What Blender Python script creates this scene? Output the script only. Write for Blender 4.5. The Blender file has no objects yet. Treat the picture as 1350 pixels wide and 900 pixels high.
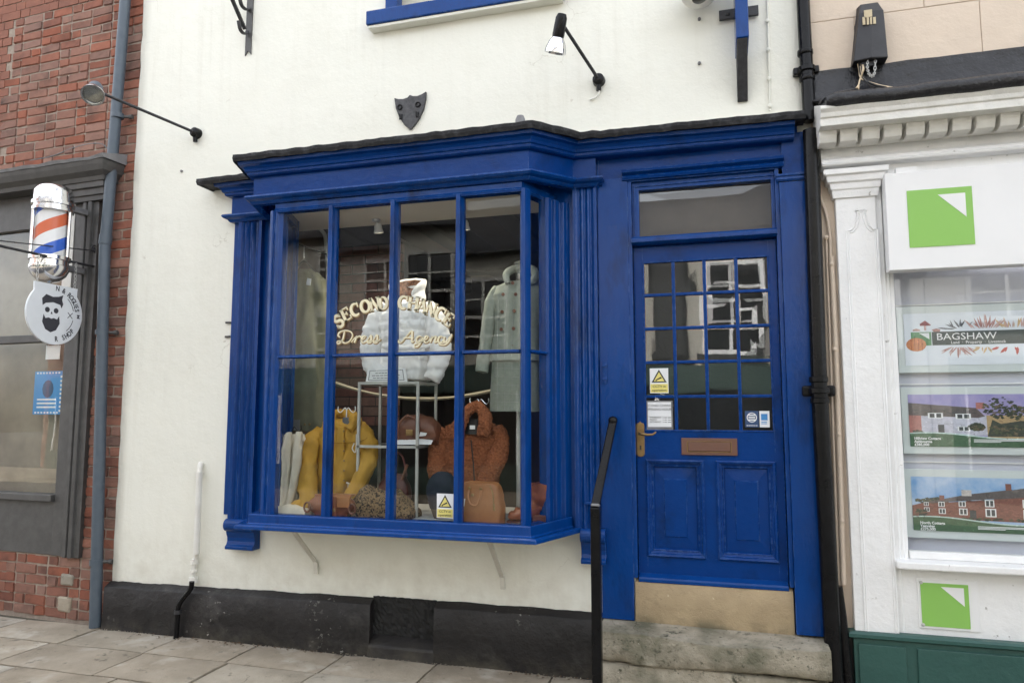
import bpy, bmesh, math, random
from mathutils import Vector, Matrix, noise
random.seed(7)
S = bpy.context.scene
COL = S.collection
rad = math.radians

# ------------------------------------------------------------------ camera
CAM_D = 4.27                       # metres from the shop wall
YAW, PITCH, FPX = rad(15.907), rad(5.694), 935.0
fwd = Vector((-math.sin(YAW)*math.cos(PITCH), math.cos(YAW)*math.cos(PITCH), math.sin(PITCH)))
rgt = Vector((math.cos(YAW), math.sin(YAW), 0)); upv = rgt.cross(fwd)
cam = bpy.data.cameras.new('camera'); camo = bpy.data.objects.new('camera', cam); COL.objects.link(camo)
cam.sensor_width = 36; cam.sensor_fit = 'HORIZONTAL'; cam.lens = FPX/1350*36; cam.clip_start = .05; cam.clip_end = 500
m3 = Matrix((rgt, upv, -fwd)).transposed()
camo.matrix_world = Matrix.Translation((0, -CAM_D, 0)) @ m3.to_4x4()
S.camera = camo

# ------------------------------------------------------------------ light: bright overcast day
W = bpy.data.worlds.new('World'); S.world = W; W.use_nodes = True
SUN_EL, SUN_AZ = rad(44), rad(-14)     # azimuth from +Y clockwise: hazy sun behind the shop, lighting the far side of the street
nt = W.node_tree; bg = nt.nodes['Background']
sky = nt.nodes.new('ShaderNodeTexSky'); sky.sky_type = 'NISHITA'; sky.sun_disc = False
sky.sun_elevation = SUN_EL; sky.sun_rotation = SUN_AZ; sky.air_density = 1; sky.dust_density = 4; sky.ozone_density = 1
hs = nt.nodes.new('ShaderNodeHueSaturation'); hs.inputs['Saturation'].default_value = .22
nt.links.new(sky.outputs[0], hs.inputs['Color']); nt.links.new(hs.outputs[0], bg.inputs[0]); bg.inputs[1].default_value = .15
sun = bpy.data.lights.new('sun', 'SUN'); sun.energy = 1.2; sun.angle = rad(14); sun.color = (1, .97, .92)
suno = bpy.data.objects.new('sun', sun); COL.objects.link(suno)
sd = Vector((math.sin(SUN_AZ)*math.cos(SUN_EL), math.cos(SUN_AZ)*math.cos(SUN_EL), math.sin(SUN_EL)))
suno.rotation_euler = sd.to_track_quat('Z', 'Y').to_euler(); suno.location = sd*30
S.view_settings.view_transform = 'Standard'; S.view_settings.look = 'None'; S.view_settings.gamma = 1
S.view_settings.exposure = 2.56
S.cycles.max_bounces = 8; S.cycles.transparent_max_bounces = 16; S.cycles.glossy_bounces = 4
S.cycles.caustics_reflective = False; S.cycles.caustics_refractive = False
try: S.cycles.use_denoising = True
except Exception: pass

# ------------------------------------------------------------------ photo measurements -> points on real planes
def P(px, py, y=0.0):
    v = fwd*FPX + rgt*(px-675) - upv*(py-450); t = (CAM_D+y)/v.y
    return Vector((v.x*t, y, v.z*t))
def PXs(px, py, x):
    v = fwd*FPX + rgt*(px-675) - upv*(py-450); t = x/v.x; return Vector((x, -CAM_D+v.y*t, v.z*t))
def PZ(px, py, z):
    v = fwd*FPX + rgt*(px-675) - upv*(py-450); t = z/v.z
    return Vector((v.x*t, -CAM_D+v.y*t, z))
GZ = -1.52
LA = rad(3.0); LO = Vector((-4.215, .03, 0)); LT = Vector((-math.cos(LA), math.sin(LA), 0)); LN = Vector((-math.sin(LA), -math.cos(LA), 0))
def LP(u, off, z): return LO + LT*u + LN*off + Vector((0, 0, z))     # a point on the neighbour's wall, u metres left of the corner
def PL(px, py, off=0.0):
    v = fwd*FPX + rgt*(px-675) - upv*(py-450); c = Vector((0, -CAM_D, 0)); o = LO + LN*off
    t = (o-c).dot(LN)/v.dot(LN); p = c+v*t
    return (p-LO).dot(LT), p.z

# ------------------------------------------------------------------ materials
MATS = {}
def M(name, col, rough=.6, metal=0, col2=None, var=.5, vs=6, bump=0, bs=60, rand=0, spec=.5, bump2=0, bs2=8, vlo=.35, vhi=.7, speck=None, stretch=None, coat=0, soot=None, cracks=None, streak=None, wear_glint=None, foot=None):
    if name in MATS: return MATS[name]
    m = bpy.data.materials.new(name); m.use_nodes = True; MATS[name] = m
    n = m.node_tree.nodes; l = m.node_tree.links; b = n['Principled BSDF']
    b.inputs['Roughness'].default_value = rough; b.inputs['Metallic'].default_value = metal
    b.inputs['Specular IOR Level'].default_value = spec
    if coat: b.inputs['Coat Weight'].default_value = coat; b.inputs['Coat Roughness'].default_value = .15
    tc = n.new('ShaderNodeTexCoord'); co = tc.outputs['Object']
    if stretch:
        mp = n.new('ShaderNodeMapping'); mp.inputs['Scale'].default_value = stretch; l.new(co, mp.inputs[0]); co = mp.outputs[0]
    oi = None
    if rand:
        oi = n.new('ShaderNodeObjectInfo'); ad = n.new('ShaderNodeVectorMath'); ad.operation = 'ADD'
        ml = n.new('ShaderNodeMath'); ml.operation = 'MULTIPLY'; ml.inputs[1].default_value = 37
        l.new(oi.outputs['Random'], ml.inputs[0]); l.new(co, ad.inputs[0]); l.new(ml.outputs[0], ad.inputs[1]); co = ad.outputs[0]
    out = None
    def rgb(c): r = n.new('ShaderNodeRGB'); r.outputs[0].default_value = (*c, 1); return r.outputs[0]
    def mix(f, a, bb):
        x = n.new('ShaderNodeMix'); x.data_type = 'RGBA'; l.new(a, x.inputs[6]); l.new(bb, x.inputs[7])
        if isinstance(f, float): x.inputs[0].default_value = f
        else: l.new(f, x.inputs[0])
        return x.outputs[2]
    def nz(scale, detail=6, rough_=.6, lo=.35, hi=.7, mul=1.0):
        t = n.new('ShaderNodeTexNoise'); t.inputs['Scale'].default_value = scale; t.inputs['Detail'].default_value = detail; t.inputs['Roughness'].default_value = rough_
        l.new(co, t.inputs['Vector'])
        r = n.new('ShaderNodeMapRange'); r.inputs[1].default_value = lo; r.inputs[2].default_value = hi; r.inputs[3].default_value = 0; r.inputs[4].default_value = mul
        l.new(t.outputs['Fac'], r.inputs[0]); return r.outputs[0], t.outputs['Fac']
    out = rgb(col)
    c2 = col2 or tuple(c*.7 for c in col)
    if var:
        f, _ = nz(vs, lo=vlo, hi=vhi, mul=var); out = mix(f, out, rgb(c2))
    if speck:                                  # (colour, scale, lo, hi): chips and flecks
        for (sc, ss, slo, shi, *mk) in speck:
            f, _ = nz(ss, detail=4, lo=slo, hi=shi)
            if mk:
                f2, _ = nz(mk[0], detail=3, lo=mk[1], hi=mk[1]+.12); x = n.new('ShaderNodeMath'); x.operation = 'MULTIPLY'; l.new(f, x.inputs[0]); l.new(f2, x.inputs[1]); f = x.outputs[0]
            out = mix(f, out, rgb(sc))
    geo = n.new('ShaderNodeNewGeometry') if (soot or cracks or streak or foot) else None
    def wn(scale, st=(1, 1, 1), lo=.45, hi=.7, mul=1, detail=6):
        mp = n.new('ShaderNodeMapping'); mp.inputs['Scale'].default_value = st; l.new(geo.outputs['Position'], mp.inputs[0])
        t = n.new('ShaderNodeTexNoise'); t.inputs['Scale'].default_value = scale; t.inputs['Detail'].default_value = detail; t.inputs['Roughness'].default_value = .62; l.new(mp.outputs[0], t.inputs['Vector'])
        r = n.new('ShaderNodeMapRange'); r.inputs[1].default_value = lo; r.inputs[2].default_value = hi; r.inputs[4].default_value = mul; l.new(t.outputs['Fac'], r.inputs[0]); return r.outputs[0]
    def mulf(a, bb):
        x = n.new('ShaderNodeMath'); x.operation = 'MULTIPLY'; l.new(a, x.inputs[0]); l.new(bb, x.inputs[1]); return x.outputs[0]
    crk = None
    if streak: out = mix(mulf(wn(5, (3.2, 1, .16), .50, .72, streak[1]), wn(.9, (1, 1, 1), .42, .62)), out, rgb(streak[0]))
    if foot:                                   # splash dirt near a level z0, fading over h, broken up by noise
        sx = n.new('ShaderNodeSeparateXYZ'); l.new(geo.outputs['Position'], sx.inputs[0])
        r = n.new('ShaderNodeMapRange'); r.inputs[1].default_value = foot[1]+foot[2]; r.inputs[2].default_value = foot[1]; r.inputs[4].default_value = foot[3]; l.new(sx.outputs['Z'], r.inputs[0])
        out = mix(mulf(r.outputs[0], wn(7, (1, 1, 1), .40, .66)), out, rgb(foot[0]))
    if cracks:
        vo = n.new('ShaderNodeTexVoronoi'); vo.feature = 'DISTANCE_TO_EDGE'; vo.inputs['Scale'].default_value = cracks[1]
        wv = n.new('ShaderNodeTexNoise'); wv.inputs['Scale'].default_value = 3.5; wv.inputs['Detail'].default_value = 5; l.new(geo.outputs['Position'], wv.inputs['Vector'])
        av = n.new('ShaderNodeVectorMath'); av.operation = 'MULTIPLY_ADD'; av.inputs[1].default_value = (.45, .45, .45); l.new(wv.outputs['Color'], av.inputs[0]); l.new(geo.outputs['Position'], av.inputs[2]); l.new(av.outputs[0], vo.inputs['Vector'])
        r = n.new('ShaderNodeMapRange'); r.inputs[1].default_value = cracks[2]; r.inputs[2].default_value = 0; r.inputs[4].default_value = 1; l.new(vo.outputs['Distance'], r.inputs[0])
        crk = mulf(r.outputs[0], wn(.8, (1, 1, 1), cracks[3], cracks[3]+.08, 1, 3)); out = mix(crk, out, rgb(cracks[0]))
    if soot: out = mix(wn(soot[1], (1, 1, 1.3), soot[2], soot[3], soot[4]), out, rgb(soot[0]))
    if rand:
        h = n.new('ShaderNodeHueSaturation'); mr = n.new('ShaderNodeMapRange'); mr.inputs[3].default_value = 1-rand; mr.inputs[4].default_value = 1+rand
        l.new(oi.outputs['Random'], mr.inputs[0]); l.new(mr.outputs[0], h.inputs['Value']); l.new(out, h.inputs['Color'])
        m2 = n.new('ShaderNodeMath'); m2.operation = 'MULTIPLY'; m2.inputs[1].default_value = 7.31; l.new(oi.outputs['Random'], m2.inputs[0])
        fr = n.new('ShaderNodeMath'); fr.operation = 'FRACT'; l.new(m2.outputs[0], fr.inputs[0])
        mh = n.new('ShaderNodeMapRange'); mh.inputs[3].default_value = .5-.018*rand/.3; mh.inputs[4].default_value = .5+.018*rand/.3; l.new(fr.outputs[0], mh.inputs[0]); l.new(mh.outputs[0], h.inputs['Hue'])
        ms = n.new('ShaderNodeMapRange'); ms.inputs[3].default_value = 1.05; ms.inputs[4].default_value = .72; l.new(fr.outputs[0], ms.inputs[0]); l.new(ms.outputs[0], h.inputs['Saturation'])
        out = h.outputs[0]
    if wear_glint:  # pale edges: worn paint, plus gloss highlights painted into the colour
        bv = n.new('ShaderNodeBevel'); bv.samples = 4; bv.inputs['Radius'].default_value = .006; g2 = n.new('ShaderNodeNewGeometry')
        dt = n.new('ShaderNodeVectorMath'); dt.operation = 'DOT_PRODUCT'; l.new(bv.outputs[0], dt.inputs[0]); l.new(g2.outputs['Normal'], dt.inputs[1])
        r = n.new('ShaderNodeMapRange'); r.inputs[1].default_value = .985; r.inputs[2].default_value = .90; l.new(dt.outputs['Value'], r.inputs[0])
        f, _ = nz(30, detail=5, lo=.46, hi=.60, mul=wear_glint[1]); x = n.new('ShaderNodeMath'); x.operation = 'MULTIPLY'; l.new(f, x.inputs[0]); l.new(r.outputs[0], x.inputs[1]); out = mix(x.outputs[0], out, rgb(wear_glint[0]))
    l.new(out, b.inputs['Base Color'])
    last = None
    for st, sc, dist in ((bump, bs, .004), (bump2, bs2, .02)):
        if st:
            _, f = nz(sc, detail=5)
            bp = n.new('ShaderNodeBump'); bp.inputs['Strength'].default_value = st; bp.inputs['Distance'].default_value = dist
            l.new(f, bp.inputs['Height'])
            if last: l.new(last, bp.inputs['Normal'])
            last = bp.outputs[0]
    if last: l.new(last, b.inputs['Normal'])
    return m

def glass_mat(name, tint=(1, 1, 1), f0=.05, wav=.25, ws=2.5, rough=0.0):
    m = bpy.data.materials.new(name); m.use_nodes = True; n = m.node_tree.nodes; l = m.node_tree.links; n.clear()
    o = n.new('ShaderNodeOutputMaterial'); mx = n.new('ShaderNodeMixShader'); tr = n.new('ShaderNodeBsdfTransparent'); gl = n.new('ShaderNodeBsdfGlossy')
    gl.inputs['Roughness'].default_value = rough; gl.inputs['Color'].default_value = (1, 1, 1, 1); tr.inputs[0].default_value = (*tint, 1)
    lw = n.new('ShaderNodeLayerWeight'); lw.inputs[0].default_value = .5
    pw = n.new('ShaderNodeMath'); pw.operation = 'POWER'; pw.inputs[1].default_value = 4.0; l.new(lw.outputs['Facing'], pw.inputs[0])
    mr = n.new('ShaderNodeMapRange'); mr.inputs[3].default_value = f0; mr.inputs[4].default_value = 1; l.new(pw.outputs[0], mr.inputs[0])
    tc = n.new('ShaderNodeTexCoord'); nz = n.new('ShaderNodeTexNoise'); nz.inputs['Scale'].default_value = ws; nz.inputs['Detail'].default_value = 1.5
    l.new(tc.outputs['Object'], nz.inputs['Vector'])
    bp = n.new('ShaderNodeBump'); bp.inputs['Strength'].default_value = wav; bp.inputs['Distance'].default_value = .02; l.new(nz.outputs['Fac'], bp.inputs['Height']); l.new(bp.outputs[0], gl.inputs['Normal'])
    l.new(mr.outputs[0], mx.inputs[0]); l.new(tr.outputs[0], mx.inputs[1]); l.new(gl.outputs[0], mx.inputs[2]); l.new(mx.outputs[0], o.inputs[0])
    MATS[name] = m; return m
def emit_mat(name, col, st):
    m = bpy.data.materials.new(name); m.use_nodes = True; b = m.node_tree.nodes['Principled BSDF']
    b.inputs['Base Color'].default_value = (*col, 1); b.inputs['Emission Color'].default_value = (*col, 1); b.inputs['Emission Strength'].default_value = st; MATS[name] = m; return m

PLASTER = M('cream masonry paint', (.80, .795, .715), .75, col2=(.73, .715, .63), var=.5, vs=1.6, bump=.25, bs=60, bump2=.35, bs2=6, vlo=.45, vhi=.75, speck=[((.50, .46, .38), 9, .70, .80), ((.36, .33, .27), 45, .70, .74, 2.2, .56)], cracks=((.48, .45, .37), 1.3, .004, .58), streak=((.60, .57, .48), .28), foot=((.50, .46, .37), -1.2, .45, .40))
BLUE = M('royal blue gloss paint', (.001, .038, .185), .18, col2=(.0016, .052, .240), var=.7, vs=5, bump=.22, bs=90, bump2=.30, bs2=16, spec=.27, stretch=(1, 1, .35), speck=[((.09, .15, .30), 60, .72, .76, 4, .5), ((.003, .018, .075), 7, .55, .80)], wear_glint=((.11, .21, .44), .75))
BLUED = M('royal blue paint on door', (.0010, .034, .178), .18, col2=(.0016, .043, .212), var=.8, vs=4, bump=.2, bs=110, bump2=.20, bs2=12, spec=.18, speck=[((.09, .15, .30), 70, .72, .76, 4, .5), ((.0025, .02, .085), 5, .55, .80)], wear_glint=((.10, .19, .40), .6))
LEAD = M('weathered lead', (.012, .012, .013), .6, spec=.22, col2=(.07, .07, .075), var=.7, vs=18, vlo=.48, vhi=.72, bump=.6, bs=40, bump2=.5, bs2=9)
BLACK = M('black paint', (.0045, .0045, .005), .22, col2=(.010, .010, .011), var=.8, vs=9, bump=.35, bs=60, spec=.2)
BLEAD = M('black painted lead', (.009, .009, .011), .33, col2=(.022, .022, .026), var=.8, vs=8, bump=.3, bs=60, bump2=1.0, bs2=11, spec=.45)
IRON = M('wrought iron black', (.018, .018, .02), .5, col2=(.045, .045, .05), var=.8, vs=30, bump=.4, bs=120)
PLINTH = M('black bitumen paint', (.010, .009, .009), .5, col2=(.020, .018, .018), var=.9, vs=3, bump=.5, bs=40, bump2=.6, bs2=9, spec=.35, speck=[((.30, .29, .27), 34, .635, .665, 1.6, .53), ((.05, .047, .044), 5, .56, .78), ((.14, .13, .12), 70, .66, .70, 3, .55)], foot=((.10, .088, .066), -1.52, .10, .6))
MESHB = M('black rough grate', (.010, .010, .010), .8, var=.6, vs=30, bump=1, bs=60)
WHITE = M('white gloss paint', (.83, .83, .825), .45, col2=(.74, .74, .73), var=.6, vs=5, bump=.25, bs=60, bump2=.35, bs2=14, speck=[((.34, .33, .30), 22, .69, .76)])
WHITEC = M('dirty white stone paint', (.78, .77, .73), .6, col2=(.60, .59, .54), var=.7, vs=8, bump=.3, bs=60, bump2=.4, bs2=14, speck=[((.30, .29, .26), 25, .66, .76)])
SIGNW = M('white sign face', (.80, .80, .80), .4, col2=(.72, .72, .72), var=.4, vs=3)
GREEN = M('lime green sign', (.25, .50, .105), .45, col2=(.24, .51, .09), var=.4, vs=4)
DKGREEN = M('dark green paint', (.022, .075, .065), .4, col2=(.03, .095, .08), var=.7, vs=5, bump=.25, bs=70, bump2=.3, bs2=14)
BEIGE = M('beige wall paint', (.66, .55, .44), .7, col2=(.58, .48, .385), var=.6, vs=3, bump=.3, bs=80, bump2=.4, bs2=7)
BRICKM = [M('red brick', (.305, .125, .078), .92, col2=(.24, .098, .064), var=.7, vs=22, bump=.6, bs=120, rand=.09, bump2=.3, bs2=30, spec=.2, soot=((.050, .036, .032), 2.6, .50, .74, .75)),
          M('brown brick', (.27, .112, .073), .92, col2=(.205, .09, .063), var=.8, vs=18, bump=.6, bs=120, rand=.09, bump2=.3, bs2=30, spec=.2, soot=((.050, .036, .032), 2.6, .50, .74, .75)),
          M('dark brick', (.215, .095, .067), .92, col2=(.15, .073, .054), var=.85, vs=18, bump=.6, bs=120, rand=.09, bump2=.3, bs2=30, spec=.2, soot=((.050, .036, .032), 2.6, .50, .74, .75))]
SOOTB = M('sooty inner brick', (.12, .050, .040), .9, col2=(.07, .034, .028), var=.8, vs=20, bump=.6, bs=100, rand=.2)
MORTAR = M('lime mortar', (.36, .30, .245), .95, col2=(.22, .17, .14), var=.8, vs=20, bump=.8, bs=90)
GREYPIPE = M('slate blue painted pipe', (.070, .092, .118), .45, col2=(.09, .115, .14), var=.7, vs=12, bump=.25, bs=70)
CHARC = M('charcoal paint', (.062, .060, .058), .5, col2=(.10, .098, .095), var=.7, vs=12, bump=.3, bs=60)
LEADGREY = M('pale grey lead', (.22, .22, .225), .65, col2=(.12, .12, .125), var=.8, vs=10, bump=.5, bs=40)
CHROME = M('chrome', (.75, .75, .76), .16, 1, var=0)
STEEL = M('grey metal tube', (.50, .50, .48), .4, .2, var=.3, vs=20)
WPIPE = M('cream painted pipe', (.80, .79, .74), .4, col2=(.66, .64, .58), var=.6, vs=9, bump=.2, bs=60)
FLAG = M('grey sandstone flag', (.36, .31, .235), .9, col2=(.23, .195, .14), var=.9, vs=3.5, bump=.7, bs=90, bump2=.6, bs2=9, rand=.12, speck=[((.46, .42, .35), 3, .56, .72), ((.50, .47, .40), 55, .68, .72, 4, .52), ((.10, .09, .065), 13, .62, .76), ((.05, .045, .035), 60, .69, .72, 5, .55)], cracks=((.09, .08, .06), 2.1, .010, .58))
STEP = M('worn step stone', (.39, .35, .275), .92, col2=(.22, .20, .15), var=.9, vs=9, bump=1.0, bs=90, bump2=.8, bs2=22, speck=[((.13, .125, .085), 3.4, .46, .68), ((.045, .047, .03), 26, .54, .66, 4.2, .50), ((.09, .088, .06), 48, .60, .70), ((.50, .47, .40), 50, .68, .75)], cracks=((.05, .045, .03), 2.4, .008, .55))
SANDST = M('smooth buff sandstone', (.41, .315, .19), .88, col2=(.30, .225, .135), var=.9, vs=3.5, bump=.7, bs=130, bump2=.5, bs2=14, speck=[((.15, .115, .07), 5, .60, .80), ((.10, .08, .05), 60, .67, .72, 5, .5), ((.52, .43, .29), 40, .66, .72)], cracks=((.14, .11, .07), 1.9, .006, .6), foot=((.12, .105, .065), -1.2, .06, .9))
DIRTJ = M('dark dirt joint', (.06, .055, .04), .95, col2=(.10, .09, .06), var=.8, vs=20, bump=.8, bs=80)
ASPH = M('asphalt', (.05, .05, .052), .9, var=.6, vs=30, bump=.6, bs=120)
BRASS = M('aged brass', (.31, .21, .095), .38, .9, col2=(.22, .13, .06), var=.7, vs=40, bump=.2, bs=80)
COPPERP = M('copper brown letter plate', (.165, .088, .066), .5, .35, col2=(.17, .08, .05), var=.7, vs=30, bump=.2, bs=80)
GLASS = glass_mat('old shop glass', (.97, .985, .975), .014, .02, 3.0)
GLASSD = glass_mat('wavy door glass', (.93, .95, .94), .058, .020, 4.0)
GLASSR = glass_mat('estate agent glass', (.98, .99, .99), .022, .015, 2)
PAPER = M('white paper', (.78, .79, .80), .6, col2=(.70, .71, .73), var=.3, vs=8)
INK = M('black ink', (.02, .02, .022), .6, var=0)
INKG = M('grey ink', (.16, .16, .17), .6, var=0)
YELLOW = M('pale yellow sticker', (.78, .68, .20), .5, var=.2)
NAVY = M('navy sticker', (.03, .07, .17), .4, var=.2)
SKYB = M('card blue', (.05, .25, .58), .5, var=.2)
GOLD = M('cream gilt lettering', (.80, .74, .53), .4, col2=(.70, .62, .40), var=.4, vs=30)
GOLDSH = M('brown gilt shade', (.30, .20, .075), .45, col2=(.16, .10, .04), var=.5, vs=40)
BARBIN = M('barber shop back wall', (.30, .25, .19), .8, col2=(.16, .12, .09), var=.9, vs=2.2)
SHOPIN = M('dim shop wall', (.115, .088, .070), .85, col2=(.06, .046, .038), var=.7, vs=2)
SOFF = M('cream soffit paint', (.68, .62, .53), .7, col2=(.58, .53, .45), var=.6, vs=3, bump=.2, bs=30, bump2=.4, bs2=3)
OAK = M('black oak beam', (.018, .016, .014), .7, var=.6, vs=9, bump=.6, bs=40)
BOARD = M('pale display board', (.68, .67, .64), .6, var=.4, vs=5)

# ------------------------------------------------------------------ mesh helpers
class MB:
    def __init__(s): s.v = []; s.f = []; s.sm = []
    def add(s, vs, fs, smooth=False):
        o = len(s.v); s.v += [tuple(v) for v in vs]
        for f in fs: s.f.append(tuple(o+i for i in f)); s.sm.append(smooth)
        return s
    def box(s, x0, x1, y0, y1, z0, z1):
        return s.hexa([(x0, y0, z0), (x1, y0, z0), (x1, y1, z0), (x0, y1, z0), (x0, y0, z1), (x1, y0, z1), (x1, y1, z1), (x0, y1, z1)])
    def hexa(s, p): return s.add(p, [(3, 2, 1, 0), (4, 5, 6, 7), (0, 1, 5, 4), (1, 2, 6, 5), (2, 3, 7, 6), (3, 0, 4, 7)])
    def prism(s, poly, d, smooth=False):
        """closed polygon of 3-D points swept along vector d"""
        n = len(poly); d = Vector(d); a = [Vector(p) for p in poly]; nrm = Vector((0, 0, 0))
        for i in range(n): nrm += a[i].cross(a[(i+1) % n])
        if nrm.dot(d) > 0: a = a[::-1]
        b = [p+d for p in a]
        s.add(a+b, [tuple(range(n)), tuple(range(2*n-1, n-1, -1))])
        o = len(s.v)-2*n
        for i in range(n):
            j = (i+1) % n; s.f.append((o+j, o+i, o+n+i, o+n+j)); s.sm.append(smooth)
        return s
    def plate(s, pts, y, t=.004):
        """(x,z) outline facing the street at depth y, t thick into the wall"""
        return s.prism([(x, y, z) for x, z in pts], (0, t, 0))
    def plateP(s, pts, y, t=.004): return s.prism([P(a, b, y) for a, b in pts], (0, t, 0))
    def tube(s, path, r, n=10, caps=True, squash=None):
        path = [Vector(p) for p in path]; k = len(path); rs = r if isinstance(r, (list, tuple)) else [r]*k
        vs = []; up = None
        for i in range(k):
            t = (path[min(i+1, k-1)]-path[max(i-1, 0)]).normalized()
            if up is None: up = Vector((0, 0, 1)) if abs(t.z) < .9 else Vector((1, 0, 0))
            u = t.cross(up).normalized(); w = u.cross(t).normalized(); up = w
            for j in range(n):
                a = 2*math.pi*j/n; q = u*math.cos(a)*rs[i] + w*math.sin(a)*rs[i]
                if squash: q.y *= squash
                vs.append(path[i]+q)
        fs = [(i*n+j, i*n+(j+1) % n, (i+1)*n+(j+1) % n, (i+1)*n+j) for i in range(k-1) for j in range(n)]
        s.add(vs, fs, True)
        if caps: 
            o = len(s.v)-k*n
            s.f.append(tuple(o+j for j in range(n-1, -1, -1))); s.sm.append(False)
            s.f.append(tuple(o+(k-1)*n+j for j in range(n))); s.sm.append(False)
        return s
    def lathe(s, prof, base, axis=(0, 0, 1), n=24):
        """prof = [(radius, distance along axis)]"""
        a = Vector(axis).normalized(); u = a.cross(Vector((0, 1, 0)) if abs(a.y) < .9 else Vector((1, 0, 0))).normalized(); w = a.cross(u); base = Vector(base)
        vs = [base + a*h + (u*math.cos(2*math.pi*j/n) + w*math.sin(2*math.pi*j/n))*max(r, 1e-4) for r, h in prof for j in range(n)]
        k = len(prof)
        s.add(vs, [(i*n+j, i*n+(j+1) % n, (i+1)*n+(j+1) % n, (i+1)*n+j) for i in range(k-1) for j in range(n)], True)
        return s
    def rings(s, R, caps=True, smooth=True):
        n = len(R[0]); k = len(R); o = len(s.v)
        s.add([p for r in R for p in r], [(i*n+j, i*n+(j+1) % n, (i+1)*n+(j+1) % n, (i+1)*n+j) for i in range(k-1) for j in range(n)], smooth)
        if caps:
            s.f.append(tuple(o+j for j in range(n-1, -1, -1))); s.sm.append(smooth); s.f.append(tuple(o+(k-1)*n+j for j in range(n))); s.sm.append(smooth)
        return s
    def sweep(s, path, prof, zo=None, sub=0, nz=0, ns=6, smooth=False, caps=True):
        """profile [(outward d, z)] swept along a mitred plan path [(x,y)]; outward is to the right of travel"""
        pts = [Vector((a, b)) for a, b in path]; zo = zo or [0]*len(pts); k = len(pts); mit = []
        nr = []
        for i in range(k-1):
            d = (pts[i+1]-pts[i]).normalized(); nr.append(Vector((d.y, -d.x)))
        for i in range(k):
            if i == 0: mit.append(nr[0])
            elif i == k-1: mit.append(nr[-1])
            else: a, b = nr[i-1], nr[i]; mit.append((a+b)/(1+a.dot(b)))
        P2, M2, Z2 = [], [], []
        for i in range(k-1):
            q = max(1, int((pts[i+1]-pts[i]).length/sub)) if sub else 1
            for j in range(q): f = j/q; P2.append(pts[i].lerp(pts[i+1], f)); M2.append(mit[i].lerp(mit[i+1], f)); Z2.append(zo[i]+(zo[i+1]-zo[i])*f)
        P2.append(pts[-1]); M2.append(mit[-1]); Z2.append(zo[-1])
        R = []
        for p, m, z in zip(P2, M2, Z2):
            r = []
            for d, h in prof:
                q = p+m*d; dz = 0; dd = 0
                if nz and d > 1e-4:
                    dz = noise.noise(Vector((p.x*ns, p.y*ns, h*9)))*nz; dd = noise.noise(Vector((p.x*ns+9, p.y*ns, h*9)))*nz*.6
                    q = p+m*(d+dd)
                r.append(Vector((q.x, q.y, h+z+dz)))
            R.append(r)
        return s.rings(R, caps, smooth)
    def jitter(s, amp, sc=5, seed=0, o=0):
        for i in range(o, len(s.v)):
            v = Vector(s.v[i]); n = noise.noise_vector(v*sc+Vector((seed, seed*1.7, 0)))*amp; s.v[i] = tuple(v+n)
        return s
    def mesh(s, name, mat, recalc=True):
        me = bpy.data.meshes.new(name); me.from_pydata(s.v, [], s.f); me.polygons.foreach_set('use_smooth', s.sm); me.materials.append(mat); me.update()
        if any(s.sm): me.set_sharp_from_angle(angle=rad(48))
        if not recalc: return me
        bm = bmesh.new(); bm.from_mesh(me); bmesh.ops.recalc_face_normals(bm, faces=bm.faces); bm.to_mesh(me); bm.free(); return me
    def build(s, name, mat, parent=None, bevel=0, sub=0, seg=2, recalc=True):
        return link(bpy.data.objects.new(name, s.mesh(name, mat, recalc)), parent, bevel, sub, seg)
def link(o, parent=None, bevel=0, sub=0, seg=2):
    COL.objects.link(o)
    if parent:
        o.parent = parent; o.matrix_parent_inverse = Matrix.Translation(WLOC.get(parent.name, Vector((0, 0, 0)))).inverted()
    if bevel:
        m = o.modifiers.new('bevel', 'BEVEL'); m.width = bevel; m.segments = seg; m.limit_method = 'ANGLE'; m.angle_limit = rad(35); m.harden_normals = False
    if sub:
        m = o.modifiers.new('subsurf', 'SUBSURF'); m.levels = sub; m.render_levels = sub
    return o
WLOC = {}
def tag(o, label, cat, group=None, kind=None):
    o['label'] = label; o['category'] = cat
    if group: o['group'] = group
    if kind: o['kind'] = kind
    return o
def thing(name, loc, label, cat, group=None):
    o = bpy.data.objects.new(name, None); COL.objects.link(o); o.location = loc; o.empty_display_size = .1
    WLOC[o.name] = Vector(loc); return tag(o, label, cat, group)
def copy_at(o, parent=None, delta=(0, 0, 0)):
    """a copy of an object and of its parts and sub-parts, moved by delta"""
    c = o.copy(); COL.objects.link(c)
    if parent: c.parent = parent
    else: c.location = o.location + Vector(delta); WLOC[c.name] = Vector(c.location)
    for ch in list(o.children): copy_at(ch, c)
    return c
def text(s, size, mat, at, parent, name='lettering', ux=(1, 0, 0), uz=(0, 0, 1), align='CENTER', ext=.0006, bold=0.0, sx=1.0):
    cu = bpy.data.curves.new(name, 'FONT'); cu.body = s; cu.size = size; cu.align_x = align; cu.align_y = 'CENTER'; cu.extrude = ext; cu.offset = bold; cu.resolution_u = 2
    t = bpy.data.objects.new('tmp', cu); COL.objects.link(t); bpy.context.view_layer.update()
    me = bpy.data.meshes.new_from_object(t.evaluated_get(bpy.context.evaluated_depsgraph_get())); bpy.data.objects.remove(t)
    a = Vector(ux).normalized(); b = Vector(uz).normalized(); c = a.cross(b)
    mw = Matrix((a*sx, b, c)).transposed().to_4x4(); mw.translation = Vector(at); me.transform(mw)
    me.materials.clear(); me.materials.append(mat); me.name = name
    return link(bpy.data.objects.new(name, me), parent)
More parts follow.
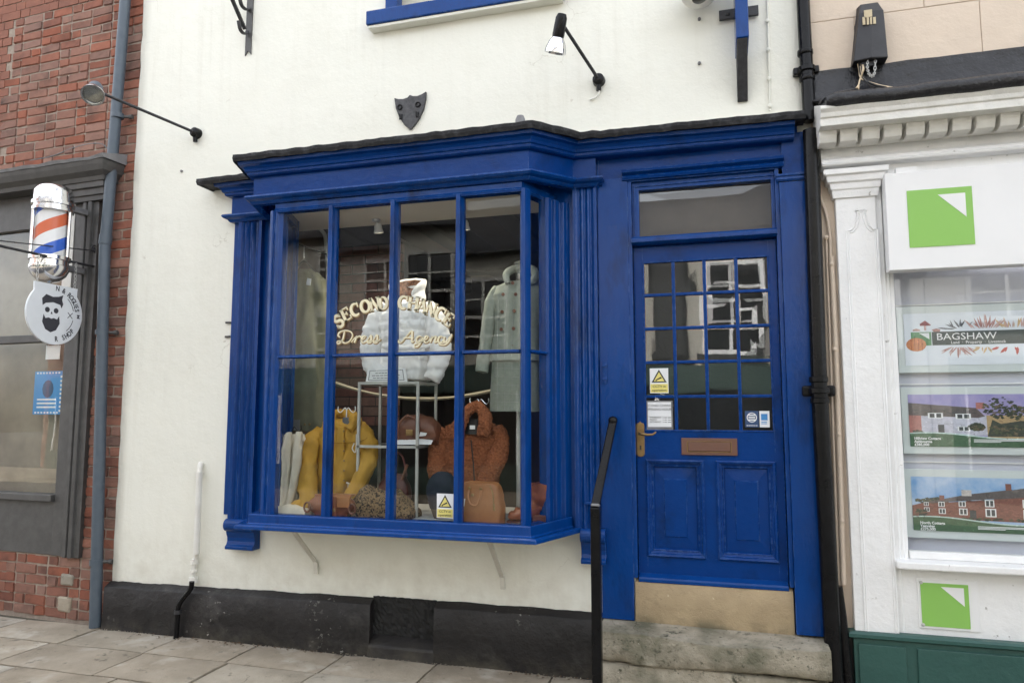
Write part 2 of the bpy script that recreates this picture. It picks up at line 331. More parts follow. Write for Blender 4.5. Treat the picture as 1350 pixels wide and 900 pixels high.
def circ(cx, cz, r, n=24, rz=None, a0=0, a1=2*math.pi): return [(cx+r*math.cos(a0+(a1-a0)*i/(n if a1-a0 > 6.2 else n-1)), cz+(rz or r)*math.sin(a0+(a1-a0)*i/(n if a1-a0 > 6.2 else n-1))) for i in range(n)]
def spline(pts, n=6):
    out = []; k = len(pts); V = [Vector(p) for p in pts]
    for i in range(k-1):
        a, b, c, d = V[max(i-1, 0)], V[i], V[i+1], V[min(i+2, k-1)]
        for j in range(n):
            t = j/n; out.append(.5*((2*b)+(c-a)*t+(2*a-5*b+4*c-d)*t*t+(3*b-a-3*c+d)*t**3))
    out.append(V[-1]); return out

# ================================================================== THE SETTING: ground
def structure(o): o['kind'] = 'structure'; return o
road = structure(MB().box(-60, 60, -60, 30, GZ-.35, GZ-.12).build('road', ASPH))
pav = structure(MB().box(-14, 14, -1.95, .6, GZ-.30, GZ-.028).build('pavement', DIRTJ))
rows = [(-.02, -.40, [-9, -8.1, -7.3, -6.55, -5.7, -4.95, -4.25, -3.545, -2.94, -2.301, -1.675, -.95, -.2, .6, 1.3, 2.1]),
        (-.40, -.80, [-9, -8.4, -7.5, -6.6, -5.9, -5.1, -4.3, -3.54, -2.911, -2.30, -1.69, -1.0, -.3, .4, 1.2, 2.1]),
        (-.80, -1.32, [-9, -8.2, -7.35, -6.4, -5.6, -4.9, -4.1, -3.35, -2.6, -1.9, -1.2, -.5, .3, 1.0, 1.6, 2.1]),
        (-1.32, -1.94, [-9, -8, -7, -6.1, -5.2, -4.3, -3.4, -2.5, -1.6, -.8, .1, .9, 1.6, 2.1])]
for y1, y0, xs in rows:
    for a, b in zip(xs, xs[1:]):
        mb = MB(); g = .005+random.random()*.003; t = GZ + random.uniform(-.003, .003); ti = random.uniform(-.004, .004); n = 5
        for j in range(n+1):
            for i in range(n+1):
                x = a+g+(b-a-2*g)*i/n; y = y0+g+(y1-y0-2*g)*j/n
                e = .006 if i in (0, n) or j in (0, n) else 0
                mb.v.append((x + noise.noise((x*3, y*7, 1))*.006, y+noise.noise((x*6, y*3, 5))*.006, t-e+noise.noise((x*2.5, y*2.5, 0))*.004+ti*(i/n-.5)))
        for j in range(n):
            for i in range(n): o = j*(n+1)+i; mb.f.append((o, o+1, o+n+2, o+n+1)); mb.sm.append(True)
        per = [i for i in range(n+1)]+[(j)*(n+1)+n for j in range(1, n+1)]+[n*(n+1)+i for i in range(n-1, -1, -1)]+[j*(n+1) for j in range(n-1, 0, -1)]
        o = len(mb.v); mb.v += [(mb.v[i][0], mb.v[i][1], GZ-.06) for i in per]; q = len(per)
        for i in range(q): mb.f.append((per[i], per[(i+1) % q], o+(i+1) % q, o+i)); mb.sm.append(False)
        mb.build('flagstone', FLAG, pav)
kerb = MB()
for i in range(28): kerb.box(-14+i+.004, -13+i-.004, -2.10, -1.955, GZ-.3, GZ-.006)
for i in range(28):
    MB().box(-14+i+.004, -13+i-.004, -2.10, -1.955, GZ-.3, GZ-.006).build('kerbstone', FLAG, pav, bevel=.012)
opav = structure(MB().box(-30, 30, -9.6, -7.6, GZ-.3, GZ-.01).build('far_pavement', FLAG))

# ================================================================== THE SHOP
shop = thing('shop_building', (-1.9, .3, GZ), 'cream rendered shop with royal blue bay window and blue panelled door', 'shop')
def wall_sheet(xc, zc, holes, y, jit=0):
    """front sheet of a wall with openings"""
    mb = MB(); idx = {}
    def vid(i, j):
        if (i, j) not in idx: idx[i, j] = len(mb.v); mb.v.append((xc[i], y, zc[j]))
        return idx[i, j]
    for i in range(len(xc)-1):
        for j in range(len(zc)-1):
            cx, cz = (xc[i]+xc[i+1])/2, (zc[j]+zc[j+1])/2
            if any(a < cx < b and c < cz < d for a, b, c, d in holes): continue
            mb.f.append((vid(i, j), vid(i+1, j), vid(i+1, j+1), vid(i, j+1))); mb.sm.append(True)
    return mb
def dense(a, step): 
    out = []
    for p, q in zip(a, a[1:]):
        k = max(1, round((q-p)/step)); out += [p+(q-p)*i/k for i in range(k)]
    return out+[a[-1]]
holes = [(-2.98, -.93, -.66, 1.36), (-.47, .42, -1.6, 1.42), (-2.06, -1.06, 2.74, 4.0)]
wm = wall_sheet(dense([-4.212, -2.98, -2.06, -1.06, -.93, -.47, .42, .575], .09), dense([-1.56, -.66, 1.36, 1.42, 2.74, 4.0, 4.6], .09), holes, 0)
def wob(v):
    x, y, z = v; e = min(abs(x+2.98), abs(x+.93), abs(x+.47), abs(x-.42)) ; k = min(1, e/.1)
    return (x + (noise.noise((z*7, 3, 1))*.010+noise.noise((z*25, 3, 1))*.004 if x < -4.2 else 0), -abs(noise.noise((x*1.3, z*1.3, 2)))*.010*k - noise.noise((x*4, z*4, 7))*.002*k, z)
wm.v = [wob(v) for v in wm.v]
w = wm.build('rendered_wall', PLASTER, shop, recalc=False); so = w.modifiers.new('solid', 'SOLIDIFY'); so.thickness = .16; so.offset = -1

# plinth: left length, vent recess, right length
def plinth_run(xa, xb, za, zb, name='plinth', endround=False):
    prof = [(.008, -.0), (.058, -.030), (.063, -.036), (.066, -.20), (.075, GZ-.02+1.19), (-.01, GZ-.02+1.19)]
    R = []; k = max(3, int((xb-xa)/.035))
    for i in range(k+1):
        x = xa+(xb-xa)*i/k; zt = za+(zb-za)*i/k; r = []
        for d, h in prof:
            n1 = noise.noise((x*5, h*6, 4))*.012+noise.noise((x*22, h*20, 9))*.007
            dd = d + (n1 if d > .02 else 0)
            if endround: dd *= 1-.55*max(0, (x-xb+.06)/.06)**2
            r.append(Vector((x, -dd, (zt+h+(n1*.5 if h > -.1 else 0)) if h > -.25 else GZ-.02)))
        R.append(r)
    return MB().rings(R).build(name, PLINTH, shop)
xv0, xv1 = P(489, 800, -.05).x, P(573, 800, -.05).x
plinth_run(-4.222, xv0, -1.207, -1.178); plinth_run(xv1, -.655, -1.166, -1.163, endround=True)
mb = MB(); k = 26
for i in range(k+1):
    for j in range(13):
        x = xv0+(xv1-xv0)*i/k; z = -1.165-.235*j/12; mb.v.append((x, -.006-random.random()*.016, z))
for i in range(k):
    for j in range(12): o = i*13+j; mb.f.append((o, o+1, o+14, o+13)); mb.sm.append(False)
mb.build('vent_grate', MESHB, shop)
MB().hexa([(xv0-.01, -.085, GZ-.02), (xv1+.01, -.085, GZ-.02), (xv1+.01, .01, GZ-.02), (xv0-.01, .01, GZ-.02), (xv0-.01, -.072, -1.455), (xv1+.01, -.072, -1.455), (xv1+.01, .01, -1.385), (xv0-.01, .01, -1.385)]).build('vent_sill', PLINTH, shop, bevel=.01)

# upper window over the bay
us = P(482, 35, -.09); usr = -.86
up = MB().box(us.x, usr, -.09, .02, us.z+.012, us.z+.11).build('upper_window_sill', BLUE, shop, bevel=.006)
MB().box(us.x+.01, usr-.01, -.075, .0, us.z-.010, us.z+.0115).build('stone_ledge', PLASTER, up, bevel=.004)
uw = MB()
for a, b in ((-2.12, -2.03), (-1.60, -1.53), (-1.09, -1.0)): uw.box(a, b, -.035, .05, us.z+.111, 4.02)
uw.box(-2.03, -1.60, -.03, .05, 3.3, 3.36).box(-1.53, -1.09, -.03, .05, 3.3, 3.36)
uwf = uw.build('upper_window', BLUE, shop, bevel=.004)
MB().box(-2.05, -1.05, .02, .024, us.z+.1, 4.0).build('window_pane', GLASS, uwf)
MB().box(-2.1, -1.0, .10, .11, us.z, 4.05).build('window_blind', SOFF, uwf)
# white mortar fillet above the lead
fl = MB(); R = []
for i in range(60):
    x = -.80+1.36*i/59; z = 1.695-.012*i/59+noise.noise((x*8, 0, 0))*.008; d = .022+noise.noise((x*10, 4, 0))*.006
    R.append([Vector((x, 0.004, z+.055)), Vector((x, -.014, z+.045+noise.noise((x*6, 9, 0))*.008)), Vector((x, -d-.012, z+.012)), Vector((x, -d-.03, z-.012)), Vector((x, .004, z-.02))])
fl.rings(R).build('mortar_fillet', PLASTER, shop)

# ---------------- shopfront joinery: backing boards, fluted pilasters, jambs
MB().box(-3.285, -2.78, -.014, .02, -.70, 1.64).build('backing_board', BLUE, shop)
MB().box(-.96, -.655, -.014, .02, -.70, 1.66).build('backing_board', BLUE, shop)
MB().box(-.97, .50, -.012, .02, 1.425, 1.69).build('head_board', BLUED, shop)
def flutes(xa, xb, y0, depth, n):
    """plan outline of a reeded board from xa to xb, front at y0-depth"""
    pts = [(xa, y0), (xa, y0-depth)]; m = (xb-xa)*.13; a, b = xa+m, xb-m; w_ = (b-a)/n
    for i in range(n):
        q = a+w_*i; pts += [(q, y0-depth)]
        pts += [(q+w_*(.12+.76*t/6), y0-depth+math.sin(math.pi*t/6)*w_*.42) for t in range(1, 6)]
    pts += [(b, y0-depth), (xb, y0-depth), (xb, y0)]
    return pts
def pil(xa, xb, z0, z1, d=.04, n=3):
    return MB().prism([(x, y, z0) for x, y in flutes(xa, xb, -.014, d, n)], (0, 0, z1-z0)).build('fluted_pilaster', BLUE, shop)
pl_l, pl_r = P(308, 480, -.05).x, P(339, 480, -.05).x
pilL = pil(pl_l, pl_r, P(294, 684, -.11).z-.001, 1.395)
pr_l, pr_r = P(757, 480, -.05).x, P(789, 480, -.05).x
pilR = pil(pr_l, pr_r, P(764, 697, -.11).z-.001, 1.425)
def bracket_scroll(xa, xb, zt, par):
    prof = []
    for i in range(9): a = math.pi*.62-math.pi*1.12*i/8; prof.append((-.075-.042*math.sin(a+math.pi*.38)*1.0, zt-.045+.045*math.cos(math.pi*i/8)))
    prof = [(-.02, zt+.002)] + [(-.078-.034*math.sin(math.pi*i/8), zt-.041+.041*math.cos(math.pi*i/8)) for i in range(9)]
    prof += [(-.074, zt-.10), (-.063, zt-.125), (-.061, zt-.15), (-.068, zt-.170), (-.084, zt-.183), (-.084, zt-.203), (-.0, zt-.203), (-.0, zt+.002)]
    return MB().prism([(xa, y, z) for y, z in prof], (xb-xa, 0, 0)).build('scroll_block', BLUE, par, bevel=.004)
c = P(294, 684, -.11); bracket_scroll(c.x, P(329, 690, -.11).x+.01, c.z, pilL)
c = P(764, 697, -.11); bracket_scroll(c.x, P(797, 690, -.11).x, c.z, pilR)
# jambs and door head
jl0, jl1 = pr_r+.002, P(831, 480, -.03).x
MB().box(jl0, jl1, -.032, .10, P(815, 816, -.03).z, 1.425).build('door_jamb', BLUE, shop, bevel=.004)
jr0, jr1 = P(1036, 480, -.03).x, P(1073, 500, -.045).x
jr = MB().box(jr0, jr1, -.05, .10, P(1070, 838, -.05).z, 1.31).build('door_jamb', BLUE, shop, bevel=.004)
MB().sweep([(jr0-.003, -.05), (jr0-.003, -.052), (jr1+.003, -.052)], [(-.01, 1.312), (.004, 1.312), (.012, 1.322), (.010, 1.334), (.018, 1.342), (.018, 1.352), (.0, 1.356), (-.01, 1.356)]).build('jamb_cap', BLUE, jr)
MB().box(jr0+.02, jr1-.002, -.035, .02, 1.358, 1.60).build('jamb_block', BLUED, shop)
hd = MB().box(jl1, jr0, -.028, .10, 1.395, 1.428).box(jl1, jl1+.022, -.03, .1, -.95, 1.395).box(jr0-.022, jr0, -.03, .1, -.95, 1.395)
hd.build('door_frame', BLUE, shop, bevel=.003)
MB().sweep([(jl1-.03, -.012), (jr0+.03, -.012)], [(0, 1.40), (.032, 1.405), (.04, 1.42), (.03, 1.432), (.055, 1.445), (.06, 1.46), (0, 1.465)]).build('head_moulding', BLUED, shop)
MB().box(jl0+.005, jl0+.035, -.05, -.033, 1.385, 1.41).build('joint_cap', BLUED, shop, bevel=.003)

# ---------------- the bay
GY = -.345                                   # glass line
xc_r, xc_l = P(687, 470, -.38).x, P(354, 470, -.38).x
B_l, B_r = (xc_l, -.36), (xc_r+.012, -.36)
fr = [(-3.285, -.0), (-3.285, -.055), (-2.985, -.055), (-2.866, -.385), (-1.008, -.385), (-.805, -.065), (-.665, -.065), (-.665, -.014), (.475, -.014)]
zo = [0, 0, 0, 0, 0, .03, .03, .03, .022]
bay = MB().sweep(fr[:8], [(-.06, 1.40), (0, 1.40), (0, 1.53), (-.06, 1.53)], zo[:8]).build('bay_window', BLUED, shop)
bay['label'] = 'royal blue canted bay shop window of ten panes'
MB().sweep(fr[:8], [(-.04, 1.345), (.004, 1.345), (.012, 1.352), (.018, 1.362), (.040, 1.372), (.050, 1.384), (.046, 1.395), (.030, 1.402), (.012, 1.405), (.0, 1.41), (-.04, 1.41)], zo[:8], smooth=False).build('lower_moulding', BLUE, bay)
MB().sweep(fr[:6]+[(.475, -.045)], [(-.05, 1.525), (.006, 1.525), (.026, 1.528), (.036, 1.536), (.038, 1.548), (.048, 1.554), (.052, 1.568), (.064, 1.584), (.086, 1.592), (.090, 1.613), (-.05, 1.614)], zo[:6]+[.022], sub=.25, nz=.004, ns=3).build('crown_moulding', BLUED, bay)
ld = [(-3.385, .0), (-3.385, -.055), (-2.99, -.055), (-2.866, -.385), (-1.012, -.385), (-.80, -.09), (-.60, -.06), (.53, -.055)]
lead = MB().sweep(ld, [(-.02, 1.614), (.090, 1.614), (.112, 1.606), (.118, 1.628), (.116, 1.650), (.08, 1.659), (-.02, 1.672)], [0, 0, 0, 0, 0, .028, .030, .022], sub=.03, nz=.007, ns=15).build('lead_flashing', LEAD, bay)
# lead roof over the bay
R = []
for i in range(40):
    f = i/39; xf = -2.90+1.86*f; xb = -2.99+2.2*f
    R.append([Vector((xf, -.40, 1.655+noise.noise((xf*5, 0, 0))*.008)), Vector(((xf+xb)/2, -.2, 1.668+noise.noise((xf*4, 2, 0))*.008)), Vector((xb, -.0, 1.69))])
mb = MB(); o = 0
for r in R: mb.v += [tuple(p) for p in r]
for i in range(39):
    for j in range(2): a = i*3+j; mb.f.append((a, a+3, a+4, a+1)); mb.sm.append(True)
mb.build('lead_roof', LEAD, bay)
MB().lathe([(.001, .045), (.02, .04), (.028, .02), (.03, -.02)], P(686, 162, -.43)).build('lead_roll_end', LEADGREY, bay)
# window head, soffit and sill
MB().sweep([(-2.83, .0), (-2.70, GY-.02), (xc_r-.002, GY-.02), (-.925, .0)], [(-.05, 1.285), (.008, 1.285), (.014, 1.30), (.008, 1.31), (.008, 1.342), (-.012, 1.343), (-.012, 1.40), (-.05, 1.40)]).build('window_head', BLUE, bay)
silltop = P(440, 682, GY).z
sp = [(-2.838, .0), (-2.712, GY), (xc_r+.004, GY), (-.918, .0)]
zs0 = P(695.5, 694, -.43).z; zn = P(699, 718, -.51).z
MB().sweep(sp, [(-.06, silltop+.004), (-.012, silltop+.006), (.010, silltop-.002), (.085, zs0+.004), (.092, zs0), (.094, zs0-.05), (.104, zs0-.056), (.150, zn+.030), (.162, zn+.022), (.164, zn+.002), (.155, zn), (.10, zn-.004), (-.06, zn-.004)], zo=[.004, 0, 0, .004]).build('bay_sill', BLUE, bay, bevel=.003)
mb = MB()
mb.prism([(-2.84, .0, zn-.005), (-2.73, GY, zn-.005), (xc_r-.03, GY, zn-.005), (-.935, 0, zn-.005)], (0, 0, .014)).build('bay_underside', WPIPE, bay)
# posts and mullions
mz0, mz1 = silltop-.03, 1.30
def mull(x, wb=.052, wf=.026, name='mullion'):
    o = [(x-wb/2, GY+.03), (x-wb/2, GY-.004), (x-wf/2-.005, GY-.018), (x-wf/2, GY-.042), (x+wf/2, GY-.042), (x+wf/2+.005, GY-.018), (x+wb/2, GY-.004), (x+wb/2, GY+.03)]
    return MB().prism([(a, b, mz0) for a, b in o], (0, 0, mz1-mz0)).build(name, BLUE, bay, bevel=.003)
xm = [P(q, 470, GY-.03).x for q in (432, 515, 603)]
for x in xm: mull(x)
cu = Vector((.126, .345)).normalized()
def post(pts, name='corner_post'): return MB().prism([(a, b, mz0) for a, b in pts], (0, 0, mz1-mz0)).build(name, BLUE, bay, bevel=.003)
cx = P(690.5, 470, GY-.04).x
post([(cx-.032, GY+.03), (cx-.032, GY), (cx-.016, GY-.02), (cx-.012, GY-.045), (cx+.008, GY-.045), (cx+.022, GY-.015), (cx+.03, GY+.01), (cx+.015, GY+.03)])
lx0, lx1 = P(349.5, 470, GY-.035).x, P(366, 470, GY-.02).x
post([(lx0-.03, GY+.06), (lx0, GY-.03), (lx0+.022, GY-.036), (lx0+.03, GY-.022), (lx0+.046, GY-.034), (lx0+.058, GY-.016), (lx1, GY-.006), (lx1, GY+.04)])
# reeded boards on the right-hand return
cc = Vector((cx+.012, GY-.01)); ce = Vector((-.905, -.012)); cd = (ce-cc); cn = Vector((cd.y, -cd.x)).normalized()
def onc(s, d): q = cc+cd*s+cn*d; return (q.x, q.y)
s0 = .55; pts = [onc(s0, -.05), onc(s0, .0), onc(s0+.03, .016), onc(.66, .018), onc(.68, .004), onc(.73, .004), onc(.75, .024), onc(.84, .03), onc(.86, .014), onc(.92, .02), onc(.94, .042), onc(1.0, .05), (-.84, -.015), (-.84, .0), onc(1, -.05)]
post(pts, 'reeded_return')
lc0 = Vector((lx0-.012, GY)); lpts = [(-2.79, -.17), (-2.86, -.014), (-2.80, -.014), (-2.74, -.17)]
post(lpts, 'reeded_return')
# catch on the left return, hinge on the right
MB().box(-2.96, -2.93, -.045, -.014, .62, .645).box(-2.975, -2.955, -.04, -.014, .645, .665).build('catch', IRON, bay, bevel=.003)
q = P(797, 490, -.05); MB().box(q.x-.012, q.x+.012, -.042, -.03, q.z-.07, q.z+.06).box(q.x-.016, q.x+.016, -.052, -.03, q.z-.05, q.z-.035).box(q.x-.016, q.x+.016, -.052, -.03, q.z+.03, q.z+.045).build('shutter_staple', BLUE, shop, bevel=.003)
q = P(303, 430, -.01)
for dz in (.02, -.08): MB().box(q.x-.03, q.x+.01, -.022, -.012, q.z+dz, q.z+dz+.012).build('shutter_pin', IRON, pilL)
zbar = P(520, 466.5, GY-.015).z
edges = [lx1]+[v for x in xm for v in (x-.026, x+.026)]+[cx-.032]
def rail(a, b, z=zbar, h=.012, y=GY):
    return MB().prism([(a, y+.012, z-h), (a, y-.004, z-h), (a, y-.022, z-h*.45), (a, y-.022, z+h*.45), (a, y-.004, z+h), (a, y+.012, z+h)], (b-a, 0, 0)).build('glazing_bar', BLUE, bay)
for i in range(4): rail(edges[2*i], edges[2*i+1])
a, b = onc(.03, 0), onc(s0, 0)
for sgn in (1,):
    q = [(Vector(a)+cn*d, h) for d, h in ((-.015, -.012), (.0, -.012), (.018, -.005), (.018, .005), (0, .012), (-.015, .012))]
    MB().prism([(p.x, p.y, zbar+h) for p, h in q], (b[0]-a[0], b[1]-a[1], 0)).build('glazing_bar', BLUE, bay)
for i in range(4):
    x0, x1 = edges[2*i]-.008, edges[2*i+1]+.008
    for k, (z0, z1) in enumerate(((silltop-.01, zbar), (zbar, 1.30))):
        tl = (.0, .010, -.004, .022)[i] if k else (.002, -.003, .003, 0)[i]; yw = (.003, -.005, .006, -.004)[i]
        MB().hexa([(x0, GY-yw, z0), (x1, GY+yw, z0), (x1, GY+yw+.004, z0), (x0, GY-yw+.004, z0), (x0, GY-yw+tl, z1), (x1, GY+yw+tl, z1), (x1, GY+yw+tl+.004, z1), (x0, GY-yw+tl+.004, z1)]).build('window_pane', GLASS, bay)
def cpane(a, b, z0, z1):
    n_ = Vector((b[1]-a[1], -(b[0]-a[0]), 0)).normalized()*-.004
    MB().prism([(a[0], a[1], z0), (b[0], b[1], z0), (b[0], b[1], z1), (a[0], a[1], z1)], n_).build('window_pane', GLASS, bay)
for z0, z1 in ((silltop-.01, zbar), (zbar, 1.30)):
    cpane(onc(0, -.004), onc(s0+.02, -.004), z0, z1); cpane((-2.80, -.17), (lx0, GY), z0, z1)
# thin stays under the bay
for pa, pb in (((383, 707), (417, 756)), ((643, 716), (663, 776))):
    a = PZ(*pa, zn-.006); b = P(pb[0]-1, pb[1]-16, -.016); e = P(pb[0], pb[1], -.016)
    a.y = -.31; a.x = P(pa[0], pa[1], -.31).x
    st = MB()
    for u, v_ in ((a, b), (b, e)):
        d = (v_-u).normalized(); w_ = Vector((1, 0, 0)); q = d.cross(w_).normalized()*.007
        st.prism([u-w_*.015+q, u+w_*.015+q, u+w_*.015-q, u-w_*.015-q], v_-u)
    st.build('bay_stay', M('painted steel stay', (.70, .68, .61), .5, col2=(.55, .53, .46), var=.7, vs=14), bay, bevel=.002)
# bay interior: floor board, soffit, shop room
MB().prism([(-2.80, .5, silltop-.012), (-2.74, GY+.012, silltop-.012), (xc_r-.02, GY+.012, silltop-.012), (-.94, .02, silltop-.012), (-.94, .5, silltop-.012)], (0, 0, -.02)).build('display_floor', BOARD, shop)
MB().prism([(-2.98, .26, 1.335), (-2.80, 0, 1.335), (-2.68, GY+.02, 1.335), (xc_r-.035, GY+.02, 1.335), (-.975, 0, 1.335), (-.975, .26, 1.335)], (0, 0, .02)).build('bay_soffit', SOFF, shop)
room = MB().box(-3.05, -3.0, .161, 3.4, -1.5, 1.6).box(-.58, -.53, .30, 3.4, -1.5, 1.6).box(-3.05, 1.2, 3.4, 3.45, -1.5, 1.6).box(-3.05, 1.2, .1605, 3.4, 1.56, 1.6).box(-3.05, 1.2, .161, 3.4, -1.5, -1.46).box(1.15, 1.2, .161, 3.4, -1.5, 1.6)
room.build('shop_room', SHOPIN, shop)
for i, x in enumerate((-2.75, -2.05, -1.4, -.9)):
    MB().box(x-.09, x+.09, .35, 3.38, 1.36, 1.555).build('ceiling_beam', OAK, shop, bevel=.02)
MB().box(-2.99, -.60, 1.5, 1.7, 1.22, 1.40).build('ceiling_beam', OAK, shop, bevel=.02)
# dark brick chimney breast inside, seen through the second pane
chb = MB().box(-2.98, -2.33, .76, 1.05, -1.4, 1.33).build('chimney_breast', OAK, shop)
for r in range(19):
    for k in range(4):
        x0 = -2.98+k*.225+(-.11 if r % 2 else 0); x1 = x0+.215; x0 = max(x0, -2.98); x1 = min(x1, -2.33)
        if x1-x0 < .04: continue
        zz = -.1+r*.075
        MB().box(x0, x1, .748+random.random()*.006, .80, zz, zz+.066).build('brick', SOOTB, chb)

# ================================================================== entrance door, transom, steps
DY = .03
zt, zb_ = P(930, 320, DY).z, P(940, 772, DY).z
lx, rx_ = jl1+.022, jr0-.022
door = MB()
gx0, gx1, gz0, gz1 = P(849, 455, DY).x, P(1017, 455, DY).x, P(935, 568.5, DY).z, P(935, 341, DY).z
bt = .0115
pnl = [tuple([P(853, 670, DY).x, P(929, 670, DY).x, P(890, 733, DY).z, P(890, 606, DY).z]), tuple([P(946, 670, DY).x, P(1025, 670, DY).x, P(985, 737, DY).z, P(985, 607, DY).z])]
zp0, zp1 = pnl[0][2]-.004, pnl[0][3]
door.box(lx+.003, gx0, DY, DY+.045, zb_, zt-.004).box(gx1, rx_-.003, DY, DY+.045, zb_, zt-.004)
door.box(gx0, gx1, DY, DY+.045, gz1, zt-.004).box(gx0, gx1, DY, DY+.045, zp1, gz0).box(gx0, gx1, DY, DY+.045, zb_, zp0)
door.box(pnl[0][1], pnl[1][0], DY, DY+.045, zp0, zp1)
door = door.build('entrance_door', BLUED, shop); door['label'] = 'blue half glazed door with twenty small panes and two raised panels'
for a, b, c_, d in pnl:
    a = max(a, gx0+.001); b = min(b, gx1-.001); c_ = zp0; d = zp1
    MB().box(a, b, DY+.02, DY+.03, c_, d).build('panel_ground', BLUED, door)
    mo = MB()
    for k in range(4):                                     # bolection frame, mitred
        o1 = [(a-.002, c_-.002), (b+.002, c_-.002), (b+.002, d+.002), (a-.002, d+.002)]; i1 = [(a+.044, c_+.044), (b-.044, c_+.044), (b-.044, d-.044), (a+.044, d-.044)]
        p, q = k, (k+1) % 4
        def lp(f, y): u = Vector(o1[p]).lerp(Vector(i1[p]), f); v = Vector(o1[q]).lerp(Vector(i1[q]), f); return (Vector((u.x, y, u.y)), Vector((v.x, y, v.y)))
        pr_ = [(0, DY+.004), (0, DY-.010), (.16, DY-.016), (.38, DY-.012), (.46, DY+.002), (.72, DY+.008), (.80, DY+.004), (.9, DY+.006), (1, DY+.019)]
        A = [lp(f, y) for f, y in pr_]
        for i in range(len(A)-1): mo.add([A[i][0], A[i][1], A[i+1][1], A[i+1][0]], [(0, 1, 2, 3)])
    mo.build('panel_moulding', BLUED, door)
    w_, h_ = b-a, d-c_; s1 = (a+w_*.30, b-w_*.30, c_+h_*.20, d-h_*.20); s2 = (a+.046, b-.046, c_+.046, d-.046)
    f1, f2 = DY+.008, DY+.0195
    MB().add([(s2[0], f2, s2[2]), (s2[1], f2, s2[2]), (s2[1], f2, s2[3]), (s2[0], f2, s2[3]), (s1[0], f1+.004, s1[2]), (s1[1], f1+.004, s1[2]), (s1[1], f1+.004, s1[3]), (s1[0], f1+.004, s1[3]), (s1[0]+.004, f1-.003, s1[2]+.004), (s1[1]-.004, f1-.003, s1[2]+.004), (s1[1]-.004, f1-.003, s1[3]-.004), (s1[0]+.004, f1-.003, s1[3]-.004)],
             [(0, 1, 5, 4), (1, 2, 6, 5), (2, 3, 7, 6), (3, 0, 4, 7), (4, 5, 9, 8), (5, 6, 10, 9), (6, 7, 11, 10), (7, 4, 8, 11), (8, 9, 10, 11)]).build('raised_panel', BLUED, door)
cw, ch = (gx1-gx0)/4, (gz1-gz0)/5
def gbar(x0, x1, z0, z1): return MB().box(x0, x1, DY-.002, DY+.03, z0, z1).build('glazing_bar', BLUED, door, bevel=.0045)
for i in range(1, 4): gbar(gx0+cw*i-.010, gx0+cw*i+.010, gz0, gz1)
for j in range(1, 5):
    for i in range(4): MB().box(gx0+cw*i+(.010 if i else 0), gx0+cw*(i+1)-(.010 if i < 3 else 0), DY-.0005, DY+.028, gz0+ch*j-.009, gz0+ch*j+.009).build('glazing_bar', BLUED, door, bevel=.004)
bd = MB()
for x0, x1, z0, z1 in ((gx0, gx1, gz0-.002, gz0+.008), (gx0, gx1, gz1-.008, gz1+.002), (gx0-.002, gx0+.008, gz0+.008, gz1-.008), (gx1-.008, gx1+.002, gz0+.008, gz1-.008)): bd.box(x0, x1, DY-.005, DY+.03, z0, z1)
bd.build('glazing_bead', BLUED, door, bevel=.003)
rp = random.Random(3)
for i in range(4):
    for j in range(5):
        x0, x1, z0, z1 = gx0+cw*i, gx0+cw*(i+1), gz0+ch*j, gz0+ch*(j+1); y = DY+.016
        t = [rp.uniform(-.0007, .0007) for _ in range(4)]
        MB().hexa([(x0, y+t[0], z0), (x1, y+t[1], z0), (x1, y+t[1]+.004, z0), (x0, y+t[0]+.004, z0), (x0, y+t[2], z1), (x1, y+t[3], z1), (x1, y+t[3]+.004, z1), (x0, y+t[2]+.004, z1)]).build('door_pane', GLASSD, door)
MB().box(lx, rx_, .20, .21, -1.2, 1.45).build('lobby_dark_sheet', OAK, shop)      # dark sheet standing in for the dark of the lobby behind the door
a, b = P(839, 756, -.02), P(1045, 778, -.02)
MB().prism([(lx+.004, DY-.001, a.z), (lx+.004, -.012, a.z-.018), (lx+.004, -.018, a.z-.026), (lx+.004, -.018, a.z-.044), (lx+.004, DY-.001, a.z-.05)], (rx_-lx-.008, 0, 0)).build('weather_bar', BLUE, door, bevel=.003)
# letter plate
a, b = P(898, 577, DY-.01), P(972.5, 600.5, DY-.01)
lb = MB().box(a.x, b.x, DY-.012, DY-.001, b.z, a.z).build('letter_plate', COPPERP, door, bevel=.003)
w_ = b.x-a.x; h_ = a.z-b.z
MB().box(a.x+w_*.12, b.x-w_*.12, DY-.019, DY-.0125, b.z+h_*.24, a.z-h_*.24).build('letter_flap', COPPERP, lb, bevel=.0025)
fm = MB()
for x0, x1, z0, z1 in ((.10, .90, .18, .215), (.10, .90, .785, .82), (.10, .115, .215, .785), (.885, .90, .215, .785)): fm.box(a.x+w_*x0, a.x+w_*x1, DY-.015, DY-.012, b.z+h_*z0, b.z+h_*z1)
fm.build('flap_rim', BRASS, lb)
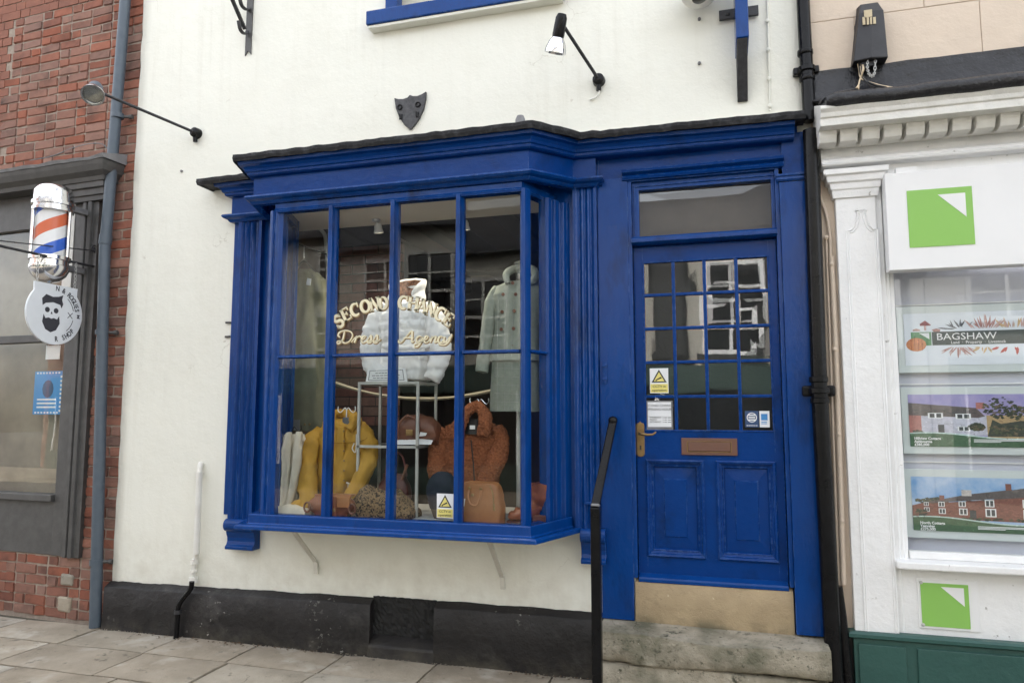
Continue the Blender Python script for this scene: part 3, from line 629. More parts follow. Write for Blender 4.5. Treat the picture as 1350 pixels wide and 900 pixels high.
# handle
a, b = P(838.5, 555, DY-.01), P(850, 602, DY-.01); cxh = (a.x+b.x)/2; r = (b.x-a.x)/2
hp = MB().plate([(a.x, b.z+r*.6), (cxh-r*.6, b.z+.004), (cxh, b.z), (cxh+r*.6, b.z+.004), (b.x, b.z+r*.6), (b.x, a.z-r*1.1), (cxh+r*.8, a.z-r*.5), (cxh+r*.35, a.z-r*.45), (cxh, a.z), (cxh-r*.35, a.z-r*.45), (cxh-r*.8, a.z-r*.5), (a.x, a.z-r*1.1)], DY-.008, .008).build('door_handle', BRASS, door, bevel=.002)
q = P(844, 571.5, DY-.04)
MB().tube([(cxh, DY-.004, q.z), (cxh, DY-.035, q.z), (cxh+.012, DY-.046, q.z), (cxh+.045, DY-.048, q.z-.006), (cxh+.075, DY-.046, q.z-.004), (cxh+.09, DY-.044, q.z+.006), (cxh+.094, DY-.044, q.z+.012)], [.011, .009, .009, .0075, .0065, .006, .004], 10).build('lever', BRASS, hp)
MB().box(cxh-.005, cxh+.005, DY-.0085, DY-.0075, q.z-.095, q.z-.07).build('keyhole', INK, hp)
# transom light
TY = .02; a, b = P(832.5, 236, 0), P(1031, 312, 0)
g0, g1 = P(842.5, 252, TY), P(1018, 304, TY); zgl = P(842, 311, TY).z
tr_ = MB(); x0, x1, z0, z1 = lx, rx_, zt+.05, 1.395
ga, gb, gc, gd = g0.x, g1.x, P(930, 307.5, TY).z, P(930, 245.5, TY).z
tr_.box(x0, ga, -.004, .05, z0, z1).box(gb, x1, -.004, .05, z0, z1).box(ga, gb, -.004, .05, z0, gc).box(ga, gb, -.004, .05, gd, z1)
tw = tr_.build('transom_window', BLUE, shop, bevel=.005)
tb = MB()
for q0, q1, q2, q3 in ((ga-.03, gb+.03, gc-.03, gc-.02), (ga-.03, gb+.03, gd+.02, gd+.03), (ga-.03, ga-.02, gc-.02, gd+.02), (gb+.02, gb+.03, gc-.02, gd+.02)): tb.box(q0, q1, -.012, -.003, q2, q3)
tb.build('transom_bead', BLUE, tw, bevel=.003)
MB().hexa([(ga-.005, TY-.004, gc-.005), (gb+.005, TY+.004, gc-.005), (gb+.005, TY+.008, gc-.005), (ga-.005, TY, gc-.005), (ga-.005, TY+.008, gd+.005), (gb+.005, TY+.014, gd+.005), (gb+.005, TY+.018, gd+.005), (ga-.005, TY+.012, gd+.005)]).build('window_pane', GLASSD, tw)
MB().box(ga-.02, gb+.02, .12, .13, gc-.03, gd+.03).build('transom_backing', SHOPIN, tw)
MB().prism([(lx-.004, .05, zt+.049), (lx-.004, -.03, zt+.049), (lx-.004, -.045, zt+.036), (lx-.004, -.045, zt+.012), (lx-.004, -.02, zt), (lx-.004, .05, zt)], (rx_-lx+.008, 0, 0)).build('transom_bar', BLUE, shop, bevel=.003)
# threshold block and worn step
z1 = P(940, 771, -.02).z; z0 = -1.25
thb = MB(); k = 18; R = []
for i in range(k+1):
    x = jl1+.006+(jr0-jl1-.012)*i/k
    R.append([Vector((x, -.022+noise.noise((x*4, 1, 0))*.006, z0)), Vector((x, -.024+noise.noise((x*4, 3, 0))*.006, (z0+z1)/2)), Vector((x, -.018+noise.noise((x*4, 5, 0))*.004, z1-.014)), Vector((x, -.006, z1-.002+noise.noise((x*9, 3, 0))*.003)), Vector((x, .12, z1)), Vector((x, .12, z0))])
tag(thb.rings(R).build('threshold_block', SANDST, None), 'smooth buff sandstone block under the blue door', 'threshold')
st = MB(); k = 44; R = []
zl = P(836, 818, -.02).z+.004
for i in range(k+1):
    f = i/k; x = -.655+1.19*f; dip = .018*math.exp(-((f-.55)/.22)**2); wl = .022*max(0, 1-f/.10)**2; wr = .016*max(0, (f-.96)/.04)**2
    n1 = lambda a, b=0: noise.noise((x*4, a, b))*.008+noise.noise((x*15, a, b+3))*.005
    zt_ = zl-.010*f; yf = -.235+wl+wr
    chip = .03*max(0, 1-abs(f-.10)/.05)
    R.append([Vector((x, .02, zt_)), Vector((x, -.08, zt_-.004-dip*.6+n1(1)*.3)), Vector((x, -.16, zt_-.008-dip+n1(2)*.4)), Vector((x, yf+.002+n1(4)*.4, zt_-.013-dip*1.25+n1(3)*.5)), Vector((x, yf-.004+n1(5), zt_-.075)), Vector((x, yf-.004+n1(6), zt_-.115)), Vector((x, yf+.000+n1(7)+chip, zt_-.155+n1(8)-.012*math.sin(f*6))), Vector((x, yf+.012+n1(7)+chip, zt_-.166+n1(8)-.012*math.sin(f*6))), Vector((x, yf+.06, zt_-.170)), Vector((x, .02, zt_-.172))])
tag(st.rings(R).build('stone_step', STEP, None), 'worn mossy stone step with a dipped tread below the blue door', 'step')
st = MB(); R = []
for i in range(k+1):
    f = i/k; x = -.65+1.17*f
    n1 = lambda a, b=0: noise.noise((x*4, a, b+11))*.012+noise.noise((x*13, a, b+3))*.006
    zt_ = zl-.19+.018*math.sin(f*3.1)
    R.append([Vector((x, .02, zt_)), Vector((x, -.20, zt_+n1(2)*.3)), Vector((x, -.218+n1(3)*.9, zt_-.008+n1(4)*.9)), Vector((x, -.226+n1(5)*1.6, zt_-.07)), Vector((x, -.232, GZ-.03)), Vector((x, .02, GZ-.03))])
tag(st.rings(R).build('stone_step', STEP, None), 'lowest rough stone course beneath the worn doorstep at the pavement', 'step')

# ================================================================== stickers and notices on the glass (each a thing)
def sticker(px0, py0, px1, py1, y, name, label, cat, mat=PAPER, thick=.0012):
    a, b = P(px0, py0, y), P(px1, py1, y)
    t = thing(name, ((a.x+b.x)/2, y, (a.z+b.z)/2), label, cat)
    MB().box(a.x, b.x, y, y+thick, b.z, a.z).build('sheet', mat, t)
    return t, a.x, b.x, b.z, a.z
def cctv(px0, py0, px1, py1, y, label):
    t, x0, x1, z0, z1 = sticker(px0, py0, px1, py1, y, 'warning_sticker', label, 'sticker'); w = x1-x0; h = z1-z0; c = (x0+x1)/2
    MB().plate([(x0+w*.03, z0+h*.03), (x1-w*.03, z0+h*.03), (x1-w*.03, z0+h*.37), (x0+w*.03, z0+h*.37)], y-.001, .001).build('yellow_band', YELLOW, t)
    MB().plate([(x0+w*.09, z0+h*.43), (x1-w*.09, z0+h*.43), (c, z0+h*.95)], y-.001, .001).build('triangle_border', INK, t)
    MB().plate([(x0+w*.21, z0+h*.475), (x1-w*.21, z0+h*.475), (c, z0+h*.85)], y-.002, .001).build('triangle', YELLOW, t)
    cm = MB().plate([(c-w*.17, z0+h*.545), (c-w*.14, z0+h*.515), (c+w*.15, z0+h*.60), (c+w*.11, z0+h*.66)], y-.003, .001)
    cm.plate([(c-w*.20, z0+h*.50), (c-w*.14, z0+h*.48), (c-w*.12, z0+h*.53), (c-w*.18, z0+h*.55)], y-.003, .001); cm.build('camera_symbol', INK, t)
    text('CCTV in', h*.145, INK, (c, y-.002, z0+h*.27), t); text('operation', h*.145, INK, (c, y-.002, z0+h*.12), t)
cctv(576, 650, 597.5, 683, GY-.010, 'yellow and white camera warning sticker low on the bay window glass')
cctv(856.5, 485.5, 881.5, 518, DY+.010, 'yellow and white camera warning sticker on a pane of the blue door')
t, x0, x1, z0, z1 = sticker(852, 528, 887.5, 566.5, DY+.006, 'notice_pocket', 'white opening hours notice in a clear plastic pocket on the door', 'notice', LEADGREY)
w = x1-x0; h = z1-z0; y = DY+.006
MB().plate([(x0+w*.05, z0+h*.10), (x1-w*.06, z0+h*.10), (x1-w*.06, z1-h*.05), (x0+w*.05, z1-h*.05)], y-.001, .001).build('paper', PAPER, t)
c = (x0+x1)/2
text('SECOND CHANCE', h*.115, INKG, (c, y-.002, z0+h*.83), t, sx=1.0); text('OPENING HOURS', h*.115, INKG, (c, y-.002, z0+h*.70), t)
MB().plate([(x0+w*.06, z0+h*.450), (x1-w*.07, z0+h*.450), (x1-w*.07, z0+h*.457), (x0+w*.06, z0+h*.457)], y-.002, .001).build('fold_line', LEADGREY, t)
for k, s_ in enumerate(('THURSDAY', 'FRIDAY', 'SATURDAY')):
    text(s_, h*.075, INKG, (x0+w*.12, y-.002, z0+h*(.42-.075*k)), t, align='LEFT')
    mb = MB()
    for q0, q1 in ((.62, .65), (.68, .77), (.81, .93)): mb.box(x0+w*q0, x0+w*q1, y-.002, y-.001, z0+h*(.405-.075*k), z0+h*(.425-.075*k))
    mb.build('hours_print', INKG, t)
t, x0, x1, z0, z1 = sticker(982, 541.5, 1000.5, 563, DY+.010, 'round_emblem_sticker', 'navy sticker with white round emblem, left of the two door stickers', 'sticker', NAVY)
w = x1-x0; h = z1-z0; c = (x0+x1)/2; zc = z0+h*.60; y = DY+.010
ring = MB(); o_ = circ(c, zc, w*.38, 24); i_ = circ(c, zc, w*.31, 24)
ring.add([(a, y-.0015, b) for a, b in o_+i_], [(k, (k+1) % 24, 24+(k+1) % 24, 24+k) for k in range(24)])
for q in (-.5, 0, .5): ring.plate([(c-w*.25, zc+q*w*.36-w*.05), (c+w*.25, zc+q*w*.36-w*.05), (c+w*.25, zc+q*w*.36+w*.05), (c-w*.25, zc+q*w*.36+w*.05)], y-.0015, .0005)
for q in range(6): ring.plate([(x0+w*(.1+.14*q), z0+h*.08), (x0+w*(.19+.14*q), z0+h*.08), (x0+w*(.19+.14*q), z0+h*.13), (x0+w*(.1+.14*q), z0+h*.13)], y-.0015, .0005)
ring.build('round_emblem', PAPER, t)
t, x0, x1, z0, z1 = sticker(1001, 541.5, 1015, 563, DY+.010, 'card_sticker', 'white sticker with a blue square, right of the two door stickers', 'sticker')
w = x1-x0; h = z1-z0
MB().plate([(x0+w*.16, z0+h*.43), (x0+w*.8, z0+h*.43), (x0+w*.8, z0+h*.82), (x0+w*.16, z0+h*.82)], y-.001, .001).build('blue_square', SKYB, t)
for q in (.30, .2): MB().plate([(x0+w*.16, z0+h*q), (x0+w*.72, z0+h*q), (x0+w*.72, z0+h*(q+.05)), (x0+w*.16, z0+h*(q+.05))], y-.001, .001).build('print_line', SKYB, t)

# ---------------- gilt lettering on the bay glass
def band(mb, pts, w, y, t=.001):
    """flat stroke of given width(s) along (x,z) points"""
    k = len(pts); ws = w if isinstance(w, (list, tuple)) else [w]*k; L, Rr = [], []
    for i in range(k):
        a = Vector(pts[max(i-1, 0)]); b = Vector(pts[min(i+1, k-1)]); d = (b-a).normalized(); n_ = Vector((-d.y, d.x))*ws[i]/2; p = Vector(pts[i]); L.append(p+n_); Rr.append(p-n_)
    for i in range(k-1):
        q = [L[i], L[i+1], Rr[i+1], Rr[i]]
        mb.add([(u.x, y, u.y) for u in q]+[(u.x, y+t, u.y) for u in q], [(0, 1, 2, 3), (7, 6, 5, 4), (0, 4, 5, 1), (3, 2, 6, 7)])
def arcp(cx_, cz_, rx, rz, a0, a1, n=12): return [(cx_+rx*math.cos(rad(a0+(a1-a0)*i/n)), cz_+rz*math.sin(rad(a0+(a1-a0)*i/n))) for i in range(n+1)]
TK, TN = .22, .10
LET = {  # strokes in a unit-high box: (points, width)
 'S': [(arcp(.36, .735, .24, .215, 20, 270, 12)+arcp(.36, .27, .25, .25, 90, -165, 12)[1:], TK), ([(.60, .98), (.60, .70)], TN), ([(.10, .02), (.10, .32)], TN)],
 'E': [([(.16, 0), (.16, 1)], TK), ([(0, .95), (.66, .95)], TN), ([(0, .05), (.68, .05)], TN), ([(.16, .52), (.46, .52)], TN), ([(.63, .72), (.63, 1)], TN), ([(.66, 0), (.66, .30)], TN), ([(.46, .38), (.46, .66)], TN)],
 'C': [(arcp(.44, .5, .34, .44, 55, 305, 18), [.10]+[.12+.12*math.sin(math.pi*i/17) for i in range(17)]+[.10]), ([(.68, .62), (.68, .98)], TN)],
 'O': [(arcp(.44, .5, .33, .43, 0, 360, 24), [.15+.09*abs(math.cos(2*math.pi*i/24)) for i in range(25)])],
 'N': [([(.14, 0), (.14, 1)], .13), ([(.12, .98), (.66, .04)], TK), ([(.68, 0), (.68, 1)], .13), ([(0, .04), (.28, .04)], .08), ([(0, .96), (.2, .96)], .08), ([(.54, .96), (.82, .96)], .08)],
 'D': [([(.16, 0), (.16, 1)], TK), ([(0, .95)]+[(.3, .95)]+arcp(.34, .5, .34, .45, 90, -90, 14)+[(0, .05)], [.1, .1]+[.1+.13*math.sin(math.pi*i/14) for i in range(15)]+[.1])],
 'H': [([(.16, 0), (.16, 1)], TK), ([(.70, 0), (.70, 1)], TK), ([(.16, .52), (.70, .52)], TN), ([(0, .04), (.32, .04)], .08), ([(0, .96), (.32, .96)], .08), ([(.54, .04), (.86, .04)], .08), ([(.54, .96), (.86, .96)], .08)],
 'A': [([(.10, .02), (.42, 1)], .11), ([(.38, 1), (.74, .02)], TK), ([(.20, .34), (.62, .34)], .09), ([(-.02, .04), (.25, .04)], .08), ([(.55, .04), (.90, .04)], .08)],
}
YT = GY-.007
gold = thing('gilt_lettering', P(520, 430, YT), 'cream and gilt sign lettering painted across the bay window glass', 'lettering')
px_m = (P(560, 400, YT)-P(540, 400, YT)).length/20
def letter(chs, px, py, ang, hpx):
    o = P(px, py, YT); a = rad(ang); h = hpx*px_m; wdt = .40*h
    fm, sh = MB(), MB()
    for pts, w in LET[chs]:
        def tr(p, dx=0, dz=0): X = (p[0]-.42)*h*1.02; Z = (p[1]-.5)*h; return (o.x+X*math.cos(a)-Z*math.sin(a)+dx, o.z+X*math.sin(a)+Z*math.cos(a)+dz)
        ws = [x*h for x in w] if isinstance(w, list) else w*h
        band(fm, [tr(p) for p in pts], ws, YT)
        ws2 = [x*h+.004 for x in w] if isinstance(w, list) else w*h+.004
        band(sh, [tr(p, .004, -.005) for p in pts], ws2, YT+.0015)
    f = fm.build('letter', GOLD, gold); sh.build('letter_shade', GOLDSH, f)
for a in (('S', 447, 422.5, 33, 17), ('E', 456.5, 413.5, 27, 17), ('C', 468, 408.0, 20, 17), ('O', 481, 403.5, 14, 17), ('N', 494, 400.5, 9, 17), ('D', 505.5, 399.5, 3, 17),
          ('C', 531.5, 398.5, -4, 17), ('H', 544.5, 399.5, -8, 17), ('A', 556, 402.5, -14, 17), ('N', 568, 407, -19, 17), ('C', 580.5, 413.5, -27, 17), ('E', 592, 421, -34, 17)): letter(*a)
SCR = [  # script strokes in photo pixels
 [(454, 437), (452, 446), (449, 451), (445, 453), (444.5, 450), (449, 449.5), (455, 452), (461, 449), (464.5, 442), (462, 437), (455, 435.5), (448, 437.5), (445.5, 442), (448, 444)],
 [(463, 451), (467, 446), (470, 443), (469.5, 445), (467, 451.5)], [(469.5, 446), (473, 443), (475.5, 443.5), (475, 445)],
 [(475, 449), (480, 446), (481.5, 443.2), (479, 443), (476.5, 447), (477.5, 451.3), (481, 451), (485, 447.5)],
 [(485, 447.5), (488.5, 441.5), (489.2, 446), (489, 450.5), (485.5, 451.8), (484, 450), (491, 449), (493, 447.3)], [(493, 447.3), (496.5, 441), (497.5, 446), (497.2, 450.5), (493.5, 451.8), (492, 450), (499, 449), (502, 446.5)],
 [(526, 448), (525.5, 450.5), (529, 451), (535, 444), (542.5, 436), (543, 443), (543, 451), (546, 449)], [(532, 445.5), (538, 445), (545, 445.5)],
 [(556, 444), (552.5, 442.8), (549, 446), (549.5, 450), (553, 449.5), (556.5, 444), (554.5, 451), (550.5, 456.5), (547, 457), (546.5, 454), (552, 451.8), (558, 449)],
 [(558, 449), (563, 446), (564, 443.2), (561.5, 443), (559, 447), (560, 451), (564, 450.5), (567.5, 446)], [(567.5, 446), (569.5, 443.5), (568.5, 447), (567, 451)], [(568.5, 446.5), (573, 443.2), (574.5, 444), (573, 449.5), (574.5, 451), (577.5, 448)],
 [(583, 445), (582, 443), (579, 444), (577.3, 448.5), (579, 451.3), (583, 449.5), (586, 445)], [(586, 443.5), (585, 448.5), (586.5, 450.5), (590, 448), (593, 443)], [(595.5, 440), (592, 449), (587, 454), (582, 454.5), (578, 453.2), (584, 451.8), (590, 450.5)]]
mbf, mbs = [], []
for g in SCR:
    q = spline([(a, b, 0) for a, b in g], 5); k = len(q)
    pts = [P(v.x, v.y, YT) for v in q]; p2 = [(p.x, p.z) for p in pts]; ws = []
    for i in range(k):
        d = (q[min(i+1, k-1)]-q[max(i-1, 0)]); ws.append((.0070+.0055*max(0, (d.y/(d.length+1e-6))*.9+.1))*(.75+.25*math.sin(math.pi*i/(k-1))))
    f = MB(); s_ = MB(); band(f, p2, ws, YT-.0003*len(mbf)/10); band(s_, [(a+.004, b-.005) for a, b in p2], [w+.004 for w in ws], YT+.0018)
    fo = f.build('script_letter', GOLD, gold); s_.build('letter_shade', GOLDSH, fo); mbf.append(fo)

# ================================================================== handrail
hr = thing('handrail', (P(787, 890, -.42).x, -.42, GZ), 'black iron handrail post and sloping rail beside the door steps', 'handrail')
xp = P(786.5, 780, -.42).x; zt_ = P(784, 668, -.42).z
MB().box(xp-.026, xp+.026, -.446, -.394, GZ-.03, zt_).build('post', BLACK, hr, bevel=.006)
e = P(808, 556, -.09); s_ = Vector((xp, -.42, zt_+.012))
d = (e-s_).normalized(); sd_ = Vector((1, 0, 0))*.024; uu = d.cross(Vector((1, 0, 0))).normalized()*.014
rl = MB().prism([s_-d*.02-sd_-uu, s_-d*.02+sd_-uu, s_-d*.02+sd_+uu, s_-d*.02-sd_+uu], e-s_+d*.02); rl.build('rail', BLACK, hr, bevel=.009, seg=3)
MB().lathe([(.001, -.028), (.02, -.022), (.027, -.004), (.027, .012), (.02, .024), (.001, .03)], e+Vector((0, 0, .004))).build('rail_end', BLACK, hr)
MB().box(xp-.024, xp+.024, -.44, -.40, zt_+.0005, zt_+.02).build('weld_joint', LEADGREY, hr, bevel=.008)
MB().tube([e+Vector((0, .01, -.01)), (e.x, -.035, e.z-.012)], .010, 8).build('wall_stay', BLACK, hr)
q = P(774, 662, -.06); MB().box(q.x-.01, q.x+.06, -.075, -.055, q.z-.01, q.z+.006).build('stay_lug', BLUE, shop, bevel=.003)

# ================================================================== LEFT NEIGHBOUR: red brick barber shop
brk = thing('brick_building', LP(1.6, 0, GZ), 'red brick barber shop with charcoal shopfront left of the cream wall', 'shop')
def lbox(u0, u1, o0, o1, z0, z1, mb=None):
    """box on the neighbour's wall: u leftwards from the corner, o outwards"""
    mb = mb or MB(); q = []
    for z in (z0, z1): q += [LP(u1, o1, z), LP(u0, o1, z), LP(u0, o0, z), LP(u1, o0, z)]
    return mb.hexa(q)
def lprism(uo, z0, z1, mb=None): return (mb or MB()).prism([LP(u, o, z0) for u, o in uo], (0, 0, z1-z0))
pu0, pz_t = PL(129, 275, .06); pu1 = PL(103, 275, .06)[0]        # pilaster right and left edges
pzb = PL(90, 735, .06)[1]
ctop = PL(110, 210, .2)[1]; czb = PL(118, 262, .12)[1]
mb = lbox(-.0, pu0+.24, -.3, .010, GZ-.05, 4.6); lbox(pu0+.241, 6.0, -.3, .010, czb, 4.6, mb); lbox(3.4, 6.0, -.3, .010, GZ-.05, czb-.001, mb); lbox(pu0+.241, 3.4, -.3, .010, GZ-.05, pzb-.001, mb); mb.build('wall_core', MORTAR, brk)
protos = []
def brick_mesh(w, h, d, seed, mat):
    rr = random.Random(seed); mb = MB(); j = lambda: rr.uniform(-.004, .004)
    q = [(0, 0, 0), (w, 0, 0), (w, -d, 0), (0, -d, 0), (0, 0, h), (w, 0, h), (w, -d, h), (0, -d, h)]
    mb.hexa([(a+j()*1.2, b+j()*.7, c+j()*1.1) for a, b, c in q])
    bm = bmesh.new(); me = mb.mesh('brick', mat); bm.from_mesh(me)
    bmesh.ops.bevel(bm, geom=list(bm.edges), offset=.006, segments=2, affect='EDGES'); bm.to_mesh(me); bm.free(); return me
BM = {}
for key, w in (('s', .212), ('h', .100), ('q', .155)):
    for mi in range(3):
        for sd_ in range(3): BM[key, mi, sd_] = brick_mesh(w, .0670, .03, hash((key == 's', mi, sd_, key == 'q')) % 999, BRICKM[mi])
ROT = Matrix.Rotation(math.atan2(LT.y, LT.x), 4, 'Z')
nb = 0; rb = random.Random(11)
course = .0745
def put_brick(u, z, key):
    global nb
    hi = z > 1.6; lowz = z < -1.0
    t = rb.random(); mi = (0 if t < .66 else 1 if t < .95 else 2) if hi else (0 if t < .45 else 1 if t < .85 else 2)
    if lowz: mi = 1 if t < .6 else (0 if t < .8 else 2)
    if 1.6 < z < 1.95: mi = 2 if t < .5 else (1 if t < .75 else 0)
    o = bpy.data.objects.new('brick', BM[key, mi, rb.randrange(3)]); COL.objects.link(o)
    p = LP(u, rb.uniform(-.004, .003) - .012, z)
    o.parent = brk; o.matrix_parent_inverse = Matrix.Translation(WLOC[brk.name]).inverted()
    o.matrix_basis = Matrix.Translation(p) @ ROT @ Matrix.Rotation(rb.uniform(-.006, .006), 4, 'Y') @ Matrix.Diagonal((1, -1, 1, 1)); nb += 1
z = GZ+.005; r = 0
while z < 3.27:
    u = .004; i = 0
    umax = 1.42 if z > ctop-.02 else pu0-.0
    if z < pzb-.07: umax = 1.05
    seq = rb.choice(['hs', 'sh', 'hss', 'shs']) if z > ctop else ['hs', 'sh'][r % 2]
    while u < umax-.03:
        key = seq[i % len(seq)]; w = .212 if key == 's' else .100
        if u+w > umax+.05 and umax < .9: key, w = ('q', .155) if umax-u > .13 else ('h', .100)
        if u+w > umax+.06 and z <= ctop and umax < .9: break
        put_brick(u, z, key); u += w+.0085; i += 1
    z += course; r += 1
# two pale stones at the foot of the pilaster
for u, z, w, h in ((PL(87, 767, 0)[0]-.10, PL(87, 770, 0)[1], .13, .085), (PL(85, 795, 0)[0]-.09, PL(85, 805, 0)[1], .13, .11)):
    mb = MB(); lbox(u, u+w, -.01, .03, z, z+h, mb); mb.jitter(.01, 9); mb.build('stone', FLAG, brk, bevel=.015)
# charcoal pilaster with flutes, capital and lead topped cornice
sf = lprism([(pu0, 0), (pu0, .05), (pu0+.05, .05), (pu0+.055, .07), (pu0+.085, .075), (pu0+.09, .05), (pu0+.11, .05), (pu0+.115, .068), (pu0+.145, .068), (pu0+.15, .045), (pu0+.185, .045), (pu0+.19, .02), (pu0+.26, .02), (pu0+.26, 0)], pzb, czb+.02)
pil_o = sf.build('shopfront_pilaster', CHARC, brk, bevel=.003)
def lsweep(u0, u1, prof, name, mat, par, nzv=0):
    """moulding along the neighbour's front with a return at its right end; profile = [(outward, z)]"""
    R = []
    for kind in (0, 1, 2):
        R.append([LP(u1, o, z) if kind == 0 else LP(u0-o*.9 if o > 0 else u0, o, z) if kind == 1 else LP(u0-o*.9 if o > 0 else u0, -.005, z) for o, z in prof])
    return MB().rings(R, smooth=False).build(name, mat, par)
capz = PL(118, 240, .1)[1]
lsweep(pu0-.005, pu0+.27, [(-.01, czb), (.08, czb), (.085, czb+.035), (.10, czb+.04), (.105, czb+.085), (.125, czb+.09), (.13, czb+.13), (-.01, czb+.13)], 'capital', CHARC, pil_o)
cz0 = czb+.131
lsweep(pu0-.01, 3.6, [(-.01, cz0), (.14, cz0), (.15, cz0+.03), (.19, cz0+.06), (.21, cz0+.10), (.22, cz0+.13), (-.01, cz0+.135)], 'cornice', CHARC, brk)
mb = MB(); R = []
for i in range(50):
    u = pu0-.22+3.6*i/49; n1 = noise.noise((u*6, 0, 0))*.012
    R.append([LP(u, -.01, cz0+.136), LP(u, .225, cz0+.132+n1*.6), LP(u, .235+n1, cz0+.155+n1), LP(u, .10, cz0+.195+n1), LP(u, -.01, cz0+.225+n1)])
mb.rings(R).build('lead_capping', LEADGREY, brk)
# shop window beside the pilaster
wz0, wz1 = -.62, czb
wf = MB(); lbox(pu0+.20, pu0+.30, -.05, .03, pzb, wz1+.1, wf); lbox(pu0+.30, 3.4, -.05, .02, pzb, wz0, wf); lbox(pu0+.30, 3.4, -.05, .06, wz0-.05, wz0-.001, wf); lbox(pu0+.30, pu0+1.6, -.04, .022, .55, .61, wf); lbox(pu0+.30, 3.4, -.05, .02, wz1-.15, wz1+.13, wf); lbox(pu0+1.6, pu0+1.7, -.04, .025, wz0, wz1-.15, wf)
wfo = wf.build('shop_window', CHARC, brk, bevel=.004)
lbox(pu0+.30, 3.4, -.02, -.016, wz0, wz1-.15).build('window_pane', GLASS, wfo)
lbox(pu0+.26, 3.6, -.295, -.15, GZ, 1.9).build('window_backing', BARBIN, wfo)
BLUEP = M('blue poster', (.05, .27, .62), .5, var=.3)
u0 = PL(85, 500, -.05)[0]; za, zb2 = PL(80, 489, -.05)[1], PL(80, 546, -.05)[1]
t = thing('poster', LP(u0+.16, -.04, zb2), 'bright blue poster with white borders in the barber shop window', 'poster')
lbox(u0, u0+.30, -.04, -.035, zb2, za).build('sheet', BLUEP, t)
mb = MB()
for q in range(9): lbox(u0+.004, u0+.022, -.0346, -.034, zb2+.02+(za-zb2-.04)*q/9, zb2+.02+(za-zb2-.04)*(q+.5)/9, mb)
for q in range(8): lbox(u0+.03+.033*q, u0+.048+.033*q, -.0346, -.034, za-.02, za-.008, mb); lbox(u0+.03+.033*q, u0+.048+.033*q, -.0346, -.034, zb2+.008, zb2+.02, mb)
for q in range(3): lbox(u0+.06, u0+.26, -.0346, -.034, zb2+.05+q*.03, zb2+.063+q*.03, mb)
mb.build('white_print', PAPER, t)
mb = MB(); mb.prism([LP(u0+.15+.06*math.cos(a*.52), -.0343, (za+zb2)/2+.03+.07*math.sin(a*.52)) for a in range(12)], LN*.0006); mb.build('blue_disc', NAVY, t)
u1, zh = PL(77, 465, -.03)
t = MB(); lbox(u1-.02, u1+.13, -.03, -.026, zh-.05, zh+.06, t); t.tube([LP(u1+.0, -.028, zh+.06), LP(u1+.05, -.028, zh+.17), LP(u1+.11, -.028, zh+.06)], .002, 5)
tag(t.build('hanging_card', PAPER), 'small white card hung on a thread above the blue poster', 'card')

# downpipe on the brick wall
ua, ub = PL(164, 10, .10)[0], PL(122, 815, .10)[0]
dp = thing('downpipe', LP(ua, .08, GZ), 'slate blue grey rainwater pipe on the brick wall', 'drainpipe')
px0 = LP(PL(167, 5, .09)[0], .09, 3.3)
zt2 = PL(134, 315, .09)[1]; 
def pv(px, py): u, z_ = PL(px, py, .09); return LP(u, .09, z_)
MB().tube([pv(168.5, -40), pv(149, 200), pv(143, 275), pv(139.5, 312)], .040, 20).build('pipe', GREYPIPE, dp)
MB().tube([pv(138.5, 316), pv(125.5, 826)], .040, 20).build('pipe', GREYPIPE, dp)
for a, b in (((139.7, 310), (138.3, 322)), ((155, 150), (154.6, 156)), ((134.5, 435), (134.2, 441)), ((127.3, 737), (127, 744))):
    p, q = pv(*a), pv(*b); MB().tube([p, q], .0455, 20).build('collar', GREYPIPE, dp)
    if a[1] != 310:
        c_ = pv(a[0]+.0, (a[1]+b[1])/2); MB().tube([c_, c_-LT*.085-LN*.06], .012, 8).tube([c_-LT*.07-LN*.045, c_-LT*.095-LN*.05], .018, 8).build('pipe_bracket', CHARC, dp)
# thin cable looping across the brick
pts = [PL(a, b, .012) for a, b in ((40, 212), (70, 206), (95, 196), (118, 190), (134, 190), (141, 195), (146, 204), (150, 215))]
tag(MB().tube(spline([LP(u, .016, z_) for u, z_ in pts], 5), .0045, 6).build('cable', LEADGREY), 'thin grey cable looping over the bricks above the barber cornice', 'cable')

# barber pole
RED = M('barber red', (.62, .13, .05), .3, var=.2); WHT = M('barber white', (.78, .78, .78), .3, var=.2, vs=4); BLU = M('barber blue', (.03, .12, .55), .3, var=.2)
bo = .34; bu, bz = PL(70, 272, bo); bz1 = PL(70, 345, bo)[1]; br = .105
bp_ = thing('barber_pole', LP(bu, 0, bz1), 'barber pole with red white and blue spiral and chrome caps', 'barber pole')
ax = LP(bu, bo, 0); ax.z = 0
n = 36; h0, h1 = bz1+.02, bz-.03
for ci, (mt, nm) in enumerate(((WHT, 'white_band'), (RED, 'red_stripe'), (WHT, 'white_stripe'), (BLU, 'blue_stripe'))):
    mb = MB(); pitch = .36; k = 72
    for rep in range(-2, 4):
        R = []
        for i in range(k+1):
            a = 2*math.pi*i/k; z0 = h0+rep*pitch+pitch*i/k+pitch*.25*ci-.03; z1_ = min(z0+pitch*.25, h1); z0 = max(z0, h0)
            R.append((a, z0, z1_))
        for (a, p0, p1), (b, q0, q1) in zip(R, R[1:]):
            if p1 > p0 and q1 > q0: mb.add([(ax.x-math.cos(a)*br, ax.y-math.sin(a)*br, p0), (ax.x-math.cos(b)*br, ax.y-math.sin(b)*br, q0), (ax.x-math.cos(b)*br, ax.y-math.sin(b)*br, q1), (ax.x-math.cos(a)*br, ax.y-math.sin(a)*br, p1)], [(0, 1, 2, 3)], True)
    mb.build(nm, mt, bp_)
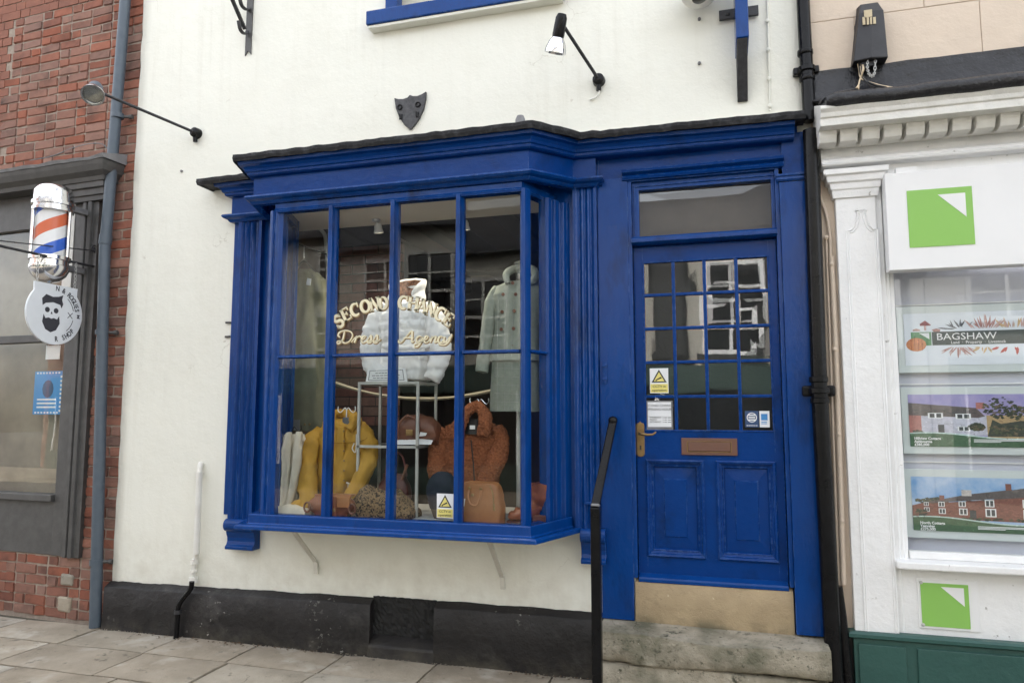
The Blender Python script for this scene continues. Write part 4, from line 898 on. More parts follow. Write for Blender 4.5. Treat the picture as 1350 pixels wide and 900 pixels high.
MB().lathe([(.0, .20), (.06, .19), (.11, .165), (.128, .13), (.128, .055), (.14, .05), (.14, .03), (.126, .025), (.126, .01), (.135, .005), (.135, -.015), (.1, -.02)], (ax.x, ax.y, h1), n=32).build('top_cap', CHROME, bp_)
MB().lathe([(.1, .02), (.135, .015), (.135, -.01), (.122, -.015), (.122, -.05), (.13, -.055), (.13, -.075), (.11, -.12), (.07, -.16), (.02, -.18), (.0, -.18)], (ax.x, ax.y, h0), n=32).build('bottom_cap', CHROME, bp_)
sp_ = MB()
for a in (-.35, 2.0): sp_.tube([(ax.x+math.cos(a)*.122, ax.y-math.sin(a)*.122, h0), (ax.x+math.cos(a)*.122, ax.y-math.sin(a)*.122, h1)], .012, 8)
sp_.build('guard_rod', CHROME, bp_)
mb = MB(); lbox(bu-.03, bu+.03, .02, bo-.10, h1+.03, h1+.07, mb); lbox(bu-.03, bu+.03, .02, bo-.10, h0-.06, h0-.02, mb); lbox(bu-.05, bu+.05, .02, .05, h0-.1, h1+.1, mb); mb.build('wall_mount', LEADGREY, bp_)
# pale worn board behind the pole
mb = MB(); lbox(pu0+.265, pu0+.36, .0, .035, PL(112, 420, .03)[1], czb, mb); mb.build('worn_board', WHITEC, brk)

# hanging sign on its iron bracket
hx = PL(131, 353, .0)[0]; hz = PL(131, 353, .0)[1]
hb = thing('sign_bracket', LP(hx, 0, hz), 'black iron bar with a scrolled stay carrying the round white sign', 'bracket')
MB().tube([LP(hx, -.01, hz), LP(hx, 1.05, hz)], .0095, 8).build('bar', IRON, hb)
MB().tube([LP(hx, .03, hz+.125), LP(hx, .95, hz+.012)], .0045, 6).build('stay', IRON, hb)
sc = [(.02+.038*(1-t/26)*math.cos(t*.5)+.02, hz+.13+.04*(1-t/26)*math.sin(t*.5)) for t in range(20)]
MB().tube([LP(hx, o, z_) for o, z_ in sc], .006, 6).build('scroll', IRON, hb)
# sign plate stands square to the wall below the bar
sx = LP(hx, 0, 0).x
e_r = PXs(107.5, 412, sx); t_p = PXs(104, 375, sx); b_p = PXs(80, 454, sx)
sr = .225; cy_ = e_r.y-sr; cz_ = (PXs(76, 455, sx).z)+sr
sg = thing('hanging_sign', (sx, cy_, cz_), 'round white barber sign with a bearded skull hanging from an iron bar', 'sign')
out = [(cy_+sr*math.cos(a), cz_+sr*math.sin(a)) for a in [rad(40-i*260/40) for i in range(41)]]
out += [(cy_-sr*.77, cz_+sr*.92), (cy_+sr*.77, cz_+sr*.92)]
SW = M('sign enamel white', (.74, .77, .80), .4, var=.3, vs=5)
MB().prism([(sx-.008, a, b) for a, b in out], (.016, 0, 0)).build('plate', SW, sg, bevel=.002)
fx = sx+.009
def splate(pts, mb, lift=0): return mb.prism([(fx+lift, cy_+a*sr, cz_+b*sr) for a, b in pts], (-.001, 0, 0))
DARK = M('sign dark print', (.035, .035, .045), .6, var=.2)
sk = MB(); hair = [(-.42, .30), (-.46, .55), (-.30, .72), (-.02, .66), (.22, .70), (.40, .78), (.36, .60), (.42, .44), (.36, .28), (.30, .40), (0, .46), (-.30, .40)]
KS = lambda q: [(a*.86-.10, b*.86-.05) for a, b in q]
splate(KS(hair), sk)
beard = [(-.36, -.02), (-.40, -.30), (-.26, -.56), (-.04, -.66), (.18, -.56), (.32, -.30), (.28, -.02), (.20, -.16), (.06, -.12), (-.04, -.16), (-.14, -.12), (-.28, -.16)]
splate(KS(beard), sk)
for ex in (-.22, .14): splate(KS([(ex+.10*math.cos(a*.55), .16+.10*math.sin(a*.55)) for a in range(11)]), sk)
splate(KS([(-.08, .02), (.0, .02), (-.04, .12)]), sk); sk.build('skull_print', DARK, sg)
ol = MB()
def sarc(mb, r, a0, a1, w=.02, n=16):
    for i in range(n):
        A, B = rad(a0+(a1-a0)*i/n), rad(a0+(a1-a0)*(i+1)/n)
        splate([(r*math.cos(A), r*math.sin(A)), (r*math.cos(B), r*math.sin(B)), ((r+w)*math.cos(B), (r+w)*math.sin(B)), ((r+w)*math.cos(A), (r+w)*math.sin(A))], mb)
sarc(ol, .66, -50, -12); ol.build('emblem_arc', DARK, sg); ol = MB(); sarc(ol, .66, 14, 52); ol.build('emblem_arc', DARK, sg); ol = MB()
splate([(.80, -.06), (.92, -.06), (.86, 0), (.92, .06), (.80, .06), (.80, .02), (.84, 0), (.80, -.02)], ol)
ol.build('emblem_flag', DARK, sg); ol = MB()
for s_ in (1, -1): splate([(.44, -.09*s_), (.46, -.10*s_), (.64, .09*s_), (.62, .10*s_)], ol)
ol.build('emblem_cross', DARK, sg)
def arc_text(s_, a0, step, r, up):
    for i, ch_ in enumerate(s_):
        if ch_ == ' ': continue
        A = rad(a0+step*i); rd = Vector((0, math.cos(A), math.sin(A))); tg = Vector((0, -math.sin(A), math.cos(A)))*(-1)
        if not up: rd2, tg2 = -rd, -tg
        else: rd2, tg2 = rd, tg
        text(ch_, .052, DARK, (fx, cy_+math.cos(A)*sr*r, cz_+math.sin(A)*sr*r), sg, ux=tg2, uz=rd2, bold=.001, sx=.8)
arc_text('N & ROGUES', 88, -8.2, .80, True); arc_text('R SHOP', -84, 9.2, .82, False)
ch = MB()
for s_ in (-.68, .68):
    a = Vector((sx, cy_+sr*s_, cz_+sr*.88)); top = hz-.008
    k = 7
    for i in range(k): 
        c_ = a+Vector((0, 0, (top-a.z)*(i+.5)/k)); h_ = (top-a.z)/k*.62
        ch.tube([c_+Vector((0 if i % 2 else .008*math.cos(q), .008*math.cos(q) if i % 2 else 0, h_*math.sin(q))) for q in [2*math.pi*j/10 for j in range(11)]], .0022, 5, caps=False)
ch.build('chain', STEEL, sg)

# ================================================================== RIGHT NEIGHBOUR: estate agent
est = thing('estate_agent_building', (2.2, .3, GZ), 'beige rendered house with white classical estate agent shopfront on the right', 'shop')
BX = .578
zcor = 1.50
bw = MB()
for r, (za, zb2) in enumerate(((P(1180, 84, 0).z, P(1180, 16, .0).z), (P(1180, 16, 0).z, 2.90), (2.90, 3.45), (3.45, 4.0), (4.0, 4.6))):
    xs = [BX, .83, 1.46, 2.1, 2.75, 3.4] if r % 2 == 0 else [BX, 1.19, 1.80, 2.45, 3.1, 3.4]
    for a, b in zip(xs, xs[1:]):
        MB().box(a+.0015, b-.0015, -.006+random.uniform(-.0015, .0015), .05, za+.0015, zb2-.0015).build('wall_block', BEIGE, est, bevel=.003)
MB().box(BX, 3.4, .002, .22, 1.2, 4.6).build('wall_core', BEIGE, est)
MB().box(BX, .76, -.004, .22, -1.19, 1.20).build('side_strip', BEIGE, est)
MB().box(BX, .76, -.02, .2, GZ-.02, -1.191).build('strip_foot', PLINTH, est)
# black fascia board and lead roll
a = P(1073, 97, -.03); 
fb = MB(); R = []
for i in range(40):
    x = BX+.006+2.8*i/39; n1 = noise.noise((x*5, 0, 3))*.006
    R.append([Vector((x, .0, P(1180, 80, -.03).z+n1)), Vector((x, -.03-n1, P(1180, 82, -.03).z+n1)), Vector((x, -.034+noise.noise((x*4, 2, 0))*.008, P(1180, 105, -.03).z)), Vector((x, -.05, P(1180, 118, -.05).z)), Vector((x, -.10, P(1180, 122, -.1).z)), Vector((x, .0, P(1180, 126, -.05).z))])
fb.rings(R).build('lead_upstand', BLEAD, est)
zr = P(1180, 124, -.30).z
RX = .665
MB().tube([Vector((RX-.05+2.9*i/60, -.30+noise.noise((i*.21, 2, 0))*.008, zr+noise.noise((i*.2, 0, 0))*.006)) for i in range(61)], [.024 if i < 1 else .040+.004*noise.noise((i*.3, 5, 0)) for i in range(61)], 12).build('lead_roll', BLEAD, est)
MB().prism([(RX-.03, -.30, zr+.035), (RX-.06, -.05, zr+.06), (RX-.06, -.03, zr+.03), (RX-.03, -.28, zr-.02)], (2.9, 0, .01)).build('cornice_lead', BLEAD, est)
Z = lambda py, y: P(1180, py, y).z
EP = lambda px, py, y: [(P(px, py, y).x, -.05), (3.4, -.05)]
d = lambda y: -.05-y     # outward offset for a given y
cor = MB().sweep(EP(1081, 150, -.28), [(-.04, Z(158, -.28)), (.21, Z(158, -.26)), (.23, Z(157, -.28)), (.23, Z(147, -.28)), (.24, Z(145, -.29)), (.245, Z(139, -.295)), (.26, Z(133, -.31)), (.255, Z(129, -.305)), (-.04, Z(120, -.1))])
cor = cor.build('cornice', WHITEC, est, bevel=.003)
MB().sweep(EP(1084, 170, -.10), [(-.04, Z(186, -.11)), (.045, Z(186, -.10)), (.05, Z(184, -.10)), (.06, Z(160, -.11)), (-.04, Z(160, -.11))]).build('dentil_band', WHITEC, cor)
dz0, dz1 = Z(183, -.17), Z(163, -.17)
x = .645; dpx = []
dm = MB().prism([(0, -.11, dz0+.002), (0, -.165, dz0), (0, -.19, dz0+.006), (0, -.205, (dz0+dz1)/2), (0, -.205, dz1+.01), (0, -.11, dz1+.01)], (.088, 0, 0)).mesh('dentil', WHITEC)
xd = [P(q, 170, -.20).x for q in (1078.5, 1106, 1135, 1164, 1194, 1224, 1255)]
while xd[-1] < 3.2: xd.append(xd[-1]*2-xd[-2])
for i, x in enumerate(xd):
    o = bpy.data.objects.new('dentil', dm); o.location = (x+.004, 0, 0); link(o, cor, bevel=.004)
MB().sweep(EP(1083, 208, -.10), [(-.04, Z(213, -.1)), (.035, Z(213, -.09)), (.06, Z(211, -.11)), (.065, Z(208, -.12)), (.045, Z(206, -.10)), (.048, Z(203, -.1)), (.03, Z(201, -.08)), (.022, Z(199, -.08)), (.012, Z(186, -.07)), (-.04, Z(186, -.07))]).build('bed_moulding', WHITE, cor, bevel=.002)
ent = MB().sweep(EP(1089, 225, -.05), [(-.05, Z(232, -.05)), (0, Z(232, -.05)), (0, Z(212.5, -.05)), (-.05, Z(212.5, -.05))]).build('frieze', WHITE, est)
# pilaster
pa, pb = P(1112, 500, -.05).x, P(1172, 500, -.05).x
pzt, pzb2 = P(1135, 262, -.05).z, P(1140, 836, -.05).z
pm = MB().box(pa, pb-.02, -.05, .05, pzb2, pzt+.01)
pe = pm.build('pilaster', WHITE, est, bevel=.004)
cpz = [P(1135, q, -.08).z for q in (258, 247, 238, 229)]
MB().sweep([(pa, -.0), (pa, -.05), (pb-.02, -.05), (pb-.02, 0)], [(-.03, cpz[0]), (.012, cpz[0]), (.018, cpz[1]-.005), (.025, cpz[1]), (.03, cpz[2]-.004), (.042, cpz[2]), (.048, cpz[3]-.006), (.062, cpz[3]), (.062, cpz[3]+.03), (-.03, cpz[3]+.03)]).build('capital', WHITE, pe, bevel=.003)
# raised bead outline of the sunk panel with its shaped head
q0, q1 = P(1117, 330, -.05).x, P(1158, 330, -.05).x; zt3 = P(1135, 304, -.05).z; zt4 = P(1135, 277, -.05).z; xm_ = (q0+q1)/2
bead = [(q0, pzb2+.02), (q0, zt3), (q0+.022, zt3+.004), (q0+.040, zt3+.025), (q0+.052, zt3+.06), (q0+.060, zt4-.012), (xm_-.028, zt4-.006), (xm_-.02, zt4), (xm_+.02, zt4), (xm_+.028, zt4-.006), (q1-.060, zt4-.012), (q1-.052, zt3+.06), (q1-.040, zt3+.025), (q1-.022, zt3+.004), (q1, zt3), (q1, pzb2+.02)]
MB().tube([(a, -.050, b) for a, b in bead], .0055, 6).build('panel_bead', WHITE, pe)
MB().tube([(a+(.012 if a < xm_ else -.012), -.050, b-.010) for a, b in bead], .004, 6).build('panel_bead', WHITE, pe)
# window frame, glass, sill
fa = P(1190, 550, -.02).x; zsill = P(1200, 737, -.06).z; ztop_ = P(1180, 352, -.02).z
sfm = MB().prism([(pb-.021, .05, pzb2), (pb-.021, -.028, pzb2), (pb+.012, -.034, pzb2), (pb+.02, -.020, pzb2), (fa-.03, -.022, pzb2), (fa-.022, -.012, pzb2), (fa-.004, -.006, pzb2), (fa, .02, pzb2), (fa, .05, pzb2)], (0, 0, Z(232, -.05)-pzb2))
sw = sfm.build('shop_window', WHITE, est, bevel=.002)
MB().box(fa, 3.4, -.01, .04, ztop_, Z(232, -.04)).build('window_rail', WHITE, sw, bevel=.004)
MB().box(fa, 3.4, -.012, .04, zsill-.004, zsill+.035).build('window_rail', WHITE, sw, bevel=.004)
MB().box(fa-.01, 3.4, .012, .016, zsill, ztop_).build('window_pane', GLASSR, sw)
MB().box(fa-.08, 3.4, -.11, .04, P(1200, 751, -.11).z, zsill-.005).build('window_sill', WHITE, sw, bevel=.008)
zpl = P(1200, 842, -.05).z
MB().box(fa-.06, 3.4, -.022, .05, zpl, P(1200, 751, -.11).z-.001).build('lower_panel', WHITE, est, bevel=.003)
gp = MB().box(pa-.01, 3.4, -.055, .05, GZ-.02, zpl-.0).build('green_stallriser', DKGREEN, est, bevel=.003)
MB().sweep([(pa-.012, .0), (pa-.012, -.055), (3.4, -.055)], [(-.02, zpl-.012), (.012, zpl-.012), (.022, zpl-.004), (.022, zpl+.012), (.012, zpl+.022), (-.02, zpl+.026)]).build('green_rail', DKGREEN, gp)
for x0, x1 in ((pa+.01, P(1195, 870, -.06).x), (P(1210, 870, -.06).x, 1.9)): MB().box(x0, x1, -.066, -.054, GZ-.02, zpl-.04).build('green_panel', DKGREEN, gp, bevel=.004)
LILAC = M('pale lilac back panel', (.60, .61, .69), .6, col2=(.52, .53, .61), var=.6, vs=3)
MB().box(fa-.02, 3.4, .10, .12, zsill, ztop_+.1).build('window_back', LILAC, sw)
MB().box(fa-.02, 3.4, .02, .10, zsill-.01, zsill+.002).build('window_board', WHITE, sw)

# fascia signs: lime square with a white triangle
def lime(o, x0, x1, z0, z1, y, tri):
    MB().box(x0, x1, y-.002, y, z0, z1).build('lime_square', GREEN, o)
    MB().plate(tri, y-.004, .002).build('white_triangle', SIGNW, o)
y = -.135; a = P(1166, 229, y); b = P(1168, 357, y)
t = thing('shop_sign', (1.6, y, b.z), 'large projecting white sign with lime square above the estate agent window', 'sign')
MB().box(a.x, 3.0, y, -.05, b.z, a.z).build('board', SIGNW, t, bevel=.004)
g0, g1 = P(1195, 252, y), P(1197, 327, y); gx = P(1281, 250, y).x
lime(t, g0.x, gx, g1.z, g0.z, y-.001, [(P(1236, 257, y).x, P(1236, 257, y).z), (P(1272, 255, y).x, P(1236, 257, y).z), (P(1272, 255, y).x, P(1272, 286, y).z)])
MB().box(a.x+.06, a.x+.16, -.12, -.09, a.z+.001, a.z+.03).build('fixing_clip', WHITE, t)
y = -.03; a = P(1208.5, 762, y); b = P(1210, 827, y)
t = thing('shop_sign', (1.4, y, b.z), 'small white sign with lime square below the estate agent sill', 'sign')
xr = P(1290, 780, y).x
MB().box(a.x, xr, y, -.021, b.z, a.z).build('board', SIGNW, t, bevel=.002)
lime(t, P(1213, 770, y).x, P(1276, 770, y).x, P(1215, 824, y).z, P(1213, 767, y).z, y-.001, [(P(1240, 772.5, y).x, P(1240, 773, y).z), (P(1270, 772, y).x, P(1240, 773, y).z), (P(1270, 772, y).x, P(1270, 799, y).z)])
for q in ((a.x+.018, a.z-.018), (a.x+.018, b.z+.018)): MB().lathe([(.009, 0), (.009, .004), (.004, .006), (0, .006)], (q[0], y-.0, q[1]), (0, -1, 0), 12).build('screw', STEEL, t)

# display cards in the window
CY = .06
def card(py0, py1, px0, label, grey=True):
    a, b = P(px0, py0, CY), P(px0, py1, CY); x1 = a.x+.66
    t = thing('display_card', ((a.x+x1)/2, CY, b.z), label, 'display card', 'display cards hanging in the estate agent window')
    MB().box(a.x-.035, x1+.035, CY+.002, CY+.008, b.z-.04, a.z+.04).build('acrylic_pocket', M('acrylic pocket', (.60, .65, .65), .25, var=.2), t, bevel=.002)
    return t, a.x, x1, b.z, a.z
def frac(x0, x1, z0, z1): return lambda u, v: (x0+(x1-x0)*u, z0+(z1-z0)*v)
CM = lambda nm, c, **k: M('print '+nm, c, .5, var=k.pop('var', .8), vs=k.pop('vs', 38), speck=[(tuple(min(1, q*1.6+.03) for q in c), 85, .60, .70), (tuple(q*.45 for q in c), 60, .60, .70)], **k)
lay = [0]
def pp(t, F, pts, mat, nm, lift): MB().plate([F(u, v) for u, v in pts], CY-.0005*lift, .0005).build(nm, mat, t)
R4 = lambda a, b, c, d: [(a, c), (b, c), (b, d), (a, d)]
t, x0, x1, z0, z1 = card(414, 482, 1190.5, 'white autumn display card with pumpkin and dark name banner'); F = frac(x0, x1, z0, z1)
pp(t, F, R4(0, 1, 0, 1), M('print pale blue white', (.74, .78, .84), .5, var=.3, vs=6), 'sheet', 1)
pp(t, F, R4(.05, .20, .38, .64), CM('sage', (.10, .26, .12)), 'sage_square', 2); pp(t, F, [(.11, .62), (.185, .62), (.185, .50)], PAPER, 'white_triangle', 3)
pp(t, F, R4(.205, .96, .38, .64), CM('banner', (.03, .05, .05)), 'dark_banner', 2)
PK = CM('pumpkin', (.62, .24, .10)); PD = CM('pumpkin line', (.40, .12, .06)); RU = CM('rust leaf', (.44, .22, .20)); SL = CM('slate leaf', (.16, .17, .19)); PI = CM('pink leaf', (.58, .38, .35)); OR = CM('ochre leaf', (.66, .46, .25))
pp(t, F, [(.085+.075*math.cos(a*.4), .40+.13*math.sin(a*.4)) for a in range(16)], PK, 'pumpkin', 4)
for k in range(4): pp(t, F, [(.045+.027*k, .29), (.050+.027*k, .29), (.050+.027*k, .51), (.045+.027*k, .51)], PD, 'pumpkin_rib', 5)
rr_ = random.Random(5)
def leaf(u, v, l, ang, w, mat): 
    c_, s_ = math.cos(rad(ang)), math.sin(rad(ang)); asp = (z1-z0)/(x1-x0)
    l *= rr_.uniform(.45, 1.0); ang += rr_.uniform(-14, 14); w *= .62; c_, s_ = math.cos(rad(ang)), math.sin(rad(ang)); u += rr_.uniform(-.03, .03)
    pts = [(0, 0), (.3, w), (.7, w*.8), (1, 0), (.7, -w*.8), (.3, -w)]
    pp(t, F, [(u+(a*c_-b*s_)*l*asp, v+(a*s_+b*c_)*l) for a, b in pts], mat, 'printed_leaf', 2+rr_.random()*2)
for k in range(16): leaf(.36+.006*k, .68+.004*k, .25-.008*k, 168-8*k, .11, SL)
for k in range(22): leaf(.53+.006*k, .68, .22+.08*rr_.random(), 140-5*k, .10, RU if k % 3 else PI)
for k in range(18): leaf(.72+.01*k, .68, .18+.1*rr_.random(), 130-5*k, .12, PI if k % 2 else OR)
for k in range(20): leaf(.34+.006*k, .34, .2+.06*rr_.random(), 200+7*k, .10, PI if k % 2 else RU)
for k in range(6): leaf(.54+.015*k, .33, .18, 200+22*k, .22, OR)
for k in range(6): leaf(.70+.03*k, .32, .2, 210+20*k, .25, CM('red leaf', (.55, .10, .08)))
pp(t, F, [(.12, .80), (.16, .86), (.20, .78), (.20, .76), (.12, .76)], CM('mushroom', (.28, .07, .08)), 'mushroom', 3); pp(t, F, R4(.15, .165, .67, .76), PI, 'mushroom_stem', 3)
pp(t, F, [(.065, .69), (.09, .71), (.12, .69), (.12, .66), (.065, .66)], PI, 'mushroom', 3); pp(t, F, [(.205, .68), (.24, .70), (.27, .68), (.265, .64), (.22, .64)], RU, 'acorn', 3)
text('BAGSHAW', (z1-z0)*.185, PAPER, (*[F(.235, .54)[0]], CY-.003, F(.2, .535)[1]), t, align='LEFT', sx=1.12); text('Land  ·  Property  ·  Livestock', (z1-z0)*.075, PAPER, (F(.34, .4)[0], CY-.003, F(0, .425)[1]), t, align='LEFT')
SKYP = M('print sky violet', (.26, .24, .50), .5, col2=(.44, .38, .58), vs=9, var=.9); SKYC = M('print sky blue', (.17, .34, .62), .5, col2=(.50, .60, .74), vs=9, var=.9); GRN = CM('card green', (.055, .125, .06)); ROOF = CM('roof', (.11, .085, .085)); WHW = CM('white house', (.56, .56, .66)); RBR = CM('red house', (.22, .075, .055)); DKW = CM('dark pane', (.05, .055, .06)); TREE = CM('dark tree', (.04, .05, .035)); PALE = CM('pale curve', (.55, .70, .66)); FIELD = CM('field', (.45, .32, .16)); BRK2 = CM('pink brick', (.42, .16, .14))
TR2 = [CM('leaf dark', (.025, .035, .02), vs=60), CM('leaf mid', (.07, .085, .04), vs=60), CM('leaf brown', (.13, .10, .055), vs=60)]
def foliage(t, F, cu_, cv, ru, rv, n_, lift):
    ms = [MB(), MB(), MB()]
    for k in range(n_):
        a = rr_.uniform(0, 6.28); q = rr_.random()**.6; u, v = cu_+ru*q*math.cos(a), cv+rv*q*math.sin(a); h = rr_.uniform(.012, .03); w = h*.7; tt = rr_.uniform(0, 3)
        if not (.0 < u-w and u+w < 1 and 0 < v-h and v+h < 1): continue
        ms[rr_.choice((0, 0, 1, 2))].plate([F(u+w*math.cos(tt+i*1.57), v+h*math.sin(tt+i*1.57)) for i in range(4)], CY-.0005*(lift+k/n_*.5), .0002)
    for m_, mt in zip(ms, TR2): 
        if m_.v: m_.build('foliage_print', mt, t)['kind'] = 'stuff'
def courses(t, F, u0, u1, v0, v1, mat, lift, n_=40):
    m_ = MB()
    for k in range(n_):
        u, v = rr_.uniform(u0, u1-.03), rr_.uniform(v0, v1-.02); m_.plate([F(a, b) for a, b in R4(u, u+rr_.uniform(.012, .035), v, v+.010)], CY-.0005*lift, .0002)
    m_.build('course_print', mat, t)['kind'] = 'stuff'
def swoosh(t, F, nm):
    top = [(u, .20+.055*math.sin((u*.95+.10)*2*math.pi*.85+.35)) for u in [i/16 for i in range(17)]]
    pp(t, F, [(0, 0), (1, 0)]+[(u, v) for u, v in top[::-1]], GRN, 'green_band', 6)
    for i in range(16): pp(t, F, [top[i], top[i+1], (top[i+1][0], top[i+1][1]+.022), (top[i][0], top[i][1]+.022)], PALE, 'pale_curve', 7)
def win(t, F, u, v, w, h, lift=4):
    pp(t, F, R4(u, u+w, v, v+h), PAPER, 'printed_window', lift)
    for k in range(2): pp(t, F, R4(u+w*(.12+.44*k), u+w*(.44+.44*k), v+h*.12, v+h*.88), DKW, 'printed_window', lift+1)
t, x0, x1, z0, z1 = card(520, 588, 1196.5, 'display card with a white cottage under a violet sky'); F = frac(x0, x1, z0, z1)
pp(t, F, R4(0, 1, 0, 1), SKYP, 'sky_print', 1)
pp(t, F, R4(.56, 1, .15, .60), FIELD, 'field_print', 2.4); pp(t, F, [(.56, .2), (1, .2), (1, .42), (.8, .5), (.66, .44), (.6, .52)], TREE, 'bush_print', 2.8)
pp(t, F, R4(0, .1, .25, .62), BRK2, 'brick_print', 3); pp(t, F, R4(.09, .56, .22, .60), WHW, 'house_print', 3.2)
pp(t, F, [(0, .60), (.10, .59), (.50, .55), (.55, .58), (.49, .74), (.0, .84)], ROOF, 'roof_print', 3.4); pp(t, F, R4(.49, .55, .72, .84), BRK2, 'chimney_print', 3.6)
for u, v in ((.14, .545), (.34, .53)): win(t, F, u, v, .11, .10)
win(t, F, .35, .30, .09, .09); pp(t, F, R4(.21, .255, .25, .42), DKW, 'printed_door', 4); pp(t, F, [(.49+.06*math.cos(a*.6), .38+.08*math.sin(a*.6)) for a in range(11)], TREE, 'tree_print', 4.5)
foliage(t, F, .66, .74, .12, .20, 90, 4.6); foliage(t, F, .80, .66, .12, .14, 60, 4.6); foliage(t, F, .70, .32, .14, .10, 70, 4.7); foliage(t, F, .90, .30, .10, .10, 50, 4.7); foliage(t, F, .05, .25, .06, .05, 24, 4.7); foliage(t, F, .49, .38, .055, .07, 30, 5.2)
courses(t, F, .02, .50, .60, .72, DKW, 3.6, 60); courses(t, F, .10, .55, .26, .56, CM('house shade', (.47, .47, .56)), 3.5, 40); courses(t, F, .58, 1, .36, .58, CM('field shade', (.30, .19, .10)), 2.6, 50)
swoosh(t, F, ''); pp(t, F, R4(.96, 1, .86, .96), GREEN, 'lime_corner', 3)
for k, s_ in enumerate(('Hillview Cottage', 'Ashbourne', '£385,000')): text(s_, (z1-z0)*.068, PAPER, (F(.03, 0)[0], CY-.0045, F(0, .155-.06*k)[1]), t, align='LEFT', bold=.0006)
mb = MB()
for k in range(3): mb.plate([F(u, v) for u, v in R4(.46, .95-.3*(k == 2), .135-.022*k, .147-.022*k)], CY-.0042, .0004)
mb.build('small_print', PAPER, t)
t, x0, x1, z0, z1 = card(627.5, 698, 1200.5, 'display card with a red brick terrace under a blue sky'); F = frac(x0, x1, z0, z1)
pp(t, F, R4(0, 1, 0, 1), SKYC, 'sky_print', 1); pp(t, F, [(.02, .3), (.3, .3), (.26, .58), (.19, .63), (.12, .60), (.07, .52)], TREE, 'tree_print', 2)
pp(t, F, [(.0, .24), (1, .2), (1, .72), (.62, .62), (.2, .52), (.06, .50), (.0, .46)], RBR, 'terrace_print', 3); pp(t, F, [(.06, .50), (.2, .53), (.62, .63), (.66, .65), (.72, .80), (.40, .69), (.20, .58)], ROOF, 'roof_print', 3.4)
pp(t, F, [(.58, .61), (1, .70), (1, .92), (.72, .79)], ROOF, 'roof_print', 3.5); pp(t, F, R4(.36, .43, .66, .77), CM('pale chimney', (.6, .55, .52)), 'chimney_print', 3.7); pp(t, F, R4(.20, .235, .57, .66), RBR, 'chimney_print', 3.7); pp(t, F, R4(.67, .71, .78, .90), RBR, 'chimney_print', 3.7)
for u, v, h in ((.085, .46, .07), (.085, .35, .08), (.19, .45, .09), (.19, .32, .10), (.335, .46, .10), (.335, .31, .12), (.52, .47, .13), (.52, .29, .15), (.78, .47, .15), (.78, .27, .17)): win(t, F, u, v, h*.5, h)
courses(t, F, .08, 1, .26, .50, CM('brick light', (.30, .12, .085)), 3.3, 110); courses(t, F, .08, 1, .26, .56, CM('brick dark', (.13, .045, .035)), 3.3, 90); courses(t, F, .30, .62, .56, .62, ROOF, 3.45, 20); courses(t, F, .70, 1, .72, .84, CM('roof light', (.2, .16, .15)), 3.6, 40)
foliage(t, F, .13, .54, .10, .06, 40, 2.5); foliage(t, F, .05, .32, .06, .08, 30, 3.8); foliage(t, F, .60, .24, .4, .02, 40, 4.9)
pp(t, F, R4(.41, .455, .24, .40), DKW, 'printed_door', 4); swoosh(t, F, '')
for k, s_ in enumerate(('North Cottage', 'Yeaveley', '£275,000')): text(s_, (z1-z0)*.068, PAPER, (F(.05, 0)[0], CY-.0045, F(0, .145-.058*k)[1]), t, align='LEFT', bold=.0006)
mb = MB()
for k in range(3): mb.plate([F(u, v) for u, v in R4(.46, .95-.3*(k == 2), .105-.022*k, .117-.022*k)], CY-.0042, .0004)
mb.build('small_print', PAPER, t)
for k, py in enumerate((401, 492, 506, 596, 609, 708)):
    zz = P(1240, py, CY+.03).z
    MB().box(fa-.01, 3.3, CY+.03, CY+.034, zz-.003, zz+.003).build('display_wire', WHITE, sw)

# cables and conduits on the beige strip
cd_ = thing('conduit', (.66, -.03, -1.2), 'cream painted electric conduit running down the beige strip', 'conduit')
def pc(pts, y): return [P(a, b, y) for a, b in pts]
MB().tube(spline(pc([(1076, 232), (1080, 255), (1090, 285), (1094, 310), (1095, 340)], -.02), 5), .009, 8).build('cable', BEIGE, cd_)
MB().tube(pc([(1096, 338), (1103, 480), (1108, 640), (1112, 770)], -.022), .015, 10).build('pipe', BEIGE, cd_)
MB().tube(pc([(1089, 312), (1095, 470), (1101, 640), (1106, 770)], -.016), .007, 8).build('cable', BEIGE, cd_)
for a, b in ((1096, 348), (1100, 460), (1106, 572), (1110, 686), (1089, 313), (1113, 806)): MB().lathe([(.012, 0), (.012, .012), (.006, .016), (0, .016)], P(a, b, -.028), (0, -1, 0), 8).build('clip', BEIGE, cd_)

# black cast iron downpipe at the shop's right edge
dp = thing('downpipe', (.57, -.08, GZ), 'black cast iron downpipe between the blue shop and beige house', 'drainpipe')
MB().tube(pc([(1057, -40), (1060, 30), (1067, 150), (1068, 160)], -.05), .036, 18).build('pipe', BLACK, dp)
MB().tube(pc([(1068.5, 172), (1080, 510)], -.085), .042, 18).build('pipe', BLACK, dp)
MB().tube(pc([(1080, 510), (1101, 905)], -.085), .044, 18).build('pipe', BLACK, dp)
for q, y, r in (((1061.5, 70), -.05, .043), ((1063, 92), -.05, .048), ((1064, 104), -.05, .043), ((1079, 500), -.085, .049), ((1080, 515), -.085, .056), ((1081, 528), -.085, .049)):
    c_ = P(*q, y); MB().tube([c_-Vector((0, 0, .016)), c_-Vector((0, 0, .012)), c_+Vector((0, 0, .012)), c_+Vector((0, 0, .016))], [r*.9, r, r, r*.9], 18).build('collar', BLACK, dp)
c_ = P(1080, 515, -.085); MB().box(c_.x-.085, c_.x+.085, -.075, -.03, c_.z-.03, c_.z+.03).build('ear', BLACK, dp, bevel=.012)
c_ = P(1063, 92, -.05); MB().box(c_.x-.07, c_.x+.07, -.05, -.005, c_.z-.022, c_.z+.022).build('ear', BLACK, dp, bevel=.008)
